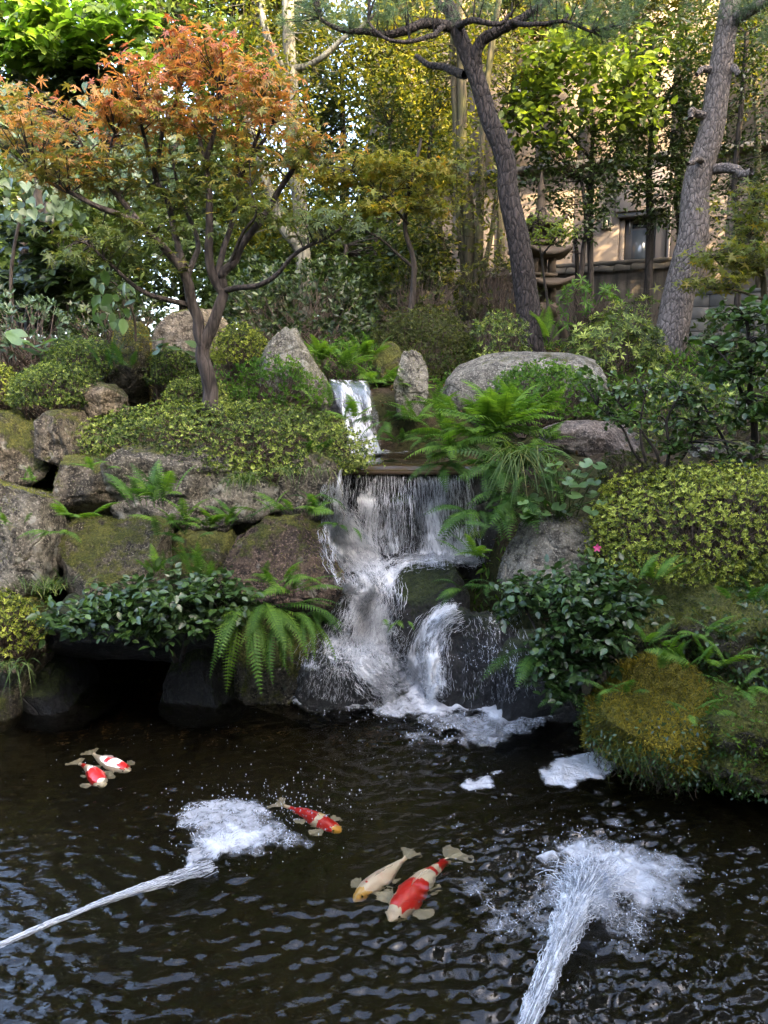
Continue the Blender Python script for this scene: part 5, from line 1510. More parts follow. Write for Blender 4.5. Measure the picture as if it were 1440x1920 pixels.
def tree(name, label, cat, trunks, branches, bark, fol, nobj=0, tpl=OVAL, lmat=None, group=None, twign=120, twigr=0.004, sides=9, lname='leaf', base=None, rough=0.0):
    tp = limb_paths(trunks); bp = limb_paths(branches)
    O = tp[0][0][0] if tp else base
    e = thing(name, label, cat, O, group)
    for i, (p, r) in enumerate(tp):
        p = wobble(p, r[0] * 0.25, i)
        MB().tubes(p[None], r[None], sides).build('trunk', bark, e, O, True)
    for i, (p, r) in enumerate(bp):
        MB().tubes(wobble(p, r[0] * 0.4, i + 5)[None], r[None], 7).build('branch', bark, e, O, True)
    allp = np.concatenate([p for p, _ in tp + bp]) if tp or bp else None
    sets = fol if isinstance(fol, list) else [fol]
    cs = []
    for j, F in enumerate(sets):
        pos, ax, nr, sc, tn, c = F[:6]
        leafset(e, O, F[6] if len(F) > 6 else tpl, pos, ax, nr, sc, tn, F[7] if len(F) > 7 else lmat, nobj if j == 0 else 0, lname, 'crown')
        cs.append(c)
    if twign and allp is not None:
        c = np.concatenate(cs)
        k = R.choice(len(c), min(twign, len(c)), replace=False)
        en = c[k]
        D = np.linalg.norm(en[:, None] - allp[None], axis=2)
        st = allp[D.argmin(1)]
        md = st * 0.45 + en * 0.55 + R.normal(size=en.shape) * 0.05 + np.array([0, 0, 0.04])
        s = np.linspace(0, 1, 7)[None, :, None]
        path = (1 - s) ** 2 * st[:, None] + 2 * s * (1 - s) * md[:, None] + s ** 2 * en[:, None]
        MB().tubes(path, np.linspace(twigr * 2, twigr * 0.5, 7)[None], 4).build('twigs', bark, e, O, kind='stuff')
    return e
# ------------------------------------------------------------------ clipped shrubs
clipped(138, 757, 686, 902, 5.35, 1.15, L_AZ, 'broad low clipped azalea dome spread around the maple trunk', 0.95, 0.024, lump=0.045, twigs=420, seed=1, box=2.15)
clipped(28, 683, 190, 775, 5.75, 0.75, L_AZ, 'small clipped azalea over the square brown boulder at left', 1.0, 0.023, seed=2, box=2.0, lump=0.05)
clipped(88, 638, 235, 718, 6.35, 0.7, L_AZ, 'clipped azalea cushion left of the tall mossy standing stone', 1.0, 0.023, seed=3, box=2.0, lump=0.05)
clipped(272, 652, 364, 735, 6.5, 0.5, L_AZ, 'small round azalea between the standing stone and the maple', 1.0, 0.023, seed=4, box=2.0, lump=0.05)
clipped(308, 706, 428, 775, 6.1, 0.5, L_AZ, 'small azalea ball directly left of the maple trunk foot', 1.0, 0.023, seed=5, box=2.0, lump=0.05)
clipped(402, 608, 500, 695, 7.2, 0.55, L_AZB, 'small bright azalea ball left of the pointed granite rock', 1.0, 0.025, seed=6, box=2.0, lump=0.05)
clipped(1112, 884, 1580, 1085, 4.35, 1.2, L_AZB, 'large bright yellow green azalea mound at the right edge', 0.95, 0.025, seed=7, box=2.6, twigs=420, upw=0.4)
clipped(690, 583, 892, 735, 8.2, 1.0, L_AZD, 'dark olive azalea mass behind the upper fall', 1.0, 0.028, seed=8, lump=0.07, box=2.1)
clipped(884, 586, 990, 690, 8.1, 0.7, L_AZ, 'fresh green shrub left of the dark pine foot', 0.7, 0.045, tpl=NARROW, seed=9, lump=0.12, box=2.0, name='leafy_shrub', group='loose shrubs on the slope')
clipped(1056, 590, 1240, 710, 8.0, 0.9, L_AZ, 'rhododendron like shrub with narrow leaves right of the dark pine', 0.9, 0.066, tpl=NARROW, per=8, seed=10, lump=0.08, box=2.0, open_=0.85, name='leafy_shrub', group='loose shrubs on the slope')
clipped(425, 500, 690, 660, 8.3, 1.3, L_DARK, 'big dark evergreen shrub behind the pointed granite rock', 0.75, 0.07, per=6, seed=11, lump=0.12, name='evergreen_shrub', group='loose shrubs on the slope')
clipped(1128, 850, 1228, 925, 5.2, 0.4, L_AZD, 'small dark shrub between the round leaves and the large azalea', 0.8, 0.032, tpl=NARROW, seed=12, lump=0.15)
clipped(-50, 680, 30, 775, 5.9, 0.6, L_AZB, 'bright azalea cut by the left edge of the picture', 1.0, 0.023, seed=13, box=2.0, lump=0.05)
clipped(-60, 1118, 68, 1225, 4.55, 0.4, L_AZB, 'pale green azalea above the waterline at the left edge', 0.9, 0.026, seed=14, lump=0.15)
clipped(-40, 560, 125, 690, 7.0, 0.9, L_PALE, 'loose shrub with pale grey green leaves at the left edge', 0.45, 0.07, per=6, seed=15, lump=0.2, name='leafy_shrub', group='loose shrubs on the slope')
clipped(915, 678, 1130, 800, 6.9, 0.6, L_FERN, 'feathery light green shrub in front of the huge granite boulder', 1.0, 0.034, tpl=LANCE, seed=16, lump=0.12, box=2.0, name='leafy_shrub', group='loose shrubs on the slope')
clipped(420, 672, 605, 775, 6.55, 0.5, L_FERN, 'feathery shrub at the foot of the pointed granite rock', 0.7, 0.034, tpl=LANCE, seed=17, lump=0.2, box=2.0, name='leafy_shrub', group='loose shrubs on the slope')
clipped(1200, 700, 1330, 800, 7.0, 0.6, L_AZ, 'low loose shrub in front of the leaning pine foot', 0.6, 0.04, seed=18, lump=0.22, name='leafy_shrub', group='loose shrubs on the slope')
clipped(1180, 720, 1450, 890, 6.2, 0.8, L_AZ, 'dark thicket shrub behind the open camellia at right', 0.5, 0.045, seed=19, lump=0.25, name='leafy_shrub', group='loose shrubs on the slope')
clipped(1040, 525, 1180, 620, 9.6, 0.8, L_FERN, 'pale leafy shrub in front of the stained wall', 0.35, 0.10, tpl=NARROW, per=7, seed=20, lump=0.3, open_=0.9, name='leafy_shrub', group='loose shrubs on the slope')
clipped(130, 560, 300, 660, 7.6, 0.8, L_DARK, 'dark low shrub behind the standing stone', 0.6, 0.06, seed=21, lump=0.2, name='evergreen_shrub', group='loose shrubs on the slope')
clipped(700, 500, 860, 610, 9.6, 0.9, L_GOLD, 'sunlit yellow green shrub at the foot of the clustered trunks', 0.4, 0.065, tpl=NARROW, seed=22, lump=0.3, name='leafy_shrub', group='loose shrubs on the slope')
clipped(1290, 600, 1480, 720, 8.6, 0.8, L_DARK, 'dark shrub before the concrete block wall', 0.35, 0.07, seed=23, lump=0.25, name='evergreen_shrub', group='loose shrubs on the slope')
clipped(560, 640, 720, 720, 7.9, 0.5, L_FERN, 'low fresh green plants behind the upper fall', 0.5, 0.05, tpl=NARROW, seed=24, lump=0.25, name='leafy_shrub', group='loose shrubs on the slope')
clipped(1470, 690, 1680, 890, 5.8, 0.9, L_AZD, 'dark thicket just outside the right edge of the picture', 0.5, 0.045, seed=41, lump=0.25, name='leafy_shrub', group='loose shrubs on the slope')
clipped(1590, 880, 1850, 1100, 4.4, 1.0, L_AZ, 'clipped azalea just outside the right edge of the picture', 0.6, 0.034, seed=42, box=2.1)
clipped(-330, 740, -70, 900, 5.6, 0.9, L_AZ, 'clipped azalea just outside the left edge of the picture', 0.6, 0.034, seed=43, box=2.1)
# the single pink flower on the large azalea
fc = P(1119, 1027, 4.5)
fl = thing('azalea_flower', 'single pink azalea flower at the left side of the large bright azalea', 'flower', fc)
PINK = leaf_mat('pink_petal', [(0, (0.55, 0.06, 0.20)), (1, (0.75, 0.14, 0.32))], trans=0.2, tcol=(1, 0.6, 0.8))
for k in range(5):
    a = 2 * math.pi * k / 5 + 0.3
    MB().leaves(BROAD, [fc], np.array([[math.cos(a), -0.45, math.sin(a)]]), np.array([[0, -1.0, 0.2]]), 0.030, 0.3 + 0.1 * k).build('petal', PINK, fl, fc)

# ------------------------------------------------------------------ the autumn maple
MY = 5.9
maple_trunk = [
    ([(398, 772, MY), (390, 720, MY), (381, 680, MY), (384, 640, MY), (398, 605, MY), (410, 570, MY), (418, 545, MY)], 15.5, 9.5),
]
mb_ = [
    ([(382, 655, MY), (370, 600, MY), (359, 558, MY - .02), (352, 525, MY - .05), (333, 492, MY - .08)], 11, 9),
    ([(335, 494, MY - .08), (300, 455, MY - .15), (260, 420, MY - .2), (220, 402, MY - .25), (175, 385, MY - .3), (115, 350, MY - .3), (60, 320, MY - .3)], 8, 2.5),
    ([(262, 422, MY - .2), (235, 385, MY - .1), (205, 350, MY - .1), (165, 300, MY), (135, 225, MY)], 6, 2),
    ([(345, 500, MY - .08), (325, 425, MY + .05), (311, 370, MY + .1), (293, 340, MY + .1), (300, 280, MY + .1), (305, 235, MY + .1), (282, 200, MY + .1)], 7, 3),
    ([(305, 238, MY + .1), (325, 205, MY + .1), (335, 150, MY + .1)], 4, 2),
    ([(294, 342, MY + .1), (280, 290, MY), (268, 240, MY), (262, 200, MY)], 5, 2),
    ([(350, 572, MY), (320, 562, MY - .1), (280, 552, MY - .2), (240, 525, MY - .3), (200, 487, MY - .35), (165, 455, MY - .4)], 6, 2),
    ([(417, 548, MY), (402, 520, MY), (395, 480, MY), (394, 420, MY), (390, 365, MY), (386, 300, MY), (400, 255, MY), (411, 200, MY), (415, 160, MY)], 9, 3),
    ([(386, 305, MY), (372, 255, MY + .1), (358, 230, MY + .1), (335, 215, MY + .15)], 5, 2),
    ([(417, 545, MY), (417, 512, MY), (440, 490, MY), (452, 462, MY), (490, 408, MY), (520, 360, MY), (550, 320, MY - .05), (582, 278, MY - .1), (600, 255, MY - .1)], 9, 3),
    ([(420, 543, MY), (450, 538, MY - .1), (482, 534, MY - .2), (520, 514, MY - .25), (552, 478, MY - .3), (600, 450, MY - .3), (660, 415, MY - .3)], 6, 2),
    ([(408, 520, MY), (425, 450, MY + .1), (438, 400, MY + .15), (445, 340, MY + .15), (443, 270, MY + .15), (444, 225, MY + .15)], 6, 2.5),
    ([(447, 338, MY + .15), (468, 300, MY + .1), (485, 245, MY + .1), (495, 195, MY + .1)], 5, 2),
    ([(468, 300, MY + .1), (490, 270, MY + .1), (510, 235, MY + .1), (516, 195, MY + .1)], 4, 2),
    ([(350, 520, MY), (370, 460, MY + .25), (350, 400, MY + .3), (330, 340, MY + .3), (320, 290, MY + .3)], 6, 2),
    ([(430, 500, MY), (455, 440, MY - .15), (480, 400, MY - .2), (470, 350, MY - .2)], 4, 1.5),
    ([(200, 345, MY - .1), (200, 300, MY - .1), (215, 250, MY - .1)], 3.5, 1.5),
]
def mapset(ells, ns, per, leaf, tint):
    F = foliage(ells, ns, per, leaf, 'flat', L=0.20, tint=tint, tvar=0.2)
    pos = F[0]
    # the leaves high on the crown have turned first
    F[4][:] = np.clip(F[4] + 0.34 * np.clip((pos[:, 2] - 4.15) / 0.6, -1.0, 0.6), 0, 1)
    return F
orange = [(330, 110, 90, 32, MY, .5), (430, 122, 95, 38, MY, .5), (380, 95, 75, 22, MY, .4), (290, 165, 95, 35, MY, .5), (400, 180, 110, 38, MY, .55), (490, 180, 65, 40, MY, .5), (525, 215, 45, 28, MY, .4), (185, 210, 85, 24, MY - .1, .5), (240, 228, 90, 30, MY, .5), (350, 235, 95, 28, MY, .5), (450, 240, 80, 28, MY, .45), (545, 262, 75, 26, MY - .1, .4), (600, 272, 42, 20, MY - .1, .35), (250, 195, 60, 30, MY, .4)]
green = [(40, 215, 80, 26, MY - .2, .5), (90, 240, 80, 22, MY - .3, .5), (50, 190, 75, 18, MY - .2, .45), (45, 250, 80, 22, MY - .3, .5), (110, 285, 95, 24, MY - .3, .5), (220, 285, 80, 24, MY - .1, .5), (170, 320, 100, 20, MY - .2, .5), (300, 310, 75, 25, MY, .45), (400, 315, 60, 24, MY, .4), (480, 310, 55, 26, MY, .4), (80, 320, 80, 18, MY - .3, .4), (250, 355, 75, 18, MY, .4), (335, 365, 65, 22, MY, .4), (440, 350, 45, 22, MY - .1, .35), (160, 345, 80, 18, MY - .2, .4), (560, 300, 60, 18, MY - .1, .35)]
low = [(170, 440, 75, 16, MY - .35, .35), (250, 452, 65, 14, MY - .3, .35), (210, 468, 60, 12, MY - .3, .3), (260, 425, 80, 14, MY - .2, .3), (160, 485, 50, 10, MY - .4, .25), (640, 420, 75, 18, MY - .3, .3), (560, 410, 60, 16, MY - .3, .3), (600, 440, 60, 12, MY - .3, .25), (480, 400, 45, 15, MY - .2, .3), (300, 500, 50, 10, MY - .2, .25)]
tree('maple', 'autumn maple with orange crown rising through the broad azalea', 'tree', maple_trunk, mb_, BARK_M,
     [mapset(orange, 285, 7, 0.060, 0.46) + (MAPLE, L_MAPLE), mapset(green, 230, 7, 0.060, 0.33) + (MAPLE, L_MAPLE), mapset(low, 110, 7, 0.060, 0.14) + (MAPLE, L_MAPLE)],
     nobj=300, twign=420, twigr=0.0032, sides=12)
# a second, yellow maple behind it
tree('yellow_maple', 'slender maple with yellow leaves between the big maple and the pine', 'tree',
     [([(770, 600, 9.4), (775, 500, 9.4), (760, 420, 9.4), (770, 340, 9.4), (790, 260, 9.4)], 6, 2.5)],
     [([(765, 420, 9.4), (720, 370, 9.2), (660, 320, 9.0)], 3, 1.2), ([(770, 345, 9.4), (820, 320, 9.3), (880, 310, 9.2)], 3, 1.2), ([(772, 500, 9.4), (700, 440, 9.2), (640, 430, 9.1)], 3, 1.2)], BARK_D,
     [foliage([(700, 310, 80, 18, 9.1, .5), (760, 335, 80, 18, 9.3, .5), (830, 320, 60, 14, 9.2, .4), (650, 340, 50, 14, 9.1, .4), (800, 385, 60, 20, 9.4, .4), (690, 390, 80, 18, 9.1, .4), (590, 330, 40, 14, 9, .4)], 230, 7, 0.075, 'flat', L=0.2, tint=0.42) + (STAR, L_MAPLEY)], twign=80)

# ------------------------------------------------------------------ pines
PY1 = 9.0
def pine_tufts(ells, n, per=42, L=0.12):
    """each tuft a brush of needles"""
    c, d, k = in_ellipsoids(ells, n, 0.5)
    ax = unit(d * np.array([1, 1, .4]) + np.array([0, -0.15, 0.35]) + 0.35 * R.normal(size=c.shape))
    A = np.repeat(ax, per, 0); C = np.repeat(c, per, 0)
    u = np.tile(np.linspace(-0.07, 0.03, per), n)[:, None]
    dirs = unit(A * 0.6 + rand_dir(n * per))
    return C + A * u, dirs, rand_dir(n * per), L * R.uniform(0.7, 1.2, n * per), np.clip(np.repeat(0.45 + 0.25 * R.normal(size=n), per) + 0.12 * R.normal(size=n * per), 0, 1), c
tree('pine', 'dark crooked pine standing behind the huge granite boulder', 'tree',
     [([(1004, 672, PY1), (992, 600, PY1), (978, 520, PY1), (962, 430, PY1), (957, 345, PY1), (955, 310, PY1), (938, 270, PY1), (915, 225, PY1), (892, 150, PY1), (868, 90, PY1), (848, 45, PY1), (835, 5, PY1)], 24, 12)],
     [([(893, 150, PY1), (900, 85, PY1 - .1), (935, 60, PY1 - .2), (990, 25, PY1 - .3), (1030, -10, PY1 - .3)], 12, 6),
      ([(852, 50, PY1), (800, 40, PY1 - .2), (740, 65, PY1 - .3), (690, 62, PY1 - .4), (640, 50, PY1 - .4), (600, 35, PY1 - .4)], 10, 3),
      ([(850, 48, PY1), (880, 40, PY1 - .3), (930, 45, PY1 - .4), (960, 25, PY1 - .4)], 7, 3),
      ([(840, 45, PY1), (800, 70, PY1 - .5), (760, 80, PY1 - .6), (720, 72, PY1 - .6), (690, 40, PY1 - .6)], 6, 2),
      ([(872, 140, PY1), (840, 128, PY1 + .3), (800, 122, PY1 + .5), (780, 105, PY1 + .6)], 8, 4),
      ([(846, 30, PY1), (820, 0, PY1 + .2), (800, -40, PY1 + .2)], 8, 4),
      ([(960, 40, PY1 - .3), (1000, 45, PY1 - .5), (1060, 40, PY1 - .5), (1110, 60, PY1 - .5)], 5, 2)], BARK_P,
     [pine_tufts([(660, 40, 70, 26, 8.6, .4), (720, 30, 60, 25, 8.6, .4), (790, 15, 60, 20, 8.7, .5), (610, 20, 60, 18, 8.6, .4), (560, 40, 45, 18, 8.6, .3), (900, 15, 60, 18, 8.7, .4), (1070, 25, 70, 30, 8.5, .4), (1130, 55, 60, 22, 8.5, .4), (1010, 10, 60, 16, 8.6, .4), (1180, 20, 60, 20, 8.5, .4)], 330) + (NEEDLE, L_PINE), pine_tufts([(760, -160, 240, 90, 8.6, 1.0), (1000, -260, 260, 110, 8.8, 1.0), (820, -420, 240, 110, 8.8, 1.1), (560, -260, 160, 90, 8.6, 1.0)], 520, 40, 0.15) + (NEEDLE, L_PINE)], twign=200, twigr=0.005, sides=14)
# knots on its trunk
tree('leaning_pine', 'pale barked pine leaning right with sawn branch stubs', 'tree',
     [([(1255, 690, 9.3), (1262, 600, 9.3), (1275, 520, 9.3), (1292, 440, 9.3), (1310, 360, 9.3), (1322, 290, 9.3), (1332, 220, 9.3), (1342, 140, 9.3), (1350, 80, 9.3), (1360, 20, 9.3), (1366, -40, 9.3)], 31, 16)],
     [([(1352, 75, 9.3), (1375, 45, 9.2), (1405, 18, 9.1), (1440, -5, 9.0)], 13, 9),
      ([(1328, 312, 9.3), (1360, 314, 9.15), (1390, 322, 9.0), (1410, 321, 8.9)], 10, 7),
      ([(1325, 305, 9.3), (1305, 300, 9.1), (1290, 308, 9.0)], 7, 4),
      ([(1345, 130, 9.3), (1370, 128, 9.2), (1385, 140, 9.1)], 9, 5),
      ([(1340, 128, 9.3), (1318, 130, 9.2), (1306, 140, 9.1)], 7, 4),
      ([(1322, 220, 9.3), (1300, 210, 9.15), (1295, 222, 9.1)], 8, 5)], BARK_P2,
     [pine_tufts([(1410, 10, 60, 22, 9.0, .4), (1290, 5, 60, 16, 9.0, .4), (1430, 60, 40, 20, 9, .4)], 90) + (NEEDLE, L_PINE), pine_tufts([(1380, -220, 220, 110, 9.0, 1.1), (1300, -430, 220, 120, 9, 1.1), (1480, -80, 120, 60, 8.8, .8)], 380, 40, 0.15) + (NEEDLE, L_PINE)], twign=30, sides=14)

# ------------------------------------------------------------------ trees behind
tree('clustered_tree', 'clump of tall greenish trunks growing together behind the upper fall', 'tree',
     [([(882, 600, 10.6), (880, 480, 10.6), (872, 340, 10.6), (866, 200, 10.6), (860, 60, 10.6), (855, -60, 10.6)], 12, 6),
      ([(876, 600, 10.7), (868, 480, 10.7), (858, 330, 10.7), (852, 180, 10.7), (848, 20, 10.7)], 9, 5),
      ([(892, 600, 10.5), (898, 480, 10.5), (902, 350, 10.5), (906, 230, 10.5), (920, 100, 10.5), (940, -20, 10.5)], 9, 5),
      ([(886, 600, 10.4), (915, 470, 10.4), (930, 380, 10.4), (935, 300, 10.4)], 6, 3),
      ([(870, 600, 10.8), (845, 520, 10.8), (815, 380, 10.8), (790, 300, 10.8)], 6, 3)], [], BARK_G,
     [foliage([(870, 60, 110, 60, 11, .9), (960, 130, 70, 60, 11, .7), (790, 110, 80, 60, 11, .8), (850, 190, 60, 50, 11.2, .6), (870, 400, 70, 45, 10.6, .6), (780, 420, 60, 40, 10.4, .5), (850, 300, 50, 60, 10.2, .4), (920, 330, 40, 60, 10.2, .4), (830, 480, 50, 40, 10.2, .4), (920, 470, 40, 50, 10.2, .4), (750, 480, 50, 40, 10.3, .4)], 760, 7, 0.075, 'spray', L=0.3, tint=0.55) + (OVAL, L_GOLD)], twign=120)
tree('pale_trunked_tree', 'tall tree with pale sunlit trunk behind the maple', 'tree',
     [([(575, 600, 11), (566, 480, 11), (556, 340, 11), (548, 200, 11), (540, 80, 11), (535, -60, 11)], 15, 10)],
     [([(565, 470, 11), (520, 400, 11), (490, 300, 11.1), (462, 220, 11.2)], 12, 6), ([(548, 200, 11), (520, 110, 10.9), (500, 60, 10.8), (490, -20, 10.8)], 9, 5), ([(546, 130, 11), (600, 110, 10.8), (650, 70, 10.7), (700, 30, 10.6)], 6, 3)], BARK_L,
     [foliage([(480, 60, 90, 60, 11, .9), (580, 50, 80, 50, 11.2, .9), (650, 140, 80, 60, 11.4, .8), (560, 420, 70, 60, 11.4, .8), (480, 420, 60, 60, 11.3, .6), (640, 60, 70, 50, 11.2, .8), (550, 300, 50, 70, 10.6, .4), (530, 130, 50, 50, 10.6, .4), (480, 330, 50, 60, 10.8, .5), (570, 210, 30, 50, 10.6, .3)], 640, 7, 0.08, 'spray', L=0.32, tint=0.6) + (OVAL, L_GOLD)], twign=120)
tree('broad_leaved_tree', 'bright sunlit tree with large lobed leaves before the house', 'tree',
     [([(1110, 580, 11.2), (1105, 480, 11.2), (1102, 380, 11.2), (1108, 300, 11.2), (1112, 220, 11.2)], 6, 3), ([(1085, 575, 11.3), (1082, 500, 11.3), (1078, 430, 11.3)], 5, 3)],
     [([(1108, 300, 11.2), (1060, 240, 11), (1020, 190, 10.9)], 3, 1.5), ([(1110, 260, 11.2), (1150, 200, 11), (1190, 150, 10.9)], 3, 1.5)], BARK_D,
     [foliage([(1040, 110, 80, 45, 10.6, .6), (1110, 130, 90, 50, 10.6, .7), (1180, 150, 55, 45, 10.7, .5), (1060, 190, 70, 35, 10.6, .5), (1130, 205, 60, 30, 10.6, .5), (1000, 170, 40, 40, 10.7, .4), (1090, 80, 70, 30, 10.6, .5), (970, 230, 35, 40, 10.7, .4), (1030, 260, 40, 30, 10.7, .4), (1200, 210, 50, 30, 10.7, .4)], 300, 6, 0.125, 'spray', L=0.4, tint=0.55) + (BROAD, L_BRIGHT)], nobj=220, twign=90)
tree('holly_tree', 'dark glossy evergreen tree with a straight thin trunk before the house door', 'tree',
     [([(1213, 600, 11.6), (1216, 480, 11.6), (1218, 350, 11.6), (1222, 200, 11.6), (1225, 60, 11.6)], 8, 4)], [([(1222, 220, 11.6), (1260, 170, 11.4), (1290, 120, 11.3)], 3, 1.5), ([(1222, 260, 11.6), (1190, 210, 11.5), (1170, 180, 11.5)], 3, 1.5)], BARK_D,
     [foliage([(1245, 120, 75, 60, 11.3, .7), (1250, 210, 60, 60, 11.4, .6), (1180, 240, 45, 30, 11.4, .5), (1290, 170, 35, 60, 11.3, .5), (1200, 100, 50, 40, 11.3, .5), (1180, 305, 60, 14, 11.2, .4), (1250, 300, 50, 14, 11.2, .4), (1190, 350, 40, 25, 11.2, .4), (1260, 350, 40, 30, 11.3, .4), (1290, 260, 40, 40, 11.3, .4), (1240, 400, 40, 30, 11.3, .3), (1180, 270, 50, 40, 11.3, .4)], 980, 7, 0.085, 'spray', L=0.3, tint=0.4) + (OVAL, L_DARK)], twign=90)
tree('thin_tree', 'thin dark leaved tree with a pale bent stem beside the stone pagoda', 'tree',
     [([(1085, 590, 10.9), (1082, 540, 10.9), (1092, 490, 10.9), (1098, 420, 10.9), (1090, 340, 10.9)], 6, 3), ([(1105, 590, 11), (1108, 480, 11), (1108, 400, 11), (1112, 340, 11)], 6, 3)], [], BARK_D,
     [foliage([(1060, 320, 50, 30, 10.8, .5), (1120, 330, 60, 26, 10.9, .5), (1050, 440, 45, 30, 10.8, .4), (1080, 265, 60, 30, 10.9, .5), (1140, 290, 50, 22, 10.8, .4), (1060, 380, 40, 24, 10.8, .4), (1010, 300, 40, 40, 10.9, .4), (1030, 240, 50, 30, 10.9, .4), (960, 210, 30, 60, 11, .4), (1110, 400, 30, 40, 10.8, .3), (1140, 250, 40, 40, 10.9, .4), (1000, 360, 40, 40, 10.8, .3), (1140, 370, 25, 40, 10.8, .3)], 560, 7, 0.08, 'spray', L=0.3, tint=0.35) + (OVAL, L_DARK)], twign=60)
tree('sunlit_sapling', 'low sapling with flat sprays of bright yellow green leaves by the pagoda', 'tree',
     [([(1030, 640, 9.7), (1025, 560, 9.7), (1015, 480, 9.7), (1000, 410, 9.7)], 3, 1.5)], [([(1016, 480, 9.7), (1050, 440, 9.5), (1085, 420, 9.4)], 2, 1), ([(1010, 450, 9.7), (1010, 400, 9.5), (1020, 390, 9.4)], 2, 1)], BARK_D,
     [foliage([(1010, 410, 40, 12, 9.5, .3), (1050, 430, 50, 10, 9.4, .3), (1000, 440, 40, 12, 9.5, .3), (1030, 450, 40, 8, 9.4, .3)], 60, 8, 0.065, 'flat', L=0.2, tint=0.7) + (OVAL, L_BRIGHT)], twign=30)
tree('dark_leaved_tree', 'dark small leaved tree filling the upper right corner', 'tree',
     [([(1380, 620, 11.0), (1385, 480, 11), (1378, 340, 11), (1390, 180, 11), (1400, 60, 11)], 6, 4), ([(1275, 480, 12), (1272, 380, 12), (1280, 280, 12), (1276, 200, 12)], 6, 4)], [], BARK_D,
     [foliage([(1400, 160, 60, 60, 11, .8), (1420, 250, 50, 50, 11, .7), (1390, 80, 70, 50, 11, .8), (1290, 60, 50, 40, 11.4, .6), (1310, 380, 40, 40, 12, .6), (1400, 330, 50, 40, 11.2, .6), (1280, 250, 40, 60, 12, .6), (1420, 430, 40, 50, 11, .5), (1350, 250, 50, 50, 11.4, .5), (1350, 350, 40, 40, 11.4, .5), (1370, 420, 50, 40, 11, .5), (1440, 340, 40, 60, 11, .5), (1300, 420, 30, 50, 11.6, .4), (1400, 470, 50, 40, 10.8, .4)], 1050, 7, 0.07, 'spray', L=0.28, tint=0.35) + (OVAL, L_DARK)], twign=100)
tree('right_maple', 'green maple branches hanging in at the right edge above the block wall', 'tree',
     [([(1450, 700, 8.0), (1440, 600, 8), (1425, 500, 8), (1400, 440, 8)], 8, 4)], [([(1428, 510, 8), (1370, 490, 7.9), (1320, 480, 7.8)], 3, 1.2), ([(1430, 560, 8), (1380, 545, 7.8), (1330, 540, 7.7)], 3, 1.2), ([(1405, 450, 8), (1410, 400, 8), (1430, 360, 8)], 3, 1.5)], BARK_G,
     [foliage([(1360, 480, 70, 22, 7.8, .4), (1420, 420, 40, 30, 8, .4), (1340, 530, 60, 18, 7.7, .4), (1420, 500, 40, 30, 7.9, .4), (1410, 370, 40, 24, 8, .4)], 130, 7, 0.07, 'flat', L=0.2, tint=0.15) + (STAR, L_MAPLEY)], twign=80)
tree('whorl_leaved_tree', 'bright green tree with whorled leaves in the upper left corner', 'tree',
     [([(60, 620, 9), (70, 480, 9), (75, 340, 9), (80, 180, 9), (90, 40, 9)], 13, 5), ([(95, 620, 9.1), (100, 480, 9.1), (120, 340, 9.1), (160, 180, 9), (190, 60, 8.9)], 11, 4), ([(40, 620, 9.1), (45, 500, 9.1), (40, 380, 9.1)], 10, 6), ([(115, 620, 9.2), (125, 520, 9.2), (130, 420, 9.2)], 9, 6), ([(78, 620, 8.9), (84, 500, 8.9), (90, 380, 8.9)], 9, 6)], [], BARK_D,
     [foliage([(60, 30, 90, 45, 8.2, .6), (170, 45, 90, 45, 8.3, .6), (230, 30, 60, 45, 8.4, .5), (110, 95, 90, 35, 8.3, .5), (220, 95, 60, 30, 8.4, .5), (30, 90, 60, 40, 8.3, .5)], 210, 7, 0.135, 'whorl', tint=0.65) + (BROAD, L_WHORL),
      foliage([(90, 170, 110, 50, 8.8, .6), (200, 160, 90, 50, 8.8, .6), (60, 240, 90, 40, 8.9, .5), (180, 230, 80, 40, 8.9, .5), (70, 440, 80, 50, 8.6, .4), (60, 540, 90, 50, 8.6, .4), (150, 520, 60, 60, 8.6, .4)], 380, 7, 0.13, 'whorl', tint=0.25) + (BROAD, L_DARK)], nobj=260, twign=200)
tree('pale_leaved_climber', 'climber with pale heart shaped leaves hanging at the left below the bright tree', 'climber',
     [([(30, 640, 8.0), (20, 520, 8.0), (40, 400, 8.0), (60, 330, 7.9), (110, 260, 7.8)], 4, 2)], [([(60, 330, 7.9), (130, 300, 7.7), (200, 260, 7.7)], 2.5, 1.2)], BARK_D,
     [foliage([(60, 360, 60, 40, 7.5, .3), (40, 320, 50, 30, 7.5, .3), (110, 240, 40, 16, 7.6, .3), (200, 240, 70, 40, 7.7, .4), (230, 330, 70, 40, 7.8, .4), (120, 390, 40, 40, 7.6, .3), (40, 240, 50, 20, 7.6, .3), (280, 280, 60, 40, 7.9, .3)], 75, 5, 0.10, 'hang', L=0.22, tint=0.55) + (HEART, L_PALE)], nobj=240, twign=60, twigr=0.003)
tree('big_leaved_branch', 'low sprig with big smooth bright leaves under the maple bough', 'plant',
     [([(255, 640, 6.3), (250, 590, 6.25), (232, 550, 6.2), (215, 530, 6.2)], 2.5, 1.2)], [], TWIG,
     [foliage([(215, 545, 35, 22, 6.15, .15), (235, 575, 30, 18, 6.15, .15), (190, 565, 25, 14, 6.15, .1)], 9, 3, 0.115, 'hang', L=0.2, tint=0.8) + (BROAD, L_FARF)], nobj=27, twign=14, twigr=0.002)
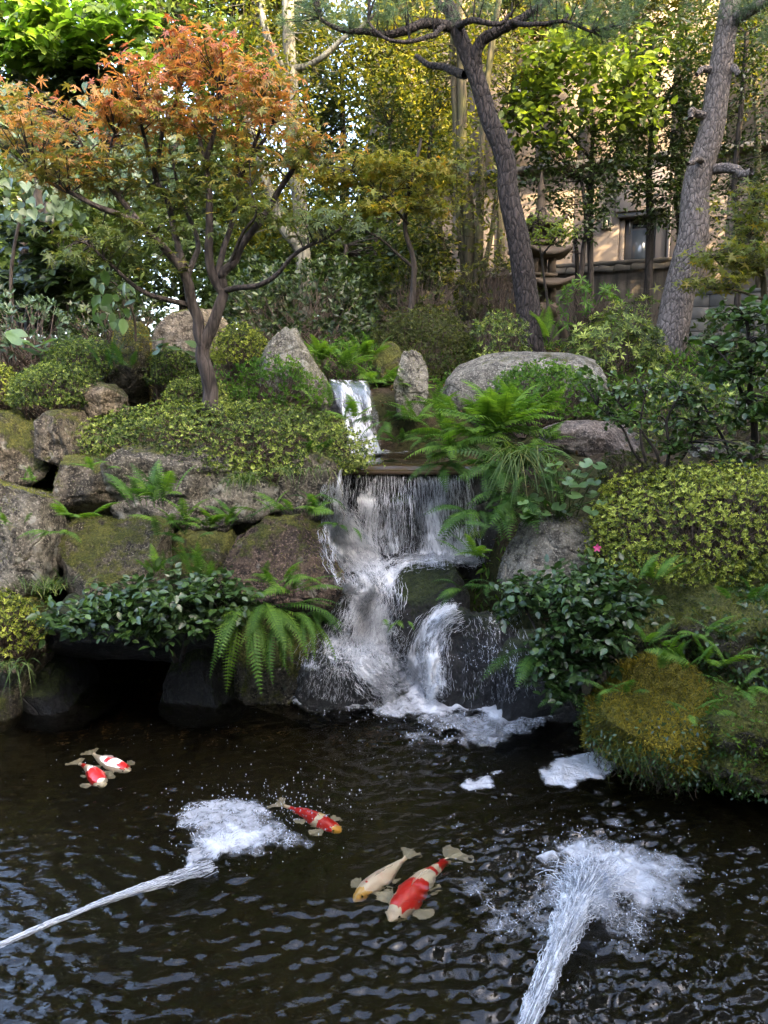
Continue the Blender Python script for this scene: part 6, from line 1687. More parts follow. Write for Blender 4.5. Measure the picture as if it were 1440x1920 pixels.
tree('understory_tree', 'slender tree with fine dark leaves before the left end of the house', 'tree',
     [([(820, 600, 11.4), (815, 480, 11.4), (800, 340, 11.4), (812, 220, 11.4)], 5, 3), ([(745, 600, 11.6), (740, 480, 11.6), (735, 350, 11.6), (730, 240, 11.6)], 5, 3), ([(700, 600, 11.8), (705, 460, 11.8), (715, 330, 11.8)], 5, 3)], [], BARK_D,
     [foliage([(820, 260, 50, 70, 11.2, .5), (740, 280, 50, 80, 11.4, .5), (700, 380, 50, 60, 11.6, .5), (790, 370, 50, 60, 11.3, .5), (720, 190, 60, 50, 11.6, .5), (830, 160, 50, 50, 11.4, .5)], 560, 7, 0.07, 'spray', L=0.28, tint=0.45) + (OVAL, L_DARK)], twign=100)
clipped(860, 480, 1010, 620, 10.0, 0.6, L_GOLD, 'loose yellow green shrub between the clustered trunks and the dark pine', 0.3, 0.06, tpl=NARROW, seed=31, lump=0.3, name='leafy_shrub', group='loose shrubs on the slope')
clipped(1130, 560, 1260, 660, 9.4, 0.6, L_AZ, 'fresh leafy shrub below the stained wall left of the leaning pine', 0.4, 0.07, tpl=NARROW, seed=32, lump=0.3, name='leafy_shrub', group='loose shrubs on the slope')
# the far wall of trees that closes the view, in front of the sky
far = [
    ('left', 'dark evergreen tree closing the far left of the garden', [(30, 380, 120, 120, 13, 1.4), (140, 500, 120, 90, 12, 1.2), (-30, 500, 100, 80, 12, 1.0), (120, 420, 90, 80, 12.5, 1.2), (10, 300, 120, 100, 13, 1.2), (20, 590, 120, 70, 11.5, 1.0), (200, 560, 110, 60, 12, 1.0)], L_DARK, 1000, 0.11, [(95, 620, 12.4), (90, 400, 12.6), (80, 200, 12.8)]),
    ('l2', 'tall evergreen tree behind the maple crown', [(330, 60, 110, 70, 13, 1.4), (280, 300, 110, 110, 13, 1.4), (390, 300, 90, 120, 13.3, 1.3), (330, 470, 120, 80, 12.5, 1.2), (430, 120, 70, 70, 13.5, 1.0)], L_DARK, 1200, 0.11, [(345, 620, 13), (340, 400, 13), (335, 100, 13)]),
    ('l3', 'golden backlit tree between the maple and the pale trunk', [(450, 250, 80, 120, 14.5, 1.3), (500, 430, 90, 100, 14, 1.2), (420, 440, 80, 90, 14, 1.2), (520, 130, 70, 80, 14.5, 1.2)], L_GOLD, 800, 0.11, [(470, 620, 14.4), (465, 400, 14.4), (455, 200, 14.4)]),
    ('c1', 'dark tree with gaps of sky right of the pale trunk', [(620, 190, 50, 60, 14.5, 1.2), (600, 300, 60, 90, 14.5, 1.2), (700, 330, 70, 60, 14.6, 1.0), (610, 440, 90, 80, 14, 1.2), (690, 470, 80, 70, 13.5, 1.0)], L_DARK, 900, 0.10, [(650, 620, 14.3), (645, 400, 14.4), (640, 150, 14.4)]),
    ('c2', 'golden leaved tree in the middle above the yellow maple', [(720, 130, 90, 70, 13, 1.0), (760, 220, 90, 80, 13, 1.0), (700, 60, 90, 60, 13, 1.0), (820, 260, 60, 80, 12.6, 0.8), (800, 40, 80, 50, 13, 1.0), (780, 330, 50, 60, 12.6, .7)], L_GOLD, 950, 0.09, [(800, 620, 12.8), (790, 480, 12.8), (760, 300, 12.9), (740, 120, 13)]),
    ('c3', 'dark shrubby tree at the foot of the far trees', [(560, 540, 120, 60, 11.5, 1.0), (700, 540, 100, 60, 11.5, 1.0), (780, 480, 70, 60, 11.4, 0.8), (450, 540, 90, 60, 12, 1.0), (600, 470, 90, 50, 12.4, 1.0)], L_DARK, 1000, 0.085, [(640, 640, 11.6), (640, 520, 11.6), (650, 460, 11.6)]),
    ('r1', 'golden tree top over the house roof', [(960, 40, 90, 50, 14, 1.0), (1060, 40, 90, 45, 14, 1.0), (1160, 40, 80, 45, 14, 1.0), (1260, 30, 80, 40, 14, 1.0), (900, 90, 50, 50, 13.6, .8)], L_GOLD, 850, 0.09, [(935, 620, 13.6), (940, 300, 13.7), (960, 60, 13.9)]),
    ('r2', 'yellow green tree at the top right corner', [(1400, 40, 80, 50, 13, 1.0), (1340, 70, 60, 50, 13, 1.0), (1430, 130, 50, 60, 13, .9)], L_GOLD, 420, 0.09, [(1425, 640, 13), (1420, 300, 13), (1410, 80, 13)]),
]
TOP = {'left': [(130, 250, 120, 110, 13.5, 1.4), (30, -120, 160, 170, 13, 1.6), (60, 150, 120, 120, 13, 1.4)], 'l2': [(330, -160, 170, 170, 13.5, 1.6)], 'l3': [(500, -60, 110, 120, 14.5, 1.5), (440, 120, 90, 90, 15, 1.3), (560, 60, 80, 80, 15, 1.2)], 'c2': [(760, -150, 150, 140, 13, 1.4)], 'r1': [(1000, -130, 170, 130, 14, 1.5), (1220, -130, 150, 130, 14, 1.5)], 'r2': [(1420, -140, 130, 150, 13, 1.4)]}
for _k, _x in (('left', 0), ('l2', 300), ('l3', 480), ('c2', 780), ('r1', 1050), ('r2', 1380)):
    TOP[_k] = TOP[_k] + [(_x, -420, 190, 200, 12.5, 1.7), (_x + 60, -780, 170, 200, 12, 1.8)]
for key, label, ells, mt, ns, lf, tr in far:
    if key in TOP:
        ns = int(ns * (1 + 0.5 * len(TOP[key]))); ells = ells + TOP[key]
    tree('background_tree', label, 'tree', [(tr, 9, 4)], [], BARK_D if mt is L_DARK else BARK_G,
         [foliage(ells, int(ns * 1.9), 7, lf * 1.3, 'spray', L=0.42, tint=0.5) + (OVAL, mt)], twign=90, twigr=0.006, group='trees closing the garden')
for k, (x, y, h) in enumerate(((8.6, 9.9, 7.5), (9.0, 12.6, 7.0), (8.2, 7.4, 9.2))):  # unseen trees, added to break the sun on the house into dapples
    e = thing('added_shade_tree', ('unseen evergreen tree added at the right to dapple the house', 'second unseen evergreen tree added farther along to dapple the house', 'unseen evergreen tree added for shade beside the tall shading block')[k], 'tree', (x, y, 2.8), 'trees closing the garden')
    O = np.array([x, y, 2.8])
    MB().tubes([[O + np.array([0, 0, z]) for z in np.linspace(-0.3, h * 0.8, 8)]], np.linspace(0.16, 0.05, 8)[None], 8).build('trunk', BARK_D, e, O, True)
    n = 1500
    d = rand_dir(n) * (R.random(n) ** 0.4)[:, None]
    p = O + np.array([0, 0, h * 0.55]) + d * np.array([1.5, 1.6, h * 0.48]) * (1 + 0.35 * fbm(d * 2.2 + k, 2))[:, None]
    q = np.repeat(p, 5, 0) + R.normal(size=(n * 5, 3)) * 0.14
    MB().leaves(OVAL, q, rand_dir(n * 5), rand_dir(n * 5), R.uniform(0.12, 0.22, n * 5)).build('crown', L_DARK, e, O, kind='stuff')
for k, (x, y, h) in enumerate(((5.9, 3.0, 13.0), (5.6, 5.4, 12.0), (6.4, 0.6, 14.0))):  # more unseen high crowns, added to shade the trees behind the garden
    e = thing('added_shade_tree', ('unseen tall evergreen added over the right bank for shade', 'second unseen tall evergreen added over the right bank for shade', 'unseen tall evergreen added beside the camera for shade')[k], 'tree', (x, y, 1.5), 'trees closing the garden')
    O = np.array([x, y, 1.5])
    MB().tubes([[O + np.array([0, 0, z]) for z in np.linspace(-0.3, h * 0.85, 8)]], np.linspace(0.17, 0.05, 8)[None], 8).build('trunk', BARK_D, e, O, True)
    n = 900
    d = rand_dir(n) * (R.random(n) ** 0.4)[:, None]
    p = O + np.array([0, 0, h * 0.74]) + d * np.array([1.5, 1.5, h * 0.24]) * (1 + 0.4 * fbm(d * 2.2 + k, 2))[:, None]
    q = np.repeat(p, 5, 0) + R.normal(size=(n * 5, 3)) * 0.15
    MB().leaves(OVAL, q, rand_dir(n * 5), rand_dir(n * 5), R.uniform(0.12, 0.22, n * 5)).build('crown', L_DARK, e, O, kind='stuff')
# tree line beyond, one mass
mb = MB()
for k in range(24):
    x = -28 + k * 2.3 + R.normal() * 0.6
    y = 24 + R.uniform(-2, 4) + (6 if x > 4 else 0)
    h = R.uniform(8, 13) if x < -1 else R.uniform(7, 11)
    if -4.2 < x < 0.5: h *= 0.45
    n = 650
    d = rand_dir(n) * (R.random(n) ** 0.4)[:, None]
    p = np.array([x, y, 3.2 + h * 0.5]) + d * np.array([2.2, 1.8, h * 0.5]) * (1 + 0.25 * fbm(d * 2 + k, 2))[:, None]
    mb.leaves(OVAL, np.repeat(p, 3, 0) + R.normal(size=(n * 3, 3)) * 0.16, rand_dir(n * 3), rand_dir(n * 3), R.uniform(0.34, 0.56, n * 3))
mb.build('distant_woods', L_DARK, kind='stuff')

# ------------------------------------------------------------------ camellias and loose bushes in front
def loose(name, label, ells, ns, per, leaf, mat, nobj, stems, bark=BARK_D, tpl=BROAD, L=0.16, tint=0.45, twign=120, base=None, cat='shrub', mode='spray', tw=0.003):
    return tree(name, label, cat, stems, [], bark, [foliage(ells, ns, per, leaf, mode, L=L, tint=tint, power=0.55) + (tpl, mat)], nobj=nobj, twign=twign, twigr=tw, group='glossy camellia bushes' if 'camellia' in name else None)
loose('camellia_bush', 'glossy dark camellia leaning over the black hollow at left',
      [(140, 1160, 65, 30, 4.55, .2), (220, 1130, 80, 38, 4.55, .25), (310, 1120, 80, 45, 4.55, .28), (400, 1120, 75, 45, 4.6, .25), (460, 1130, 35, 25, 4.65, .2), (340, 1165, 70, 25, 4.5, .2), (260, 1170, 60, 22, 4.5, .2)], 330, 8, 0.062, L_CAM, 260,
      [([(330, 1240, 4.85), (300, 1180, 4.75), (230, 1150, 4.6), (150, 1160, 4.55)], 6, 2), ([(340, 1240, 4.85), (360, 1170, 4.7), (420, 1130, 4.6)], 5, 2)])
loose('camellia_bush', 'dark camellia with upturned leaves under the granite boulder at right',
      [(1060, 1110, 75, 40, 4.25, .25), (1130, 1140, 70, 50, 4.2, .25), (1000, 1110, 60, 35, 4.35, .2), (1080, 1180, 80, 45, 4.15, .25), (1150, 1190, 55, 40, 4.1, .2), (1040, 1240, 60, 40, 4.15, .2), (960, 1130, 40, 25, 4.4, .15), (1110, 1080, 60, 25, 4.35, .2), (1120, 1230, 50, 35, 4.2, .15), (1185, 1130, 40, 40, 4.1, .15), (1040, 1285, 40, 20, 4.15, .12)], 420, 8, 0.054, L_CAM, 280,
      [([(1090, 1330, 4.4), (1080, 1250, 4.3), (1060, 1150, 4.25)], 5, 2), ([(1100, 1330, 4.4), (1130, 1230, 4.25), (1150, 1150, 4.2)], 5, 2), ([(1080, 1330, 4.4), (1030, 1230, 4.25), (980, 1130, 4.35)], 4, 2)], tint=0.5)
loose('camellia_bush', 'tall open camellia with bare stems at the right edge',
      [(1400, 590, 60, 25, 5.1, .3), (1360, 640, 60, 20, 5.1, .3), (1430, 650, 50, 30, 5.0, .3), (1390, 700, 55, 22, 5.1, .3), (1430, 760, 40, 24, 5.0, .3), (1350, 700, 40, 14, 5.1, .25), (1400, 780, 40, 16, 5.1, .25)], 120, 8, 0.062, L_CAM, 180,
      [([(1415, 900, 5.2), (1412, 800, 5.2), (1405, 700, 5.15), (1400, 600, 5.1)], 8, 3), ([(1408, 780, 5.2), (1370, 690, 5.15), (1340, 650, 5.1)], 4, 1.5)], tint=0.7)
loose('open_bush', 'open twiggy bush with many thin dark stems above the large azalea',
      [(1170, 740, 60, 26, 5.3, .3), (1240, 730, 55, 26, 5.3, .3), (1150, 780, 45, 18, 5.3, .25), (1220, 790, 60, 24, 5.3, .3), (1290, 750, 45, 26, 5.3, .25), (1310, 800, 45, 24, 5.3, .25), (1120, 720, 40, 16, 5.4, .2), (1270, 840, 50, 16, 5.2, .2), (1370, 850, 70, 20, 5.1, .3)], 150, 7, 0.052, L_CAM, 160,
      [([(1240, 905, 5.3), (1230, 850, 5.3), (1190, 790, 5.3), (1150, 745, 5.3)], 3.5, 1.5), ([(1245, 905, 5.3), (1255, 840, 5.25), (1250, 790, 5.25), (1275, 740, 5.25)], 4, 1.5), ([(1235, 905, 5.3), (1210, 860, 5.25), (1200, 800, 5.25), (1210, 740, 5.25)], 3.5, 1.5), ([(1250, 905, 5.35), (1290, 840, 5.3), (1310, 780, 5.3)], 3, 1.5), ([(1230, 905, 5.3), (1190, 850, 5.3), (1165, 800, 5.3), (1120, 760, 5.35)], 3, 1.2), ([(1380, 900, 5.4), (1360, 830, 5.4), (1320, 760, 5.4)], 4, 2)], tint=0.65, twign=140)

# round leaved plant
O = P(1055, 990, 5.2)
fp = thing('leopard_plant', 'plant with big round green leaves beside the granite boulder', 'plant', O)
def round_leaf():
    n = 22; v = [(0, 0.16, -0.06)]
    for k in range(n):
        a = math.radians(-160 + 320 * k / (n - 1)); r = 0.5 * (1 + 0.05 * (k % 2)) * (1 - 0.12 * (abs(a) > 2.2))
        v.append((r * math.sin(a), 0.18 + r * math.cos(a), 0.05 * math.cos(3 * a) - 0.02))
    return T(v, [(0, k + 1, k) for k in range(1, n)])
RL = round_leaf()
rls = [MB().leaves(RL, [(0, 0, 0)], np.array([[0, 1.0, 0]]), np.array([[0, 0, 1.0]]), 1.0, q).mesh('leaf', L_FARF) for q in (0.1, 0.35, 0.6, 0.9)]
spots = [(1040, 868, 1.0), (1090, 885, 1.1), (1085, 905, 1.2), (1030, 905, 1.0), (1010, 930, 1.0), (1070, 925, 1.3), (1050, 945, 1.0), (1000, 955, 1.1), (985, 965, .9), (1105, 925, .9), (1110, 955, 1.0), (1035, 880, .8), (1060, 900, .8), (1120, 870, 1.0), (1095, 865, .9), (980, 940, .7), (1020, 960, .8), (1090, 950, .9), (1130, 940, .7), (1045, 920, .9), (1115, 900, .9), (1065, 960, .7)]
for (px, py, s) in spots:
    c = P(px, py, 5.05 + R.uniform(-0.12, 0.15))
    M = 6; q = np.linspace(0, 1, M)[:, None]
    MB().tubes(((O + np.array([R.normal() * .05, 0.1, 0])) * (1 - q) + c * q + np.array([0, 0, 0.05]) * np.sin(q * 3))[None], 0.0035, 4, 0.5).build('stalk', L_GRASS, fp, O, True)
    a = R.uniform(-0.9, 0.9)
    inst('leaf', rls[R.integers(0, 4)], fp, frame(c - O, np.array([math.sin(a), -0.8, -0.25 + 0.2 * R.normal()]), unit(np.array([0, -0.45, 1.0]) + 0.25 * R.normal(size=3)), 0.105 * s))
# big leaves among the rocks at left
for (px, py, s, lb) in ((75, 660, 0.2, 'big round leaved plant below the pale shrub at left'), (362, 672, 0.16, 'big upright leaves close behind the maple trunk'), (290, 655, 0.13, 'single round leaves beside the standing stone')):
    c = P(px, py, 6.45)
    e = thing('broad_leaf_plant', lb, 'plant', c)
    for k in range(4):
        a = R.uniform(-1.2, 1.2)
        inst('leaf', rls[k], e, frame(np.array([R.normal() * 0.06, R.normal() * 0.04, 0.04 * k]), np.array([math.sin(a), -0.7, 0.1]), unit(np.array([0, -0.6, 1.0]) + 0.3 * R.normal(size=3)), s))
    MB().tubes([[c + np.array([0, 0.02, -0.25]), c + np.array([0, 0.02, -0.1]), c]], 0.006, 5).build('stalk', L_GRASS, e, c)

# ------------------------------------------------------------------ ferns
F_ = [
    (462, 1128, 4.72, 0.66, 12, 'lsword', (225, 330), (-45, 10), 'large long fronded fern hanging to the water left of the cascade'),
    (505, 1140, 4.74, 0.56, 12, 'lsword', (235, 350), (-45, 20), 'second long fronded fern nearer the cascade'),
    (545, 1150, 4.80, 0.46, 11, 'lsword', (230, 360), (-40, 30), 'shorter hanging fern closest to the cascade foot'),
    (545, 1110, 4.75, 0.34, 11, 'lmid', (180, 370), (5, 50), 'light green fern on top of the mossy stone left of the cascade'),
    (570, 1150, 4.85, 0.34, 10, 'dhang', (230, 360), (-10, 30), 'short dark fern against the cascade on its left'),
    (500, 1095, 4.8, 0.28, 8, 'lmid', (180, 360), (15, 60), 'small bright fern right of the left camellia'),
    (395, 1090, 4.72, 0.28, 7, 'lup', (150, 340), (20, 70), 'fern sprouting above the left camellia'),
    (300, 1080, 4.7, 0.22, 6, 'lup', (150, 340), (20, 70), 'fern tip above the middle of the left camellia'),
    (268, 950, 4.95, 0.34, 9, 'dmid', (60, 300), (30, 80), 'dark upright fern before the wide grey boulder'),
    (345, 985, 4.9, 0.30, 9, 'lmid', (180, 360), (5, 60), 'fern in the gap right of the white spotted block'),
    (405, 990, 4.92, 0.28, 9, 'lmid', (180, 380), (5, 60), 'fern between the wide boulder and the reddish boulder'),
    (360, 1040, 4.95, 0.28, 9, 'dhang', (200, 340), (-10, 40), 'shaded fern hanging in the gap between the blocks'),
    (148, 972, 4.88, 0.24, 7, 'lmid', (160, 380), (10, 60), 'small fern on the left corner of the white spotted block'),
    (108, 1000, 4.8, 0.22, 5, 'lhang', (180, 330), (0, 40), 'pale fern hanging in the crack left of the spotted block'),
    (578, 962, 5.05, 0.28, 9, 'lmid', (170, 370), (5, 60), 'fern on the reddish boulder beside the waterfall'),
    (608, 935, 5.4, 0.24, 6, 'dhang', (200, 340), (-10, 40), 'small fern hanging beside the left edge of the main waterfall'),
    (930, 810, 5.75, 0.55, 22, 'lmid', (150, 390), (0, 60), 'wide fern clump right of the shallow pool'),
    (870, 850, 5.8, 0.46, 14, 'lhang', (170, 330), (-5, 50), 'fern fronds reaching over the right end of the pool'),
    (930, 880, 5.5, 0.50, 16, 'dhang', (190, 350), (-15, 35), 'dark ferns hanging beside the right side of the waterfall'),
    (985, 850, 5.6, 0.42, 11, 'lhang', (200, 360), (-10, 40), 'fern fronds drooping below the purple brown rock'),
    (880, 790, 6.2, 0.42, 12, 'lmid', (150, 390), (10, 65), 'fern in front of the huge granite boulder left end'),
    (1000, 780, 6.0, 0.36, 10, 'lmid', (150, 390), (10, 65), 'light fern above the purple brown rock left end'),
    (775, 790, 6.9, 0.34, 11, 'lmid', (170, 370), (5, 60), 'fern in front of the small upright stone'),
    (800, 830, 6.7, 0.34, 10, 'dhang', (180, 360), (-5, 50), 'fern over the back of the shallow pool'),
    (715, 790, 7.1, 0.34, 10, 'dhang', (190, 360), (-10, 50), 'dark fern hanging beside the upper fall on its right'),
    (705, 720, 7.3, 0.38, 11, 'lmid', (150, 390), (0, 60), 'light fern right of the top of the upper fall'),
    (650, 690, 7.8, 0.38, 12, 'lmid', (150, 390), (10, 60), 'fern bank above the top of the upper fall'),
    (600, 680, 7.8, 0.38, 11, 'lmid', (150, 390), (10, 60), 'fern right behind the pointed granite rock'),
    (690, 670, 8.0, 0.36, 10, 'lmid', (150, 390), (10, 60), 'fern at the foot of the dark olive azalea'),
    (655, 790, 6.35, 0.32, 8, 'lmid', (170, 380), (5, 60), 'feathery fern in front of the upper fall at its left edge'),
    (895, 1045, 4.9, 0.26, 8, 'lmid', (120, 300), (10, 60), 'light fern left of the right granite boulder'),
    (870, 1105, 4.95, 0.28, 10, 'dhang', (190, 350), (-10, 45), 'dark fern on the right shoulder of the mossy cascade rock'),
    (745, 1165, 5.05, 0.15, 6, 'lhang', (220, 330), (-20, 40), 'tiny fern on the front of the mossy cascade rock'),
    (1010, 1230, 4.35, 0.34, 8, 'dhang', (180, 300), (-15, 30), 'fern hanging to the water left of the right camellia'),
    (1270, 1255, 3.75, 0.24, 9, 'lup', (140, 380), (10, 60), 'light fern directly behind the golden moss boulder'),
    (1350, 1250, 3.65, 0.26, 9, 'lmid', (140, 380), (5, 60), 'light fern right of the golden moss boulder'),
    (1400, 1290, 3.45, 0.22, 8, 'lmid', (160, 380), (0, 60), 'pale fern low at the right edge'),
    (1310, 1340, 3.4, 0.18, 6, 'lmid', (160, 380), (0, 60), 'small fern on the right flank of the golden moss boulder'),
    (1030, 640, 8.9, 0.4, 9, 'lup', (120, 400), (20, 70), 'fern between the dark pine and the rhododendron'),
    (225, 690, 6.2, 0.24, 12, 'dup', (140, 400), (10, 70), 'dark spiky fern in front of the tall standing stone'),
    (610, 760, 6.6, 0.26, 8, 'lmid', (150, 390), (5, 60), 'fern between the pointed rock and the upper fall'),
    (300, 930, 4.95, 0.30, 9, 'lmid', (170, 370), (5, 65), 'light fern below the broad azalea between boulder and block'),
    (455, 975, 4.92, 0.24, 8, 'dmid', (170, 370), (5, 60), 'dark fern on the left shoulder of the reddish boulder'),
    (190, 880, 5.2, 0.20, 7, 'lmid', (170, 370), (5, 60), 'small fern in the joint below the narrow stone at left'),
    (60, 905, 5.0, 0.16, 6, 'lmid', (170, 370), (5, 60), 'small weed fern on the moss cap at the left edge'),
    (640, 985, 5.1, 0.2, 6, 'dhang', (180, 330), (-10, 40), 'small dark fern at the waterfall edge above the reddish boulder'),
    (960, 990, 5.0, 0.26, 8, 'dmid', (150, 330), (5, 60), 'dark fern above the mossy flank of the right granite boulder'),
    (840, 870, 5.9, 0.36, 10, 'dhang', (190, 340), (-10, 40), 'dark fern hanging over the right end of the ledge'),
    (955, 930, 5.35, 0.42, 14, 'dhang', (190, 340), (-15, 30), 'dark fern mass above the right granite boulder'),
    (760, 730, 7.5, 0.36, 11, 'lmid', (150, 390), (5, 65), 'light fern left of the small upright stone foot'),
    (820, 770, 7.0, 0.36, 12, 'lmid', (150, 390), (5, 65), 'light fern between the upright stone and the huge boulder'),
    (745, 830, 6.9, 0.30, 10, 'dmid', (170, 370), (0, 60), 'dark fern at the back right of the shallow pool'),
    (845, 815, 6.4, 0.40, 13, 'lmid', (150, 390), (0, 65), 'light fern at the right back corner of the shallow pool'),
    (960, 770, 6.2, 0.42, 14, 'lmid', (150, 390), (5, 65), 'tall light fern below the feathery shrub'),
    (900, 830, 5.9, 0.46, 16, 'lhang', (180, 360), (-5, 50), 'fern cascade over the right end of the pool'),
    (1010, 830, 5.75, 0.34, 10, 'lmid', (150, 390), (5, 60), 'fern below the left end of the purple brown rock'),
    (1150, 790, 5.9, 0.30, 9, 'lmid', (150, 390), (5, 60), 'fern on top of the purple brown rock right end'),
    (1000, 900, 5.25, 0.34, 10, 'dhang', (190, 340), (-10, 40), 'dark fern below the long pale grass'),
    (900, 960, 5.35, 0.40, 13, 'dhang', (190, 340), (-15, 30), 'dark fern hanging at the right edge of the main waterfall'),
    (1210, 1090, 4.15, 0.24, 8, 'lmid', (150, 390), (5, 60), 'small fern under the left end of the bright azalea'),
    (1330, 1190, 3.85, 0.22, 8, 'lmid', (150, 390), (0, 60), 'small fern on the mossy slope at right'),
    (590, 850, 5.6, 0.26, 8, 'dmid', (180, 380), (0, 60), 'dark fern between the broad azalea and the waterfall'),
    (1240, 1210, 3.8, 0.22, 8, 'lmid', (150, 390), (5, 60), 'fern between the right camellia and the mossy slope'),
    (1400, 1130, 3.85, 0.2, 7, 'dmid', (150, 390), (0, 60), 'dark fern high on the mossy slope at the right edge'),
    (1075, 1300, 4.2, 0.26, 8, 'dhang', (190, 340), (-20, 30), 'dark fern under the right camellia above the water'),
    (30, 985, 4.9, 0.18, 6, 'lmid', (170, 370), (0, 60), 'small fern on the pale grey boulder at the left edge'),
    (330, 1010, 4.86, 0.24, 8, 'dmid', (180, 370), (0, 60), 'dark fern directly right of the white spotted block'),
    (520, 960, 5.0, 0.22, 7, 'lmid', (170, 370), (5, 65), 'light fern on top of the reddish boulder'),
    (1160, 1300, 3.72, 0.2, 7, 'lmid', (150, 330), (10, 60), 'fern behind the left shoulder of the golden moss boulder'),
]
for (px, py, Y, s, n, kd, az, el, lb) in F_:
    fern(px, py, Y, s, n, lb, kd, az, el)
# grass tufts
tuft(460, 905, 5.05, 90, 0.20, 'pale grass tuft growing from the face of the wide grey boulder', 0.07, 1.0, (180, 360))
tuft(975, 870, 5.3, 110, 0.50, 'long pale grass blades drooping left of the round leaved plant', 0.07, 1.25, (190, 350), wide=0.02)
tuft(530, 885, 5.3, 30, 0.20, 'dark grass hanging under the right end of the broad azalea', 0.06, 1.3, (200, 340))
tuft(590, 885, 5.4, 30, 0.20, 'grass hanging over the waterfall edge under the broad azalea', 0.08, 1.3, (200, 340))
tuft(90, 1105, 4.72, 120, 0.16, 'fine grass tuft behind the mossy bank stone at left', 0.09, 0.5)
tuft(210, 830, 5.3, 40, 0.16, 'small grass tuft on the narrow stone at left', 0.03, 1.0, (190, 350))
tuft(30, 1250, 4.5, 40, 0.22, 'dry grass tuft hanging at the left waterline', 0.06, 1.4, (200, 340))
tuft(1170, 1410, 3.75, 40, 0.18, 'thin roots and grass hanging under the golden moss boulder', 0.10, 1.6, (200, 340), wide=0.012)
tuft(890, 1010, 5.0, 40, 0.14, 'small bright weed by the right granite boulder', 0.04, 0.4)

# ------------------------------------------------------------------ ground cover on the right bank
def cover(name, keys, n, leaf, mat, region, seed=0, thr=0.0, out=0.0):
    """small leaves standing on the rocks named by keys, where a noise allows"""
    pos, nr = [], []
    for kx in keys:
        v, f = ROCKS[kx]
        tri = v[f]; fn = np.cross(tri[:, 1] - tri[:, 0], tri[:, 2] - tri[:, 0]); ar = np.linalg.norm(fn, axis=1)
        c = tri.mean(1); fn = unit(fn)
        w = ar * (fn[:, 1] < 0.5) * np.clip(fbm(c * 3.2, 3, seed) - thr, 0, 1) * region(c)
        if w.sum() <= 0: continue
        k = R.choice(len(f), n, p=w / w.sum())
        b = R.dirichlet((1, 1, 1), n)
        pos.append((tri[k] * b[:, :, None]).sum(1) + fn[k] * (0.005 + out * R.random(n))[:, None]); nr.append(fn[k])
    pos, nr = np.concatenate(pos), np.concatenate(nr)
    m = len(pos)
    ax = unit(rand_dir(m) + 0.3 * nr - np.array([0, 0, 0.35]))
    o = MB().leaves(BROAD if leaf > 0.03 else OVAL, pos, ax, unit(nr + 0.6 * R.normal(size=(m, 3))), leaf * R.uniform(0.6, 1.3, m), np.clip(R.normal(0.5, 0.25, m), 0, 1)).build(name, mat, kind='stuff')
SL, GB, RB = 'broad mossy slope under the large bright azalea', 'round golden moss covered boulder overhanging the pond', 'mossy bank boulder at the right edge above the pond'
cover('ground_ivy', [SL], 4200, 0.034, L_CAM, lambda c: (c[:, 2] < 1.35) * 1.0, 3, -0.1, 0.03)
cover('ground_ivy', [GB], 1700, 0.030, L_CAM, lambda c: (c[:, 2] < GZ) * 1.0, 5, -0.3, 0.05) if False else None
gz = ROCKS[GB][0][:, 2]
GZ = gz.min() + 0.62 * (gz.max() - gz.min())
cover('ground_ivy', [GB, RB], 1500, 0.030, L_CAM, lambda c: np.clip((GZ + 0.05 - c[:, 2]) * 8, 0, 1) + 0.02, 5, -0.5, 0.06)
cover('ground_ivy', [RB], 1300, 0.030, L_FERN, lambda c: np.ones(len(c)), 8, -0.2, 0.06)
cover('moss_leaves', ['mossy bank stone at the far left waterline'], 900, 0.02, L_FERN, lambda c: (c[:, 2] > 0.4) * 1.0, 9, -0.2, 0.02)
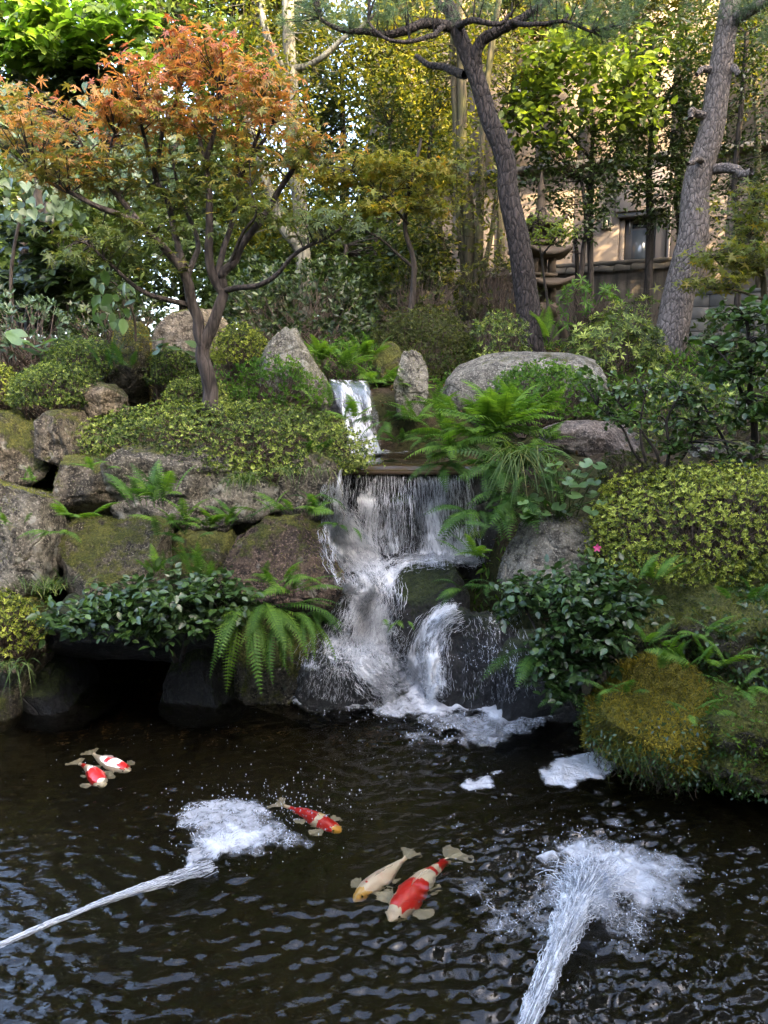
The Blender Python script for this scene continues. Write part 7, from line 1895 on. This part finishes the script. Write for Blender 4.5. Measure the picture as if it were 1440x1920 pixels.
# trailing stems under the overhang
mb = MB()
vv, ff = ROCKS[GB]
lowv = vv[(vv[:, 2] < gz.min() + 0.45 * (gz.max() - gz.min())) & (vv[:, 1] < vv[:, 1].mean())]
st = lowv[R.integers(0, len(lowv), 160)] + np.array([0, -0.01, 0])
s = np.linspace(0, 1, 8)
ln = R.uniform(0.05, 0.22, 160)
p = st[:, None] + np.stack([0.03 * np.sin(s[None] * 4 + R.uniform(0, 6, 160)[:, None]), np.zeros((160, 8)), -ln[:, None] * s[None]], -1)
mb.tubes(p, 0.0018, 3)
q = p.reshape(-1, 3)[R.random(160 * 8) < 0.6]
mb2 = MB().leaves(OVAL, q, unit(rand_dir(len(q)) - np.array([0, 0.2, 0.5])), rand_dir(len(q)), R.uniform(0.015, 0.03, len(q)))
mb.build('trailing_stems', TWIG, kind='stuff'); mb2.build('trailing_leaves', L_CAM, kind='stuff')
# litter: fallen leaves and low weeds over all the soil
n = 9000
xy = np.stack([R.uniform(-4.5, 5.0, n), R.uniform(4.9, 12, n)], -1)
z = ground_z(xy[:, 0], xy[:, 1]) + 0.03 + 0.06 * R.random(n)
MB().leaves(OVAL, np.c_[xy, z], rand_dir(n) * np.array([1, 1, 0.3]), np.array([0, 0, 1.0]) + 0.4 * R.normal(size=(n, 3)), R.uniform(0.03, 0.06, n)).build('fallen_leaves', L_DRY, kind='stuff')
n = 26000
xy = np.stack([R.uniform(-4.5, 5.5, n), R.uniform(5.6, 13, n)], -1)
nz = vnoise(np.c_[xy * 1.1, np.zeros(n)], 3)
xy = xy[(nz > -0.1) & ((np.abs(xy[:, 0] - 0.1) > 0.62) | (xy[:, 1] > 7.9))]
n = len(xy)
z = ground_z(xy[:, 0], xy[:, 1]) + 0.02 + 0.12 * R.random(n)
MB().leaves(NARROW, np.c_[xy, z], unit(rand_dir(n) + np.array([0, 0, 0.5])), np.array([0, -0.3, 1.0]) + 0.6 * R.normal(size=(n, 3)), R.uniform(0.05, 0.11, n)).build('low_weeds', L_FERN, kind='stuff')
